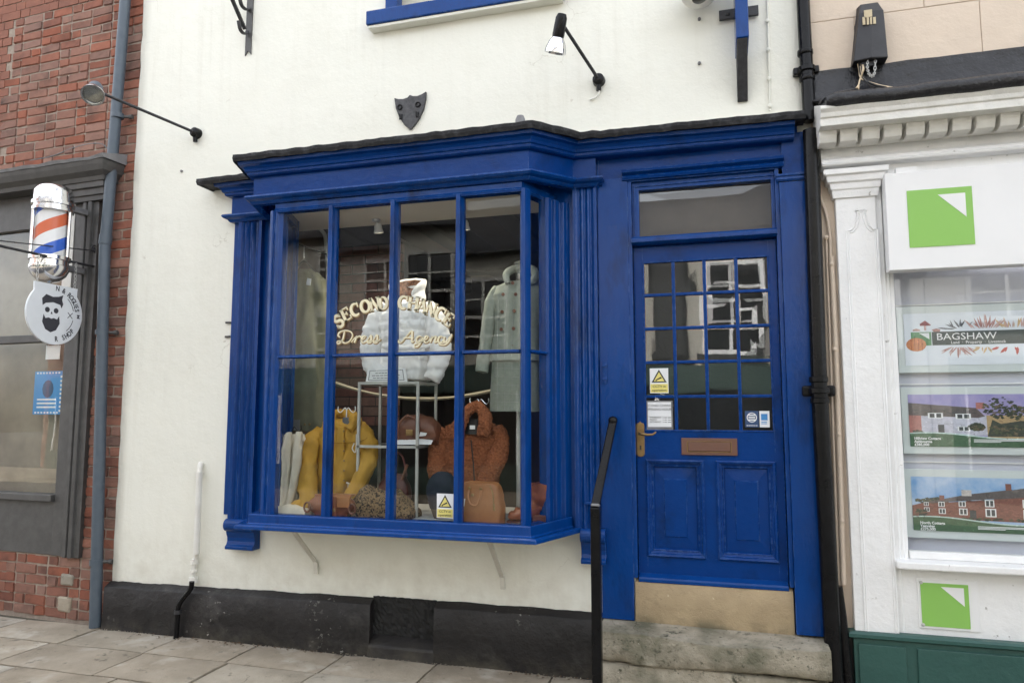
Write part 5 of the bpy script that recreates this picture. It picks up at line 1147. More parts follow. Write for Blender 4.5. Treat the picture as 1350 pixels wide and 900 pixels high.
tag(MB().tube(pc([(1105, 772), (1109, 810), (1118, 905)], -.06), [.022, .027, .030], 12).build('drain_stub', BLACK), 'short slanting black pipe beside the foot of the black downpipe', 'drainpipe')
# cream gas pipe rising from the pavement on the left
gpz = thing('service_pipe', P(262, 770, -.03), 'cream painted service pipe on the wall with black bent foot', 'pipe')
MB().tube(pc([(263, 622), (259, 730)], -.055), .021, 14).build('pipe', WPIPE, gpz)
MB().tube([P(265, 611, -.008), P(264, 614, -.03), P(263, 622, -.036)], [.020, .019, .017], 12).build('pipe_head', WPIPE, gpz)
cl = MB()
for py, r in ((625, .026), (738, .026), (741, .028), (752, .024), (762, .028), (765, .030)): c_ = P(263-(py-622)*.095*.6, py, -.035); cl.tube([c_-Vector((0, 0, .009)), c_+Vector((0, 0, .009))], r, 14)
cl.tube(pc([(259, 730), (252.5, 766)], -.035), .017, 12); cl.build('coupling', WPIPE, gpz)
MB().tube(spline(pc([(253, 766), (251, 776), (240, 790), (235, 800), (234, 815), (231.5, 846)], -.10), 5), .017, 12).build('bent_foot', BLACK, gpz)
c_ = P(234.5, 806, -.10); MB().tube([c_-Vector((0, 0, .012)), c_+Vector((0, 0, .012))], .024, 12).build('collar', IRON, gpz)
# painted conduit at the top right of the cream wall
cdt = MB().tube(pc([(1011, -30), (1013, 60), (1015, 146)], -.012), .0055, 8)
for a, b in ((1012, 28), (1013, 66), (1014, 104), (1015, 140)): cdt.lathe([(.012, 0), (.012, .01), (0, .014)], P(a, b, -.014), (0, -1, 0), 8)
tag(cdt.build('wall_cable', PLASTER), 'thin painted over cable clipped down the cream wall by the downpipe', 'cable')

# ================================================================== fittings on the cream wall
# wall spotlights
LENS = M('lamp lens', (.55, .56, .52), .22, .85, col2=(.2, .2, .18), var=.8, vs=25)
def lamp(base, head, dirn, label, lead=None):
    t = thing('wall_spotlight', base, label, 'spotlight', 'spotlights on the cream wall')
    b = Vector(base); h = Vector(head); dv = Vector(dirn).normalized()
    MB().lathe([(.040, 0), (.040, .02), (.036, .045), (.02, .055), (0, .056)], b, (0, -1, 0), 16).build('wall_boss', BLACK, t)
    MB().tube([b+Vector((0, -.03, -.01)), b+Vector((.0, -.025, -.07))], .016, 8).build('cable_gland', BLACK, t)
    a0 = b+Vector((0, -.04, .0)); a1 = h-dv*.03
    MB().tube([a0, a1], .0105, 10).build('arm', IRON, t)
    MB().tube([a1-Vector((.0, 0, .02)), a1+Vector((0, 0, .03))], .02, 10).build('knuckle', BLACK, t)
    return t, h, dv
t, h, dv = lamp(P(261, 177, -.0), P(124, 121, -.62), (.42, -.50, -.62), 'black arm spotlight reaching left across the slate blue pipe')
MB().lathe([(0, -.115), (.035, -.11), (.045, -.08), (.05, -.02), (.052, .0)], h, dv, 20).build('lamp_body', GREYPIPE, t)
MB().lathe([(.05, 0), (.066, .03), (.072, .055), (.072, .066), (.064, .066), (.06, .05), (.03, .02), (0, .015)], h, dv, 28).build('lamp_bowl', CHROME, t)
MB().lathe([(.0, .058), (.03, .056), (.063, .050)], h, dv, 24).build('lamp_lens', LENS, t)
t, h, dv = lamp(P(790, 108, -.0), P(738, 36, -.38), (-.26, .28, -.9), 'black spotlight with bright chrome bowl angled down over the cornice')
MB().lathe([(0, -.075), (.025, -.072), (.034, -.05), (.036, .045), (.034, .06)], h, dv, 20).build('lamp_body', BLACK, t)
MB().lathe([(.034, .06), (.05, .085), (.062, .12), (.066, .145), (.062, .145), (.05, .12), (.02, .08), (0, .075)], h, dv, 28).build('lamp_bowl', CHROME, t)
MB().lathe([(.0, .139), (.03, .138), (.063, .136)], h, dv, 24).build('lamp_lens', LENS, t)
a = P(790, 118, -.02); MB().tube(spline([a, a+Vector((.0, -.01, -.03)), a+Vector((-.02, -.005, -.05)), a+Vector((-.06, .01, -.055))], 5), .006, 6).build('lamp_lead', WPIPE, t)
# shield plaque
y = -.022; pts = [(519.5, 129), (524.5, 130.5), (531, 130.5), (537, 128.5), (540, 125), (544, 126.5), (550, 126.5), (556, 124), (561.5, 120.5), (561, 131), (558, 144), (552.5, 156), (546, 165), (540.5, 171), (533, 164.5), (526, 155), (521.5, 143)]
t = thing('shield_plaque', P(540, 146, y), 'dark lead shield shaped plaque on the cream wall', 'plaque')
MB().plateP(pts, y, .02).build('shield', M('dark lead plaque', (.035, .035, .038), .6, col2=(.09, .09, .095), var=.8, vs=35, bump=.6, bs=110), t, bevel=.004)
for a, b in ((527, 141.5), (551, 138)):
    c_ = P(a, b, y-.001); MB().tube([c_+Vector((.016*math.cos(q), -.002, .016*math.sin(q))) for q in [i*.5236 for i in range(13)]], .005, 6, caps=False).build('boss_ring', LEAD, t)
mb = MB()
for a, b in ((528.5, 154), (550, 151)): c_ = P(a, b, y-.001); mb.tube([c_+Vector((-.008, -.002, .02)), c_+Vector((-.006, -.003, -.02)), c_+Vector((.006, -.003, -.02)), c_+Vector((.008, -.002, .015))], .004, 6)
mb.build('relief', LEAD, t)
# iron bracket, top left
t = thing('iron_bracket', P(328, 40, 0), 'old black iron sign bracket with hooks on the upper cream wall', 'bracket')
a0 = P(325, 72, -.01); xw = .045
xx = P(328, 40, -.01).x; zb2 = P(328, 73, -.01).z
MB().plate([(xx-.025, zb2), (xx, zb2+.035), (xx+.025, zb2+.005), (xx+.03, 3.35), (xx-.022, 3.35)], -.012, .012).build('back_plate', CHARC, t)
def strap(pts, w, th, nm, mat=IRON):
    R = []; k = len(pts); pts = [Vector(p) for p in pts]
    for i in range(k):
        d_ = (pts[min(i+1, k-1)]-pts[max(i-1, 0)]).normalized(); s_ = Vector((1, 0, 0)); n_ = d_.cross(s_).normalized()
        R.append([pts[i]-s_*w/2-n_*th/2, pts[i]+s_*w/2-n_*th/2, pts[i]+s_*w/2+n_*th/2, pts[i]-s_*w/2+n_*th/2])
    MB().rings(R, smooth=False).build(nm, mat, t)
z1 = P(328, 38, -.02).z; 
sa, sb = PXs(323, 39, xx), PXs(305, -3, xx); strap([sa, sb, sb+(sb-sa)*1.2], .026, .014, 'strut')
strap(spline([PXs(326, 41, xx), PXs(325, 45, xx), PXs(320, 43.5, xx), PXs(316.5, 38, xx), PXs(314.5, 27.5, xx)], 4), .026, .010, 'hook')
strap(spline([PXs(330, 9, xx), PXs(328, 13, xx), PXs(323, 12, xx), PXs(318, 6, xx), PXs(315, -8, xx)], 4), .026, .010, 'hook')
strap([(xx, -.012, 3.2), (xx, -.75, 3.2)], .03, .014, 'top_bar')
strap([(xx-.06, -.12, P(310, 0, -.12).z+.01), (xx+.02, -.12, P(310, 0, -.12).z+.01)], .03, .01, 'cross_plate')
# projecting blue sign post at the top right
t = thing('sign_post', P(977, 60, 0), 'blue timber sign support with dark sloping foot and iron cross bar', 'sign support')
x0, x1 = P(970, 60, -.12).x, P(988, 60, -.20).x; zA = P(978, 135, 0).z; zB = P(978, 49, -.20).z
MB().prism([(x0, .0, zB-.03), (x0, -.20, zB), (x0, -.20, 3.6), (x0, .0, 3.6)], (x1-x0, 0, 0)).build('timber', BLUE, t, bevel=.004)
MB().prism([(x0+.004, .0, zA), (x0+.004, -.02, zA), (x0+.004, -.194, zB-.003), (x0+.004, .0, zB-.031)], (x1-x0-.012, 0, 0)).build('sloping_foot', IRON, t, bevel=.004)
q = P(948, 21, -.03); r_ = P(1000, 15, -.03); MB().box(q.x, r_.x, -.035, -.015, q.z-.03, q.z+.03).build('cross_bar', IRON, t, bevel=.003)
MB().lathe([(.012, 0), (.012, .008), (0, .012)], (q.x+.05, -.035, q.z), (0, -1, 0), 8).build('bolt', IRON, t)
# round white lamp above the door
c_ = P(921, -27, -.16)
t = thing('bulkhead_lamp', c_, 'round white bulkhead lamp with dark centre at the top of the wall', 'lamp')
MB().lathe([(.04, .16), (.10, .13), (.135, .05), (.14, .0), (.128, -.012), (.118, .0), (.118, .02)], c_, (0, -.35, -1), 32).build('shade', WPIPE, t)
MB().lathe([(.118, .03), (.06, .015), (0, .01)], c_, (0, .35, 1), 32).build('dark_glass', BLACK, t)
MB().tube([c_+Vector((0, .05, .12)), c_+Vector((0, .17, .12))], .03, 10).build('wall_arm', BLACK, t)
# plugs left in the render
for a, b, l in ((922, 26, 'upper small wall plug below the round lamp on cream render'), (922, 84, 'lower small wall plug below the round lamp on cream render'), (240, 226, 'small wall plug in cream render below the left spotlight')):
    tag(MB().lathe([(.010, 0), (.009, .012), (.004, .014), (0, .010)], P(a, b, -.002), (0, -1, 0), 10).build('wall_plug', LEADGREY), l, 'wall plug')
# telecom box with wires on the beige wall
a = P(1147, 78, -.10)
t = thing('junction_box', a, 'black tapered cable box with dangling wires on the beige wall', 'cable box')
BOXM = M('dull black box', (.014, .014, .017), .5, col2=(.03, .03, .034), var=.8, vs=9, bump=.2, bs=60)
tl, tr2, bl_, brr = P(1131, 5, -.05), P(1160, 1, -.05), P(1125, 82, -.10), P(1171, 80, -.10); tm = P(1147, 22, -.11)
zt_, zb2 = tl.z, bl_.z
f0 = [(tl.x+.01, -.02, zt_), (tr2.x-.01, -.02, zt_), (tr2.x+.01, -.095, zt_-.09), (tl.x-.005, -.095, zt_-.09)]
MB().add([(tl.x, .0, zt_), (tr2.x, .0, zt_), (brr.x, .0, zb2), (bl_.x, .0, zb2), (tl.x+.012, -.055, zt_-.01), (tr2.x-.012, -.055, zt_-.01), (tr2.x+.008, -.095, zt_-.085), (tl.x-.006, -.095, zt_-.085), (brr.x, -.105, zb2), (bl_.x, -.105, zb2), ((tl.x+tr2.x)/2, -.112, zt_-.085), ((bl_.x+brr.x)/2, -.125, zb2)],
         [(0, 1, 5, 4), (4, 5, 6, 10, 7), (7, 10, 11, 9), (10, 6, 8, 11), (0, 4, 7, 9, 3), (1, 2, 8, 6, 5), (3, 9, 11, 8, 2)]).build('cover', BOXM, t, bevel=.006)
lbm = M('yellowed label', (.55, .46, .30), .7, var=.4, vs=30)
for p0, p1, p2, p3 in ((1139, 14, 1150, 22), (1137, 23, 1141, 32.5), (1142.5, 23, 1146, 32.5), (1147, 23, 1150, 32), (1151, 23, 1155, 31.5)):
    u, v = P(p0, p1, -.118), P(p2, p3, -.118); MB().box(u.x, v.x, -.1185, -.112, v.z, u.z).build('label', lbm, t)
MB().box(bl_.x+.04, brr.x-.06, -.09, -.02, zb2-.03, zb2).build('gland_plate', BOXM, t, bevel=.003)
WIRE = M('pale wire', (.62, .50, .34), .5, var=.2); WIRB = M('black wire', (.015, .015, .016), .4, var=0)
def wire(pts, r, m): MB().tube(spline(pts, 5), r, 6).build('wire', m, t)
for k, (m, r, e) in enumerate(((WIRE, .005, (1178, 116)), (WIRB, .007, (1168, 116)), (WIRE, .0045, (1172, 117)), (WIRB, .005, (1154, 116)), (WIRE, .004, (1129, 116)), (WIRE, .004, (1132, 117)))):
    wire([P(1131+k*1.2, 84, -.07), P(1133+k*1.1, 92, -.09-.006*k), P(1136+k*1.2 if k < 4 else 1134, 104, -.10), P((1136+e[0])/2 if k < 4 else 1132, 112, -.16), P(e[0], e[1], -.25)], r, m)
wire([P(1136, 113, -.15), P(1126, 118, -.2), P(1105, 122, -.26), P(1086, 130, -.29), P(1080, 138, -.28)], .007, WIRB)
lk = MB(); cp = spline([P(1144, 80, -.10), P(1143.5, 90, -.11), P(1146, 98, -.12), P(1150, 101, -.12), P(1153, 96, -.12), P(1154, 80, -.10)], 4)
for i in range(0, len(cp)-1):
    c0, c1 = cp[i], cp[i+1]; m_ = (c0+c1)/2; d_ = (c1-c0); L_ = d_.length*.72; d_.normalize(); s_ = d_.cross(Vector((0, 1, 0))) if i % 2 else Vector((0, 1, 0))
    lk.tube([m_+d_*L_*math.sin(q)+s_*.006*math.cos(q) for q in [j*.6283 for j in range(11)]], .0022, 5, caps=False)
lk.build('chain', STEEL, t)

# ================================================================== far side of the street (seen in the reflections)
OPW = M('pale grey render', (.42, .40, .35), .85, col2=(.36, .34, .30), var=.6, vs=.8); OPFR = M('grey far window paint', (.50, .49, .46), .6, var=.3); OPD = M('dark slate roof', (.05, .05, .055), .8, var=.6, vs=4)
OPB = M('dark shop green', (.03, .06, .05), .5, var=.4); OPK = M('black window surround', (.02, .02, .02), .6, var=.2); OPG = M('dark far glass', (.015, .016, .018), .08, var=0)
YO = -9.6
def far_house(x0, x1, eave, label, wall, wins, shopf=True, yoff=0):
    t = thing('opposite_house', ((x0+x1)/2, YO-2, GZ), label, 'house'); y = YO+yoff
    MB().box(x0, x1, y-4, y, GZ-.02, eave).build('wall', wall, t)
    MB().prism([(x0-.0, y+.25, eave-.05), (x0-.0, y+.25, eave+.06), (x0, y-2, eave+1.7), (x0, y-4.2, eave+.06), (x0, y-4.2, eave-.05)], (x1-x0, 0, 0)).build('roof', OPD, t)
    for cx_, cz_, w, h in wins:
        f = MB()
        for a, b, c_, d_ in ((-w/2-.09, w/2+.09, -h/2-.08, -h/2), (-w/2-.09, w/2+.09, h/2, h/2+.08), (-w/2-.09, -w/2, -h/2, h/2), (w/2, w/2+.09, -h/2, h/2), (-.03, .03, -h/2, h/2), (-w/2, -.03, -.03, .03), (.03, w/2, -.03, .03)): f.box(cx_+a, cx_+b, y+.001, y+.06, cz_+c_, cz_+d_)
        for q in (-.25, .25): f.box(cx_-w/2, cx_-.03, y+.001, y+.045, cz_+h*q-.02, cz_+h*q+.02); f.box(cx_+.03, cx_+w/2, y+.001, y+.045, cz_+h*q-.02, cz_+h*q+.02)
        fo = f.build('window', WHITE if yoff == 0 and x0 > -5 else OPFR, t); MB().box(cx_-w/2, cx_+w/2, y+.002, y+.02, cz_-h/2, cz_+h/2).build('pane', OPG, fo)
        MB().box(cx_-w/2-.2, cx_+w/2+.2, y+.002, y+.12, cz_-h/2-.2, cz_-h/2-.085).build('sill', OPK, fo); MB().box(cx_+w/2+.092, cx_+w/2+.25, y+.001, y+.03, cz_-h/2-.1, cz_+h/2+.16).build('surround', OPK, fo)
    if shopf:
        s_ = MB().box(x0+.3, x1-.3, y+.001, y+.10, GZ+1.95, GZ+2.48).box(x0+.3, x0+.5, y+.001, y+.08, GZ, GZ+1.95).box(x1-.5, x1-.3, y+.001, y+.08, GZ, GZ+1.95).box(x0+.5, x1-.5, y+.001, y+.08, GZ, GZ+.5).build('shopfront', OPB, t)
        MB().box(x0+.5, x1-.5, y+.002, y+.03, GZ+.5, GZ+1.95).build('shop_glass', OPG, s_)
        for q in range(4): MB().box(x0+.5+(x1-x0-1)*q/3-.04, x0+.5+(x1-x0-1)*q/3+.04, y+.031, y+.07, GZ+.5, GZ+1.95).build('shop_mullion', WHITE, s_)
    return t
far_house(-3.6, 3.6, 4.1, 'pale rendered house opposite with white sash windows over a green shop', OPW, [(.36, 2.0, .86, 1.62), (-2.2, 2.0, .86, 1.62), (2.7, 2.0, .86, 1.62)])
dk = bpy.data.objects[[o.name for o in bpy.data.objects if o.name.startswith('opposite_house')][0]]
MB().box(-1.15, -.42, YO+.003, YO+.16, GZ+2.5, 2.9).build('dark_bay_post', OPK, dk, bevel=.1)
far_house(-11.2, -3.62, 3.7, 'long grey rendered house opposite with small white windows', OPW, [(-4.9, 2.35, .9, 1.5), (-7.2, 1.3, 1.0, 1.4), (-7.2, 3.0, .9, .8), (-9.9, 2.3, 1.0, 1.5)], yoff=-.2)
far_house(-19, -11.25, 4.8, 'red brick house opposite at the far left of the street', BRICKM[1], [(-12.6, 2.6, 1.0, 1.6), (-14.8, 2.6, 1.0, 1.6), (-17, 2.6, 1, 1.6)])
far_house(3.65, 10.5, 4.6, 'pale rendered house opposite beyond the estate agent', OPW, [(4.9, 2.5, 1.1, 1.7), (7.0, 2.5, 1.1, 1.7), (9.1, 2.5, 1.1, 1.7)], yoff=-.1)

# grit and dead leaf scraps along the wall foot: nobody could count them
mb = MB(); rg = random.Random(21)
for k in range(900):
    x = rg.uniform(-4.6, -.72); y = -.075-abs(rg.gauss(0, .035)); 
    if rg.random() < .25: y = -.08-rg.random()*.5
    r_ = rg.uniform(.002, .006); a = rg.uniform(0, 6.3)
    mb.add([(x+r_*math.cos(a+i*2.1)*rg.uniform(.7, 1.4), y+r_*math.sin(a+i*2.1), GZ+.0005) for i in range(3)]+[(x, y, GZ+r_*rg.uniform(.4, 1.1))], [(0, 1, 3), (1, 2, 3), (2, 0, 3)])
mb.build('grit', FLAG)['kind'] = 'stuff'
mb = MB()
for k in range(140):
    x = rg.choice((-3.13, -3.0, -2.6, -3.6, -1.2, -.85))+rg.gauss(0, .12); y = -.085-abs(rg.gauss(0, .03)); r_ = rg.uniform(.005, .013); a = rg.uniform(0, 6.3); h = GZ+.002+rg.random()*.006
    mb.add([(x+r_*math.cos(a), y+r_*math.sin(a), h), (x+r_*.4*math.cos(a+1.6), y+r_*.4*math.sin(a+1.6), h+.004), (x-r_*math.cos(a), y-r_*math.sin(a), h), (x-r_*.4*math.cos(a+1.6), y-r_*.4*math.sin(a+1.6), h+.003)], [(0, 1, 2, 3)])
mb.build('fallen_leaves', M('dead leaf', (.10, .055, .025), .9, var=.8, vs=60))['kind'] = 'stuff'

# the brickwork further along the neighbour's wall, past the pieces one can pick apart: one joined part
mb = MB(); z = GZ+.005; r = 0
while z < 4.55:
    lo_u = (1.09 if z < 0 else 1.45) if z < 3.27 else .004
    if z > ctop-.02 or z < pzb-.07:
        u = lo_u+(.05 if r % 2 else 0); i = 0
        while u < 4.9:
            w = .212 if (i+r) % 2 else .100
            q0 = [LP(u+jj*w, o_, z+h_*.067) for o_ in (.005, .017+rb.uniform(-.003, .003)) for h_ in (0, 1) for jj in (0, 1)]
            mb.hexa([q0[1], q0[0], q0[4], q0[5], q0[3], q0[2], q0[6], q0[7]]); u += w+.0085; i += 1
    z += course; r += 1
o = mb.build('brickwork', M('joined red brick', (.27, .112, .073), .92, col2=(.17, .075, .055), var=.9, vs=5, bump=.6, bs=100), brk); o['kind'] = 'stuff'

# ================================================================== the window display (everything here can be lifted out)
FZ = silltop-.012
def cloth(name, c, c2=None, rough=.9, var=.6, vs=14, bump=.35, bs=160, **k): return M(name, c, rough, col2=c2, var=var, vs=vs, bump=bump, bs=bs, spec=.25, **k)
OLIVE = cloth('olive wool', (.17, .17, .115), (.125, .125, .085)); CREAMK = cloth('cream knit', (.62, .57, .48), (.50, .45, .37), bump=.6); MUST = cloth('mustard waxed cotton', (.46, .26, .035), (.36, .19, .025), rough=.6, bump=.25)
PUFF = cloth('white quilted nylon', (.88, .87, .86), (.82, .81, .805), rough=.45, bump=.25, bs=60); TEDDY = cloth('rust teddy fleece', (.30, .105, .045), (.15, .05, .022), vs=85, var=.9, bump=1.0, bs=120)
TWEED = cloth('sage tweed', (.27, .29, .245), (.20, .22, .185), vs=40); LEOP = cloth('leopard print', (.26, .17, .085), (.10, .065, .04), vs=95, var=.9, speck=[((.022, .016, .012), 75, .52, .56)])
NAVYF = cloth('navy felt', (.012, .015, .03), (.018, .022, .04)); TAN = M('tan leather', (.34, .135, .045), .42, col2=(.24, .09, .03), var=.7, vs=12, bump=.25, bs=70); BROWNL = M('brown leather', (.17, .062, .032), .45, col2=(.10, .038, .022), var=.8, vs=10, bump=.3, bs=60)
CHEST = M('chestnut leather', (.28, .085, .035), .4, col2=(.15, .045, .022), var=.8, vs=12, bump=.3, bs=60); BURG = M('burgundy leather', (.10, .022, .022), .4, var=.6, bump=.2); LINING = cloth('patterned lining', (.40, .22, .14), (.06, .035, .03), vs=60, var=1.0); PINK = cloth('pink lining', (.55, .08, .14))
HOOK = M('white coated hook', (.72, .72, .74), .3, var=0); GREYC = cloth('grey hanger', (.13, .14, .16), bump=0); LINE = cloth('pale check line', (.42, .43, .39)); BONE = M('white cord', (.66, .62, .55), .7, var=.2)
def ringpts(pxl, pxr, py, y, ry, n=40, e=2.4, amp=.0, nf=0, seed=0, sway=0):
    a, b = P(pxl, py, y), P(pxr, py, y); c = (a+b)/2; rx = (b-a).length/2; out = []
    for i in range(n):
        t = 2*math.pi*i/n; ct, st_ = math.cos(t), math.sin(t)
        k = (abs(ct)**e+abs(st_)**e)**(-1/e)
        f = 1+amp*(noise.noise((ct*nf+seed, st_*nf+seed*2.1, c.z*1.6))*1.6)
        out.append(Vector((c.x+rx*ct*k*f, y-ry*st_*k*f, c.z+sway*ct)))
    return out
def wrinkle(mb, o, amp, sc, seed=0):
    for i in range(o, len(mb.v)):
        v = Vector(mb.v[i]); d = noise.noise_vector(Vector((v.x*sc, v.y*sc, v.z*sc*.8))+Vector((seed, 0, 0)))*amp + noise.noise_vector(v*sc*2.7+Vector((seed, 3, 0)))*amp*.4
        mb.v[i] = tuple(v+d)
def crumple(o, amp, sc, seed=0, lean=.5, ridge=.7):
    """push the cloth in and out along its normals: ridged drape folds plus small creases"""
    me = o.data; nn = [v.normal.copy() for v in me.vertices]
    for v, n_ in zip(me.vertices, nn):
        p = v.co; q = Vector(((p.x+p.z*lean*.35)*sc, p.y*sc, p.z*sc*.55))+Vector((seed*3.1, seed, 0))
        f = ridge*(.55-1.9*abs(noise.noise(q)))+.50*noise.noise(q*2.3)+.50*(.4-abs(noise.noise(q*3.9)))+.18*noise.noise(q*8)
        v.co = p+n_*amp*f
    me.update(); return o
def quilt_up(o, amp, cell, seed=0):
    me = o.data; nn = [v.normal.copy() for v in me.vertices]
    for v, n_ in zip(me.vertices, nn):
        p = v.co; w_ = noise.noise(p*9+Vector((seed, 0, 0)))*.5; a = (p.x*1.15+p.y*.8)/cell; b = p.z/cell
        f = (abs(math.sin((a+b)*math.pi/2+w_))*abs(math.sin((a-b)*math.pi/2+w_)))**.45
        h_ = abs(math.sin(math.pi*p.z/.066+.5*noise.noise(p*6)))**.35
        v.co = p+n_*amp*(.55*f+.95*h_-.9+.25*noise.noise(Vector((p.x*60, p.y*60, p.z*14)))*(1-h_*.5))
    me.update(); return o
def torso(levels, y, name, mat, par, ry=.09, amp=.10, nf=2.2, wr=.008, ws=9, seed=0, sub=0, steps=11, e=2.4, cr=0, cs=14):
    mb = MB(); R = []
    for (p0, l0, r0, q0), (p1, l1, r1, q1) in zip(levels, levels[1:]):
        for i in range(steps):
            f = i/steps; R.append(ringpts(l0+(l1-l0)*f, r0+(r1-r0)*f, p0+(p1-p0)*f, y, ry*(q0+(q1-q0)*f), amp=amp, nf=nf, seed=seed, e=e, n=72))
    p1, l1, r1, q1 = levels[-1]; R.append(ringpts(l1, r1, p1, y, ry*q1, amp=amp, nf=nf, seed=seed, e=e, n=72))
    mb.rings(R); wrinkle(mb, 0, wr, ws, seed); o = mb.build(name, mat, par, sub=sub)
    return crumple(o, cr, cs, seed) if cr else o
def sleeve(pts, name, mat, par, wr=.008, ws=14, seed=0, n=34, k=11, quilt=0, squash=None, cr=0, cs=18):
    """pts = [(px, py, y, r)]"""
    c = spline([P(a, b, y) for a, b, y, r in pts], k); rr = spline([(r, 0, 0) for *_, r in pts], k)
    rs = [max(.004, v.x*(1+(quilt*abs(math.sin(i*1.05)) if quilt else 0))) for i, v in enumerate(rr)]
    if cr: rs = [r*(1+.08*noise.noise((i*.21, seed*1.3, 0))) for i, r in enumerate(rs)]
    mb = MB(); mb.tube(c, rs, n, squash=squash); wrinkle(mb, 0, wr, ws, seed); o = mb.build(name, mat, par)
    return crumple(o, cr, cs, seed, -.6) if cr else o
def hanger(px, py, y, par, mat=HOOK, double=True):
    c = P(px, py, y); mb = MB()
    mb.tube([c+Vector((0, 0, -.10)), c], .004, 8)
    for s_ in ((-1, 1) if double else (1,)):
        mb.tube(spline([c, c+Vector((.012*s_, 0, .018)), c+Vector((.035*s_, 0, -.005)), c+Vector((.05*s_, 0, -.012)), c+Vector((.064*s_, 0, .004)), c+Vector((.062*s_, 0, .028))], 4), .0035, 6)
    return mb.build('hanger_hook', mat, par)
# chrome rail frame at the left
t = thing('garment_rail', P(372, 560, .24), 'chrome rail with a rounded top corner behind the leftmost pane', 'clothes rail')
MB().tube(spline([P(371, 690, .28), P(372, 480, .28), P(373, 330, .28), P(375, 308, .28), P(385, 300, .28), P(412, 299, .28), P(424, 304, .28), P(430, 322, .28), P(432, 400, .28), P(432, 690, .28)], 6), .014, 12).build('frame', STEEL, t)
MB().tube([P(376, 316, .26), P(430, 335, .26)], .007, 8).build('cross_bar', OAK, t)
MB().tube([P(401, 325, .2), P(401, 340, .2)], .004, 6).build('hook', CHROME, t)
# olive coat
t = thing('olive_coat', P(398, 566, .16), 'long olive green coat on a black hanger in the leftmost pane', 'coat')
MB().tube(spline([P(380, 366, .16), P(392, 352, .16), P(401, 344, .16), P(410, 352, .16), P(424, 368, .16)], 5), [.006]*10+[.011]+[.006]*10, 8).build('hanger', OAK, t)
torso([(356, 391, 411, .3), (362, 383, 419, .6), (371, 377, 426, .8), (420, 372, 430, 1), (500, 367, 433, 1.1), (567, 364, 436, 1.2)], .16, 'coat_body', OLIVE, t, ry=.075, amp=.16, nf=3.5, wr=.006, cr=0.01, cs=12)
sleeve([(382, 369, .13, .03), (374, 400, .10, .042), (369, 440, .08, .042), (367, 478, .07, .038), (366.5, 484, .07, .036)], 'coat_sleeve', OLIVE, t, wr=.006, cr=0.01, cs=15.6)
a = P(407, 370, .05); MB().hexa([(a.x-.02, .05, a.z-.028), (a.x+.012, .05, a.z-.034), (a.x+.012, .053, a.z-.034), (a.x-.02, .053, a.z-.028), (a.x-.012, .05, a.z+.02), (a.x+.018, .05, a.z+.012), (a.x+.018, .053, a.z+.012), (a.x-.012, .053, a.z+.02)]).build('price_tag', PAPER, t)
a, b = P(386, 553, .055), P(395, 567, .055); MB().box(a.x, b.x, .052, .056, b.z, a.z).build('size_label', LEADGREY, t)
for q in (402, 408.5): MB().lathe([(.008, 0), (.008, .004), (0, .006)], P(q, 559, .06), (0, -1, 0), 10).build('button', BRASS, t)
# cream cardigan
t = thing('cream_cardigan', P(380, 672, -.10), 'cream knitted cardigan with rolled lapels at the bottom left', 'cardigan')
torso([(572, 374, 400, .4), (580, 362, 405, .8), (600, 359, 404, 1), (640, 357, 401, 1.0), (676, 356, 396, 1.0)], -.08, 'cardigan_body', CREAMK, t, ry=.07, amp=.08, nf=3, wr=.008, seed=4, cr=0.006, cs=16)
sleeve([(381, 570, -.15, .018), (378, 590, -.17, .028), (377, 625, -.175, .028), (374, 672, -.17, .026)], 'lapel', CREAMK, t, wr=.005, cr=0.006, cs=20.8)
sleeve([(394, 570, -.15, .018), (393, 592, -.17, .026), (389, 625, -.175, .026), (381, 668, -.17, .022)], 'lapel', CREAMK, t, wr=.005, cr=0.006, cs=20.8)
hanger(386, 566, -.10, t, OAK, False)
t = MB()
mbR = []
for i in range(14):
    f = i/13; mbR.append([Vector((P(360+46*f, 678, -.23).x, -.23+.045*math.cos(q)+.012*noise.noise((f*5, q, 0)), FZ+.004+max(0, (.030+.03*math.sin(f*3.1)+.014*noise.noise((f*7, q*1.5, 2)))*math.sin(q)))) for q in [math.pi*j/9 for j in range(10)]])
t.rings(mbR); tag(t.build('white_cloth', CREAMK), 'crumpled white cloth on the window floor below the cream cardigan', 'cloth')
# mustard coat
t = thing('mustard_coat', P(445, 665, .02), 'mustard yellow waxed raincoat on a white double hook', 'coat')
MY = -.05
torso([(553, 434, 466, .5), (560, 428, 478, .8), (572, 420, 488, 1), (600, 420, 487, 1.15), (640, 422, 480, 1.2), (668, 428, 470, 1.1)], MY+.06, 'coat_body', MUST, t, ry=.085, amp=.10, nf=3.2, wr=.008, ws=10, seed=2, cr=0.026, cs=10)
sleeve([(424, 566, MY+.05, .04), (410, 584, MY, .066), (404, 612, MY-.04, .074), (406, 645, MY-.08, .068), (409, 670, MY-.11, .060)], 'coat_sleeve', MUST, t, squash=.75, wr=.006, ws=11, seed=5, cr=0.013, cs=15)
sleeve([(403, 671, MY-.11, .05), (394, 668, MY-.13, .045), (384, 668, MY-.14, .030)], 'cuff', MUST, t, wr=.006, cr=0.013, cs=15)
sleeve([(480, 566, MY+.05, .04), (487, 590, MY-.0, .055), (481, 620, MY-.05, .052), (467, 648, MY-.09, .046), (455, 664, MY-.11, .042)], 'coat_sleeve', MUST, t, wr=.006, ws=11, seed=8, cr=0.013, cs=15)
sleeve([(447, 563, MY-.02, .018), (438, 556, MY-.02, .032), (437, 549, MY+.02, .030), (448, 545, MY+.07, .022), (462, 547, MY+.05, .028), (469, 556, MY, .034), (461, 566, MY-.03, .020)], 'hood', MUST, t, wr=.006, cr=0.013, cs=15)
a, b = P(449, 562, MY-.045), P(454, 640, MY-.06)
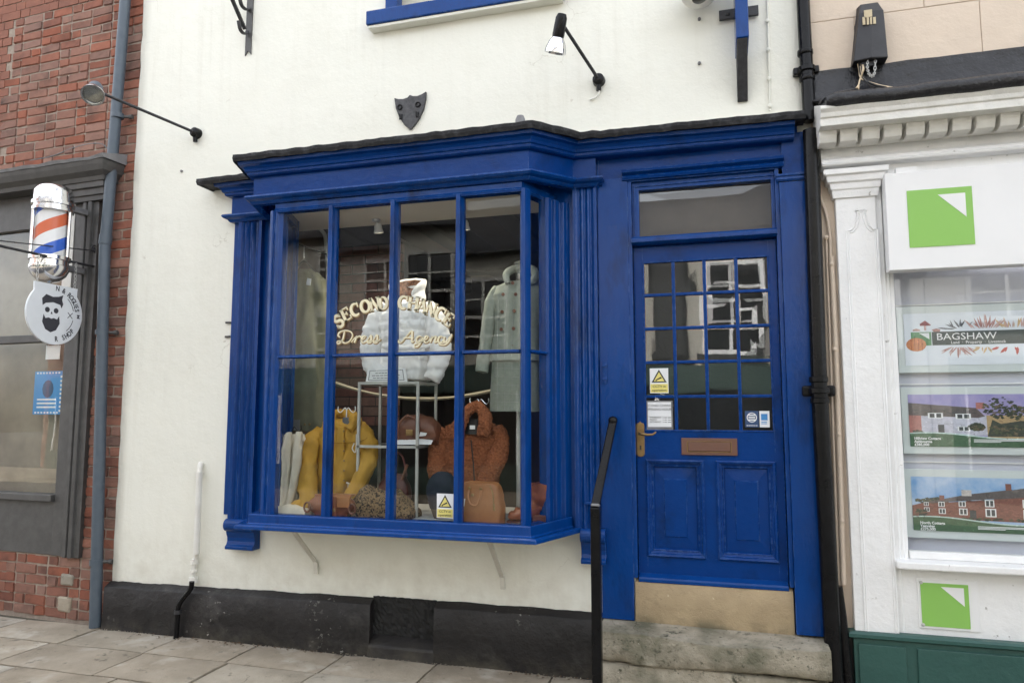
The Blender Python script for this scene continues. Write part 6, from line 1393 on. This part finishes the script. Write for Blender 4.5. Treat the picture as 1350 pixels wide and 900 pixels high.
MB().hexa([(a.x-.03, a.y, b.z), (a.x+.03, a.y-.004, b.z), (a.x+.03, a.y+.03, b.z), (a.x-.03, a.y+.03, b.z), (a.x-.026, a.y, a.z), (a.x+.028, a.y-.004, a.z), (a.x+.028, a.y+.03, a.z), (a.x-.026, a.y+.03, a.z)]).build('front_placket', MUST, t, bevel=.006)
for q in ((470, 572, 468, 596), (433, 572, 436, 590)):
    MB().tube(spline([P(q[0], q[1], MY-.06), P(q[2]+1.5, q[3]-6, MY-.07), P(q[2], q[3], MY-.07), P(q[2]-3.5, q[3]-5, MY-.07), P(q[2]-1, q[3]-12, MY-.07)], 5), .004, 6).build('cord', BONE, t)
for q in (434, 459):
    MB().tube([P(q-2, 636, MY-.065), P(q+2.5, 638, MY-.075)], .006, 6).tube([P(q, 637, MY-.07), P(q-1, 648, MY-.07)], .003, 5).build('toggle', BONE, t)
for f0, f1 in (((470, 612), (483, 615)), ((423, 612), (437, 615))):
    a, b = P(f0[0], f0[1], MY-.055), P(f1[0], f1[1], MY-.055); MB().hexa([(a.x, a.y, b.z-.03), (b.x, a.y, b.z-.035), (b.x, a.y+.02, b.z-.035), (a.x, a.y+.02, b.z-.03), (a.x, a.y+.002, a.z), (b.x, a.y+.002, a.z-.006), (b.x, a.y+.03, a.z-.006), (a.x, a.y+.03, a.z)]).build('pocket_flap', MUST, t, bevel=.005)
mb = MB()
for q in range(6): p_ = P(453.5, 568+13*q, MY-.064); mb.lathe([(.007, 0), (.007, .003), (0, .005)], p_, (0, -1, 0), 8)
mb.build('press_stud', BRASS, t)
MB().tube(spline([P(a, b, MY-.052) for a, b in ((424, 580), (436, 583), (448, 584), (462, 583), (476, 581), (484, 577))], 4), .0022, 5).build('yoke_seam', cloth('mustard seam', (.30, .16, .02)), t)
hanger(457, 541, MY+.02, t); a = P(457, 556, MY+.0); MB().box(a.x-.03, a.x+.03, a.y-.01, a.y+.02, a.z-.03, a.z+.03).build('hanger_plate', GREYC, t, bevel=.01)
# satchel
def soft_box(x0, x1, y0, y1, z0, z1, seed=0, bul=.012, n=8):
    mb = MB(); R = []
    for j in range(n+1):
        f = j/n; z = z0+(z1-z0)*f; k = math.sin(math.pi*min(1, max(0, f)))**.35 if 0 < f < 1 else .72; c = ((x0+x1)/2, (y0+y1)/2); out = []
        for i in range(32):
            t_ = 2*math.pi*i/32; ct, st_ = math.cos(t_), math.sin(t_); q = (abs(ct)**5+abs(st_)**5)**(-.2)
            nn = 1+noise.noise((ct*2+seed, st_*2, z*14))*bul*4
            out.append(Vector((c[0]+(x1-x0)/2*ct*q*k*nn, c[1]+(y1-y0)/2*st_*q*k*nn, z)))
        R.append(out)
    return mb.rings(R)
ya = -.27; a, b = P(405, 678, ya), P(466, 653, ya); z0 = FZ+.002; z1 = b.z
t = thing('leather_satchel', ((a.x+b.x)/2, ya, z0), 'small tan leather satchel with buckled flap under the mustard coat', 'bag')
soft_box(a.x, b.x, ya-.02, ya+.07, z0, z1, 3).build('bag_body', CHEST, t)
xq = a.x+(b.x-a.x)*.45
MB().prism([(xq-.02, ya-.026, z1-.07), (xq-.02, ya-.034, z1-.07), (xq-.02, ya-.034, z1-.012), (xq-.02, ya-.01, z1+.006), (xq-.02, ya+.05, z1+.006), (xq-.02, ya+.05, z1-.004), (xq-.02, ya-.01, z1-.006)], (b.x-xq+.012, 0, 0)).build('flap', TAN, t, bevel=.005)
MB().box(xq+.05, xq+.082, ya-.042, ya-.034, z0+.012, z1-.004).build('strap', CHEST, t, bevel=.004)
for q in (a.x+.02, b.x+.012): MB().tube([Vector((q+.022*math.cos(w_), ya-.035, z0+.06+.03*math.sin(w_))) for w_ in [i*.5236 for i in range(13)]], .006, 6, caps=False).build('strap_ring', BROWNL, t)
MB().lathe([(.012, 0), (.012, .006), (.004, .008), (0, .008)], (xq+.066, ya-.042, z0+.05), (0, -1, 0), 12).build('stud', BRASS, t)
# metal display stand
SY0, SY1 = -.14, .16; zs = P(513, 503, SY0).z; zsh = P(512, 587, SY0).z
sx0, sx1 = P(473, 560, SY0).x, P(550.5, 560, SY0).x
t = thing('display_stand', ((sx0+sx1)/2, 0, FZ), 'open grey metal display stand with one shelf carrying the white jacket', 'display stand')
for x in (sx0, sx1):
    for y in (SY0, SY1): MB().box(x-.008, x+.008, y-.008, y+.008, FZ, zs-.0165).build('leg', STEEL, t)
for z in (zs, zsh):
    f = MB().box(sx0-.008, sx1+.008, SY0-.008, SY0+.008, z-.016, z).box(sx0-.008, sx1+.008, SY1-.008, SY1+.008, z-.016, z).box(sx0-.0079, sx0+.008, SY0+.0081, SY1-.0081, z-.016, z).box(sx1-.008, sx1+.0079, SY0+.0081, SY1-.0081, z-.016, z); f.build('rail', STEEL, t)
    MB().box(sx0+.008, sx1-.008, SY0+.008, SY1-.008, z-.006, z-.002).build('glass_shelf', GLASS, t)
# white puffer jacket on a bust
JY = .02
t = thing('white_puffer_jacket', (P(532, 500, JY).x, JY, zs), 'white quilted puffer jacket with patterned lining on top of the metal stand', 'jacket')
lv = [(398, 519, 553, .55), (404, 508, 566, .8), (414, 502, 573, 1), (430, 503, 570, 1.1), (445, 506, 566, 1.1), (452, 508, 563, .95), (457, 508, 564, 1.05), (470, 505, 568, 1.2), (486, 504, 570, 1.25), (502, 506, 568, 1.15)]
mb = MB(); R = []
for (p0, l0, r0, q0), (p1, l1, r1, q1) in zip(lv, lv[1:]):
    for i in range(10):
        f = i/10; py = p0+(p1-p0)*f; bl = abs(math.sin((py-398)*math.pi/13.5))*.8-.4
        R.append(ringpts(l0+(l1-l0)*f-bl, r0+(r1-r0)*f+bl, py, JY, .105*(q0+(q1-q0)*f)+bl*.002, n=150, amp=.05, nf=4, seed=9))
mb.rings(R); wrinkle(mb, 0, .008, 20, 2); quilt_up(crumple(mb.build('jacket_body', PUFF, t), .006, 11, 2), .009, .042, 2)
quilt_up(sleeve([(511, 404, JY-.0, .045), (500, 418, JY-.02, .062), (492, 440, JY-.04, .068), (489, 464, JY-.06, .064), (494, 486, JY-.08, .056), (508, 495, JY-.10, .046)], 'jacket_sleeve', PUFF, t, wr=.006, ws=22, quilt=.06, k=9, cr=0.007, cs=18), .008, .042, 5)
quilt_up(sleeve([(562, 404, JY-.0, .045), (572, 418, JY-.02, .060), (578, 442, JY-.04, .066), (580, 466, JY-.06, .063), (575, 487, JY-.08, .056), (569, 500, JY-.09, .048)], 'jacket_sleeve', PUFF, t, wr=.006, ws=22, quilt=.06, k=9, seed=3, cr=0.007, cs=18), .008, .042, 5)
nb_ = P(535, 398, JY); rb_ = (P(556, 398, JY).x-P(515, 398, JY).x)/2; ztop_c = P(535, 364, JY).z-nb_.z
def collar(name, mat, r0, r1, lift, th):
    mb = MB(); R = []; n = 48; k = 12
    for i in range(n+1):
        a = rad(-146+292*i/n); g = (abs(a)/rad(146)); r = []
        for j in range(k+1):
            f = j/k; hz_ = ztop_c*(1-.12*math.sin(a)**2-.62*g**5)*lift; rr_c = rb_*(r0+(r1-r0)*f**1.4+.12*g**5*f); bl = .006*math.sin(f*math.pi*3)
            r.append(Vector((nb_.x+(rr_c+bl)*math.sin(a)+.012*f, JY+.01+(rr_c*.72+bl)*math.cos(a)-.018*g**3*f, nb_.z+hz_*f+.004*noise.noise((a*3, f*5, 0)))))
        R.append(r)
    for r in R: mb.v += [tuple(p) for p in r]
    for i in range(n):
        for j in range(k): q = i*(k+1)+j; mb.f.append((q, q+1, q+k+2, q+k+1)); mb.sm.append(True)
    o = mb.build(name, mat, t); m_ = o.modifiers.new('thick', 'SOLIDIFY'); m_.thickness = th; m_.offset = 0; m_ = o.modifiers.new('sub', 'SUBSURF'); m_.levels = m_.render_levels = 1
    return o
collar('collar', PUFF, 1.04, .98, 1.0, .022); collar('lining', LINING, .90, .84, .92, .004)
sleeve([(505, 456, JY-.135, .010), (520, 458, JY-.16, .012), (535, 458.5, JY-.165, .013), (552, 458, JY-.16, .012), (566, 455, JY-.13, .010)], 'belt', PUFF, t, wr=.003, squash=.6, cr=0.007, cs=18)
# sign card on the stand
a, b, c_, d_ = P(482, 503, -.15), P(537, 503, -.15), P(534, 485, -.12), P(485, 487, -.12)
t = thing('counter_card', (a.x, -.15, a.z), 'white framed notice card leaning at the foot of the puffer jacket', 'notice')
MB().prism([a, b, c_, d_], (0, .006, 0)).build('card', PAPER, t)
up_ = (d_-a); rt_ = (b-a)
def cp_(u, v, l=.003): return a+rt_*u+up_*v+((c_-d_)-(b-a))*u*v+Vector((0, -l, 0))
mb = MB()
for u0_, u1_, v0, v1 in ((.06, .94, .10, .14), (.06, .94, .86, .90), (.06, .075, .14, .86), (.925, .94, .14, .86)): mb.prism([cp_(u0_, v0), cp_(u1_, v0), cp_(u1_, v1), cp_(u0_, v1)], (0, .001, 0))
for v, w_ in ((.68, .28), (.48, .36), (.28, .33)):
    for k in range(7): u0_ = .5-w_+2*w_*k/7; mb.prism([cp_(u0_, v-.03), cp_(u0_+2*w_/8.5, v-.03), cp_(u0_+2*w_/8.5, v+.03), cp_(u0_, v+.03)], (0, .001, 0))
mb.build('print', INKG, t)
# brown holdall on the shelf
yb = -.03; a, b = P(517, 584, yb), P(580, 548, yb)
t = thing('leather_holdall', ((a.x+b.x)/2, yb, zsh), 'slouchy brown leather holdall on the shelf of the metal stand', 'bag')
mb = MB(); R = []
for i in range(22):
    f = i/21; x = a.x+(b.x-a.x)*f; hh = (b.z-zsh)*(.55+.50*math.sin(f*2.5+.25))*(1 if .04 < f < .96 else .7); R.append([Vector((x, yb+.075*math.cos(q)*(1+.1*noise.noise((f*6, q, 0))), zsh+.004+hh*(.5+.5*math.sin(q))*(1+.10*noise.noise((f*5, q*2, 3))))) for q in [2*math.pi*j/20 for j in range(20)]])
mb.rings(R); wrinkle(mb, 0, .008, 22); mb.build('bag_body', BROWNL, t)
MB().tube(spline([P(524, 572, yb-.08), P(528, 556, yb-.09), P(537, 548, yb-.07), P(548, 553, yb-.08), P(552, 567, yb-.09)], 6), .007, 8).build('handle', BROWNL, t)
MB().box(P(536, 570, -.1).x, P(545, 570, -.1).x, yb-.085, yb-.075, P(540, 574, yb-.08).z, P(540, 566, yb-.08).z).build('buckle', BRASS, t, bevel=.004)
mb = MB().prism([P(518, 586, -.13), P(568, 586, -.13), P(570, 581, -.10), P(560, 578, -.08), P(532, 580, -.09), P(519, 582, -.1)], (0, .012, .008)); wrinkle(mb, 0, .004, 30)
tag(mb.build('tissue_paper', PAPER), 'crumpled white tissue paper under the brown holdall on the stand shelf', 'paper')
a = P(546, 569, yb-.10); q = P(561, 574, yb-.10); MB().prism([q, q+Vector((-.045, 0, -.006)), q+Vector((-.035, 0, .022)), q+Vector((.01, 0, .016))], (0, .002, 0)).build('swing_tag', PAPER, t)
# burgundy bag below
yb = .02; a, b = P(500, 660, yb), P(541, 624, yb)
t = thing('burgundy_handbag', ((a.x+b.x)/2, yb, FZ), 'dark burgundy handbag with arched handle behind the leopard scarf', 'bag')
soft_box(a.x, b.x, yb-.05, yb+.05, FZ+.001, b.z, 6).build('bag_body', BURG, t)
MB().tube(spline([P(508, 627, yb-.05), P(512, 604, yb-.05), P(520, 596, yb-.05), P(531, 602, yb-.05), P(536, 627, yb-.05)], 6), .007, 8).build('handle', BURG, t)
MB().tube([P(537, 612, yb-.07), P(530, 632, yb-.07)], .010, 8).build('strap', BROWNL, t)
# leopard scarf heap
t = MB(); R = []; ys = -.14
for i in range(34):
    f = i/33; px = 470+78*f; x = P(px, 660, ys).x; top = P(px, 640+7*math.sin(f*2.2-.1)+22*max(0, f-.72)/.28+16*max(0, .12-f)/.12, ys).z; h_ = max(.015, top-FZ)
    R.append([Vector((x, ys-.01+(.10+.03*noise.noise((f*5, q, 4)))*math.cos(q), FZ+.003+h_*max(0, math.sin(q))*(1+.16*noise.noise((f*8, q*2.5, 1))))) for q in [math.pi*j/22 for j in range(23)]])
t.rings(R); wrinkle(t, 0, .014, 17, 5); tag(t.build('leopard_scarf', LEOP), 'leopard print scarf heaped on the window floor under the metal stand', 'scarf')
# rust teddy coat
t = thing('teddy_coat', P(622, 650, .03), 'rust brown teddy fleece coat on a chrome hook', 'coat'); TY_ = .03
def fuzz(o): o.modifiers.new('sub', 'SUBSURF').levels = 2; o.modifiers['sub'].render_levels = 2; return o
o = torso([(556, 606, 644, .5), (562, 590, 656, .8), (574, 581, 663, 1), (605, 584, 660, 1.1), (640, 588, 656, 1.1), (668, 592, 652, 1)], TY_+.02, 'coat_body', TEDDY, t, ry=.095, amp=.07, nf=3, wr=.010, ws=13, seed=1)
o2 = sleeve([(590, 566, TY_, .046), (579, 590, TY_-.02, .062), (577, 620, TY_-.04, .062), (583, 648, TY_-.06, .055)], 'coat_sleeve', TEDDY, t, wr=.010)
o3 = sleeve([(652, 564, TY_, .046), (660, 582, TY_-.01, .056), (655, 605, TY_-.05, .058), (643, 630, TY_-.09, .056), (634, 646, TY_-.11, .050)], 'coat_sleeve', TEDDY, t, wr=.010, seed=4)
o4 = sleeve([(601, 577, TY_-.10, .040), (606, 560, TY_-.10, .042), (615, 543, TY_-.06, .036), (627, 535, TY_-.0, .034), (637, 543, TY_-.05, .038), (640, 558, TY_-.10, .044), (636, 575, TY_-.115, .034)], 'collar', TEDDY, t, wr=.009)
for q in (o, o2, o3, o4):
    q.modifiers.new('sub', 'SUBSURF').render_levels = 2; tx = bpy.data.textures.get('fleece') or bpy.data.textures.new('fleece', 'CLOUDS'); tx.noise_scale = .013; tx.noise_depth = 2
    dm = q.modifiers.new('fleece', 'DISPLACE'); dm.texture = tx; dm.strength = .017; dm.mid_level = .5; dm.texture_coords = 'LOCAL'
MB().rings([ringpts(614, 634, 572, TY_-.07, .03, n=16), ringpts(614, 633, 552, TY_-.02, .03, n=16)]).build('neck_lining', OAK, t)
a = P(622, 563, TY_-.105); MB().box(a.x-.012, a.x+.022, a.y-.004, a.y, a.z-.012, a.z+.012).build('neck_label', PAPER, t)
MB().tube([P(621, 580, TY_-.085), P(624, 610, TY_-.10), P(626, 645, TY_-.10)], .004, 6).build('front_edge', OAK, t)
hanger(632, 530, TY_+.03, t, CHROME)
# navy hat
c_ = P(583, 650, -.10)
t = thing('navy_hat', (c_.x, c_.y, FZ), 'round navy felt hat propped behind the camera warning sticker', 'hat')
R_ = .098; zc = P(583, 645, -.10).z
MB().lathe([(.075, FZ-zc+.06), (.088, -.07), (R_, -.02), (R_*.99, .02), (R_*.86, .06), (R_*.6, .092), (R_*.3, .108), (0, .112)], (c_.x, c_.y, zc), (0, 0, 1), 28).build('crown', NAVYF, t)
MB().lathe([(.05, 0), (.055, .01), (.07, .055), (.074, .075)], (c_.x, c_.y, FZ), (0, 0, 1), 20).build('hat_stand', SHOPIN, t)
# tan handbag
yb = -.22; a, b = P(608, 685, yb), P(664, 637, yb); h_ = b.z-FZ
t = thing('tan_handbag', ((a.x+b.x)/2, yb, FZ), 'tan leather bowling handbag with side zip in front of the teddy coat', 'bag')
mb = MB(); R = []
for i in range(15):
    f = i/14; k = 1-.22*f**2.2; y_ = yb; x0, x1 = a.x+.0+.02*f**3, b.x-.03*f**3; c = (x0+x1)/2; e_ = 6-2.2*f
    top = h_*(1 if f < 1 else 1)
    R.append([Vector((c+(x1-x0)/2*math.copysign(abs(math.cos(q))**(2/e_), math.cos(q))*(1 if f < .97 else .93), y_+.07*k*math.copysign(abs(math.sin(q))**(2/e_), math.sin(q)), FZ+.002+top*f)) for q in [2*math.pi*j/36 for j in range(36)]])
mb.rings(R); wrinkle(mb, 0, .006, 14, 3); mb.build('bag_body', TAN, t, bevel=0)
MB().tube(spline([P(619, 644, yb-.075), P(617, 654, yb-.095), P(620, 664, yb-.105), P(628, 666, yb-.105), P(633, 656, yb-.095), P(634, 645, yb-.075)], 5), .0065, 8).build('handle', TAN, t)
MB().tube(spline([P(646, 640, yb-.075), P(650, 652, yb-.085), P(651, 672, yb-.085)], 5), .004, 6).build('zip', BRASS, t)
MB().tube([P(651, 664, yb-.088), P(651.5, 673, yb-.09)], .007, 6).build('zip_pull', BRASS, t)
for q in ((619, 643), (634, 644), (623, 652)): MB().lathe([(.009, 0), (.009, .005), (0, .007)], P(*q, yb-.076), (0, -1, 0), 10).build('stud', BRASS, t)
a2 = P(612, 660, yb-.09); MB().hexa([(a2.x-.02, a2.y, a2.z-.03), (a2.x, a2.y, a2.z-.03), (a2.x, a2.y+.002, a2.z-.03), (a2.x-.02, a2.y+.002, a2.z-.03), (a2.x-.008, a2.y, a2.z+.01), (a2.x+.006, a2.y, a2.z+.014), (a2.x+.006, a2.y+.002, a2.z+.014), (a2.x-.008, a2.y+.002, a2.z+.01)]).build('swing_tag', PAPER, t)
# ankle boots
def boot(dx, dy, lab):
    yb = -.10+dy; t = thing('ankle_boot', P(700+dx, 684, yb), lab, 'boot', 'brown ankle boots')
    c = spline([P(672+dx, 680, yb-.05), P(682+dx, 677.5, yb-.04), P(695+dx, 673, yb-.02), P(706+dx, 664, yb), P(710.5+dx, 651, yb), P(711+dx, 637, yb)], 6)
    mb = MB(); R = []; k = len(c)
    for i, p in enumerate(c):
        f = i/(k-1); 
        w_ = .030+.018*math.sin(min(1, f*2.2)*1.57)+.014*f; d_ = (c[min(i+1, k-1)]-c[max(i-1, 0)]).normalized(); u = d_.cross(Vector((0, 1, 0))).normalized(); hgt = .020+.030*min(1, f/.45) if f < .45 else .050+.018*min(1, (f-.45)/.3)
        R.append([p+Vector((0, 1, 0))*w_*.9*math.cos(q)+u*hgt*math.sin(q) for q in [2*math.pi*j/24 for j in range(24)]])
    mb.rings(R); 
    for i, v in enumerate(mb.v): v = Vector(v); mb.v[i] = tuple(Vector((v.x, v.y, max(v.z+.006*math.sin(v.z*190+v.x*70)*(1 if v.z > FZ+.05 else 0), FZ+.012))))
    wrinkle(mb, 0, .005, 30, dx); mb.build('upper', CHEST, t)
    pts = [P(668+dx, 684, yb-.05), P(725+dx, 684, yb)]
    x0, x1 = P(670+dx, 684, yb).x, P(720+dx, 684, yb).x
    MB().box(x0, x1, yb-.05, yb+.05, FZ, FZ+.013).build('sole', BROWNL, t, bevel=.006)
    xx0 = P(704+dx, 684, yb).x; MB().box(xx0, x1+.006, yb-.04, yb+.04, FZ+.0131, FZ+.05).build('heel', BROWNL, t, bevel=.006)
boot(0, -.03, 'chestnut brown ankle boot nearest the glass by the corner post'); boot(7, .10, 'chestnut brown ankle boot behind its pair at the corner')
# tweed suit on a mannequin
t = thing('tweed_suit', P(683, 660, .02), 'sage green checked tweed coat and skirt on a mannequin at the right', 'suit'); WY = .04
torso([(371, 672, 706, .45), (377, 656, 718, .75), (388, 650, 722, .95), (410, 650, 718, 1), (435, 652, 714, .95), (455, 649, 716, 1.05), (476, 645, 719, 1.2)], WY, 'jacket_body', TWEED, t, ry=.105, amp=.03, nf=2, wr=.004, seed=3, cr=0.005, cs=12)
torso([(474, 650, 714, 1.05), (500, 649, 716, 1.12), (542, 648, 718, 1.18)], WY, 'skirt', TWEED, t, ry=.10, amp=.05, nf=3, wr=.004, seed=6, cr=0.005, cs=12)
sleeve([(657, 380, WY-.0, .036), (648, 402, WY-.03, .046), (643, 440, WY-.05, .043), (638, 470, WY-.07, .040), (635, 490, WY-.08, .040)], 'jacket_sleeve', TWEED, t, wr=.005, cr=0.005, cs=15.6)
s_ = sleeve([(713, 381, WY, .036), (720, 402, WY+.01, .044), (721, 440, WY+.01, .042), (721, 470, WY, .042), (721, 492, WY, .044)], 'jacket_sleeve', TWEED, t, wr=.005, cr=0.005, cs=15.6)
MB().tube([P(721, 490.5, WY), P(721, 493.5, WY)], .037, 16).build('cuff_lining', PINK, s_)
sleeve([(669, 374, WY-.085, .016), (668, 362, WY-.06, .022), (678, 355, WY+.03, .022), (695, 352, WY+.05, .022), (705, 358, WY-.0, .024), (703, 370, WY-.07, .022), (688, 377, WY-.10, .014)], 'collar', TWEED, t, wr=.004, cr=0.005, cs=15.6)
CLEAR = glass_mat('clear acrylic', (.9, .92, .92), .12, .1, 6)
MB().lathe([(.036, -.06), (.036, .03), (.042, .04), (.042, .055), (.0, .06)], P(686, 357, WY), (0, 0, 1), 20).build('neck_block', CLEAR, t)
for bx, by in ((676, 373), (663.5, 388), (680, 388), (662, 411), (678, 410), (661, 434), (677, 433), (660, 457), (676, 457)):
    MB().lathe([(.011, 0), (.011, .005), (.007, .006), (.004, .003), (0, .003)], P(bx, by, WY-.102), (0, -1, 0), 12).build('button', BROWNL, t)
# pale check lines woven in the cloth, laid on as thin thread
mb = MB()
for k in range(4):
    px = 657+9.5*k; mb.tube([P(px+2*math.sin(k), 395, WY-.108-.0), P(px-1, 435, WY-.104), P(px-1.5, 472, WY-.125)], .0012, 4); mb.tube([P(px-1, 478, WY-.112), P(px-1, 540, WY-.123)], .0012, 4)
for k in range(5): mb.tube([P(652, 485+11*k, WY-.100), P(668, 485.5+11*k, WY-.118), P(685, 486+11*k, WY-.119)], .0010, 4)
mb.build('check_thread', LINE, t)
MB().tube([P(684, 538, WY), (P(684, 538, WY).x, WY, FZ)], .017, 12).build('stand_pole', STEEL, t)
MB().lathe([(.13, 0), (.13, .012), (.02, .02), (.017, .03)], (P(684, 538, WY).x, WY, FZ), (0, 0, 1), 28).build('stand_base', STEEL, t)
# cream ribbon across the back, shaped to stand in for a glass reflection
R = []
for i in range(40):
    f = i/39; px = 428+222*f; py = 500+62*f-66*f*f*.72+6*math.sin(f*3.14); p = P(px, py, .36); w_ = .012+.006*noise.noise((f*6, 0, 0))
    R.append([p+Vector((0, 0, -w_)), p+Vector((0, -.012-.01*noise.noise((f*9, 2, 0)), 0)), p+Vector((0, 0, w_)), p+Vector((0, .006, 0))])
tag(MB().rings(R).build('band', cloth('cream ribbon', (.46, .41, .31))), 'cream ribbon draped across the back of the window display', 'band')
# ceiling spotlights in the bay
BULB = emit_mat('warm bulb', (1, .86, .62), 3)
for (bx, by), lab in (((499, 304), 'white ceiling spotlight above the puffer jacket in the second pane'), ((613, 300), 'white ceiling spotlight between the third and fourth panes')):
    y = .12; c_ = P(bx, by, y)
    t = thing('ceiling_spotlight', (c_.x, y, 1.335), lab, 'spotlight', 'spotlights under the bay ceiling')
    MB().lathe([(.03, 0), (.03, -.012), (.012, -.016), (.008, -.02)], (c_.x-.02, y, 1.334), (0, 0, 1), 16).build('rose', HOOK, t)
    MB().tube([(c_.x-.02, y, 1.32), (c_.x-.006, y-.005, c_.z+.05)], .006, 8).build('stem', HOOK, t)
    MB().lathe([(0, .052), (.018, .05), (.026, .03), (.028, .01), (.034, -.012), (.034, -.018), (.030, -.018), (.024, -.006), (0, -.004)], c_, (0, -.25, 1), 20).build('lamp_head', HOOK, t)
    MB().lathe([(0, -.013), (.026, -.013), (.026, -.010), (0, -.010)], c_, (0, -.25, 1), 16).build('bulb', BULB, t)
    lp = bpy.data.lights.new('bulb_light', 'SPOT'); lp.energy = 5; lp.spot_size = rad(150); lp.spot_blend = .8; lp.shadow_soft_size = .03; lp.color = (1, .9, .74)
    lo = bpy.data.objects.new('bulb_light', lp); lo.location = c_+Vector((0, -.005, -.025)); lo.rotation_euler = (rad(8), 0, 0); link(lo, t)
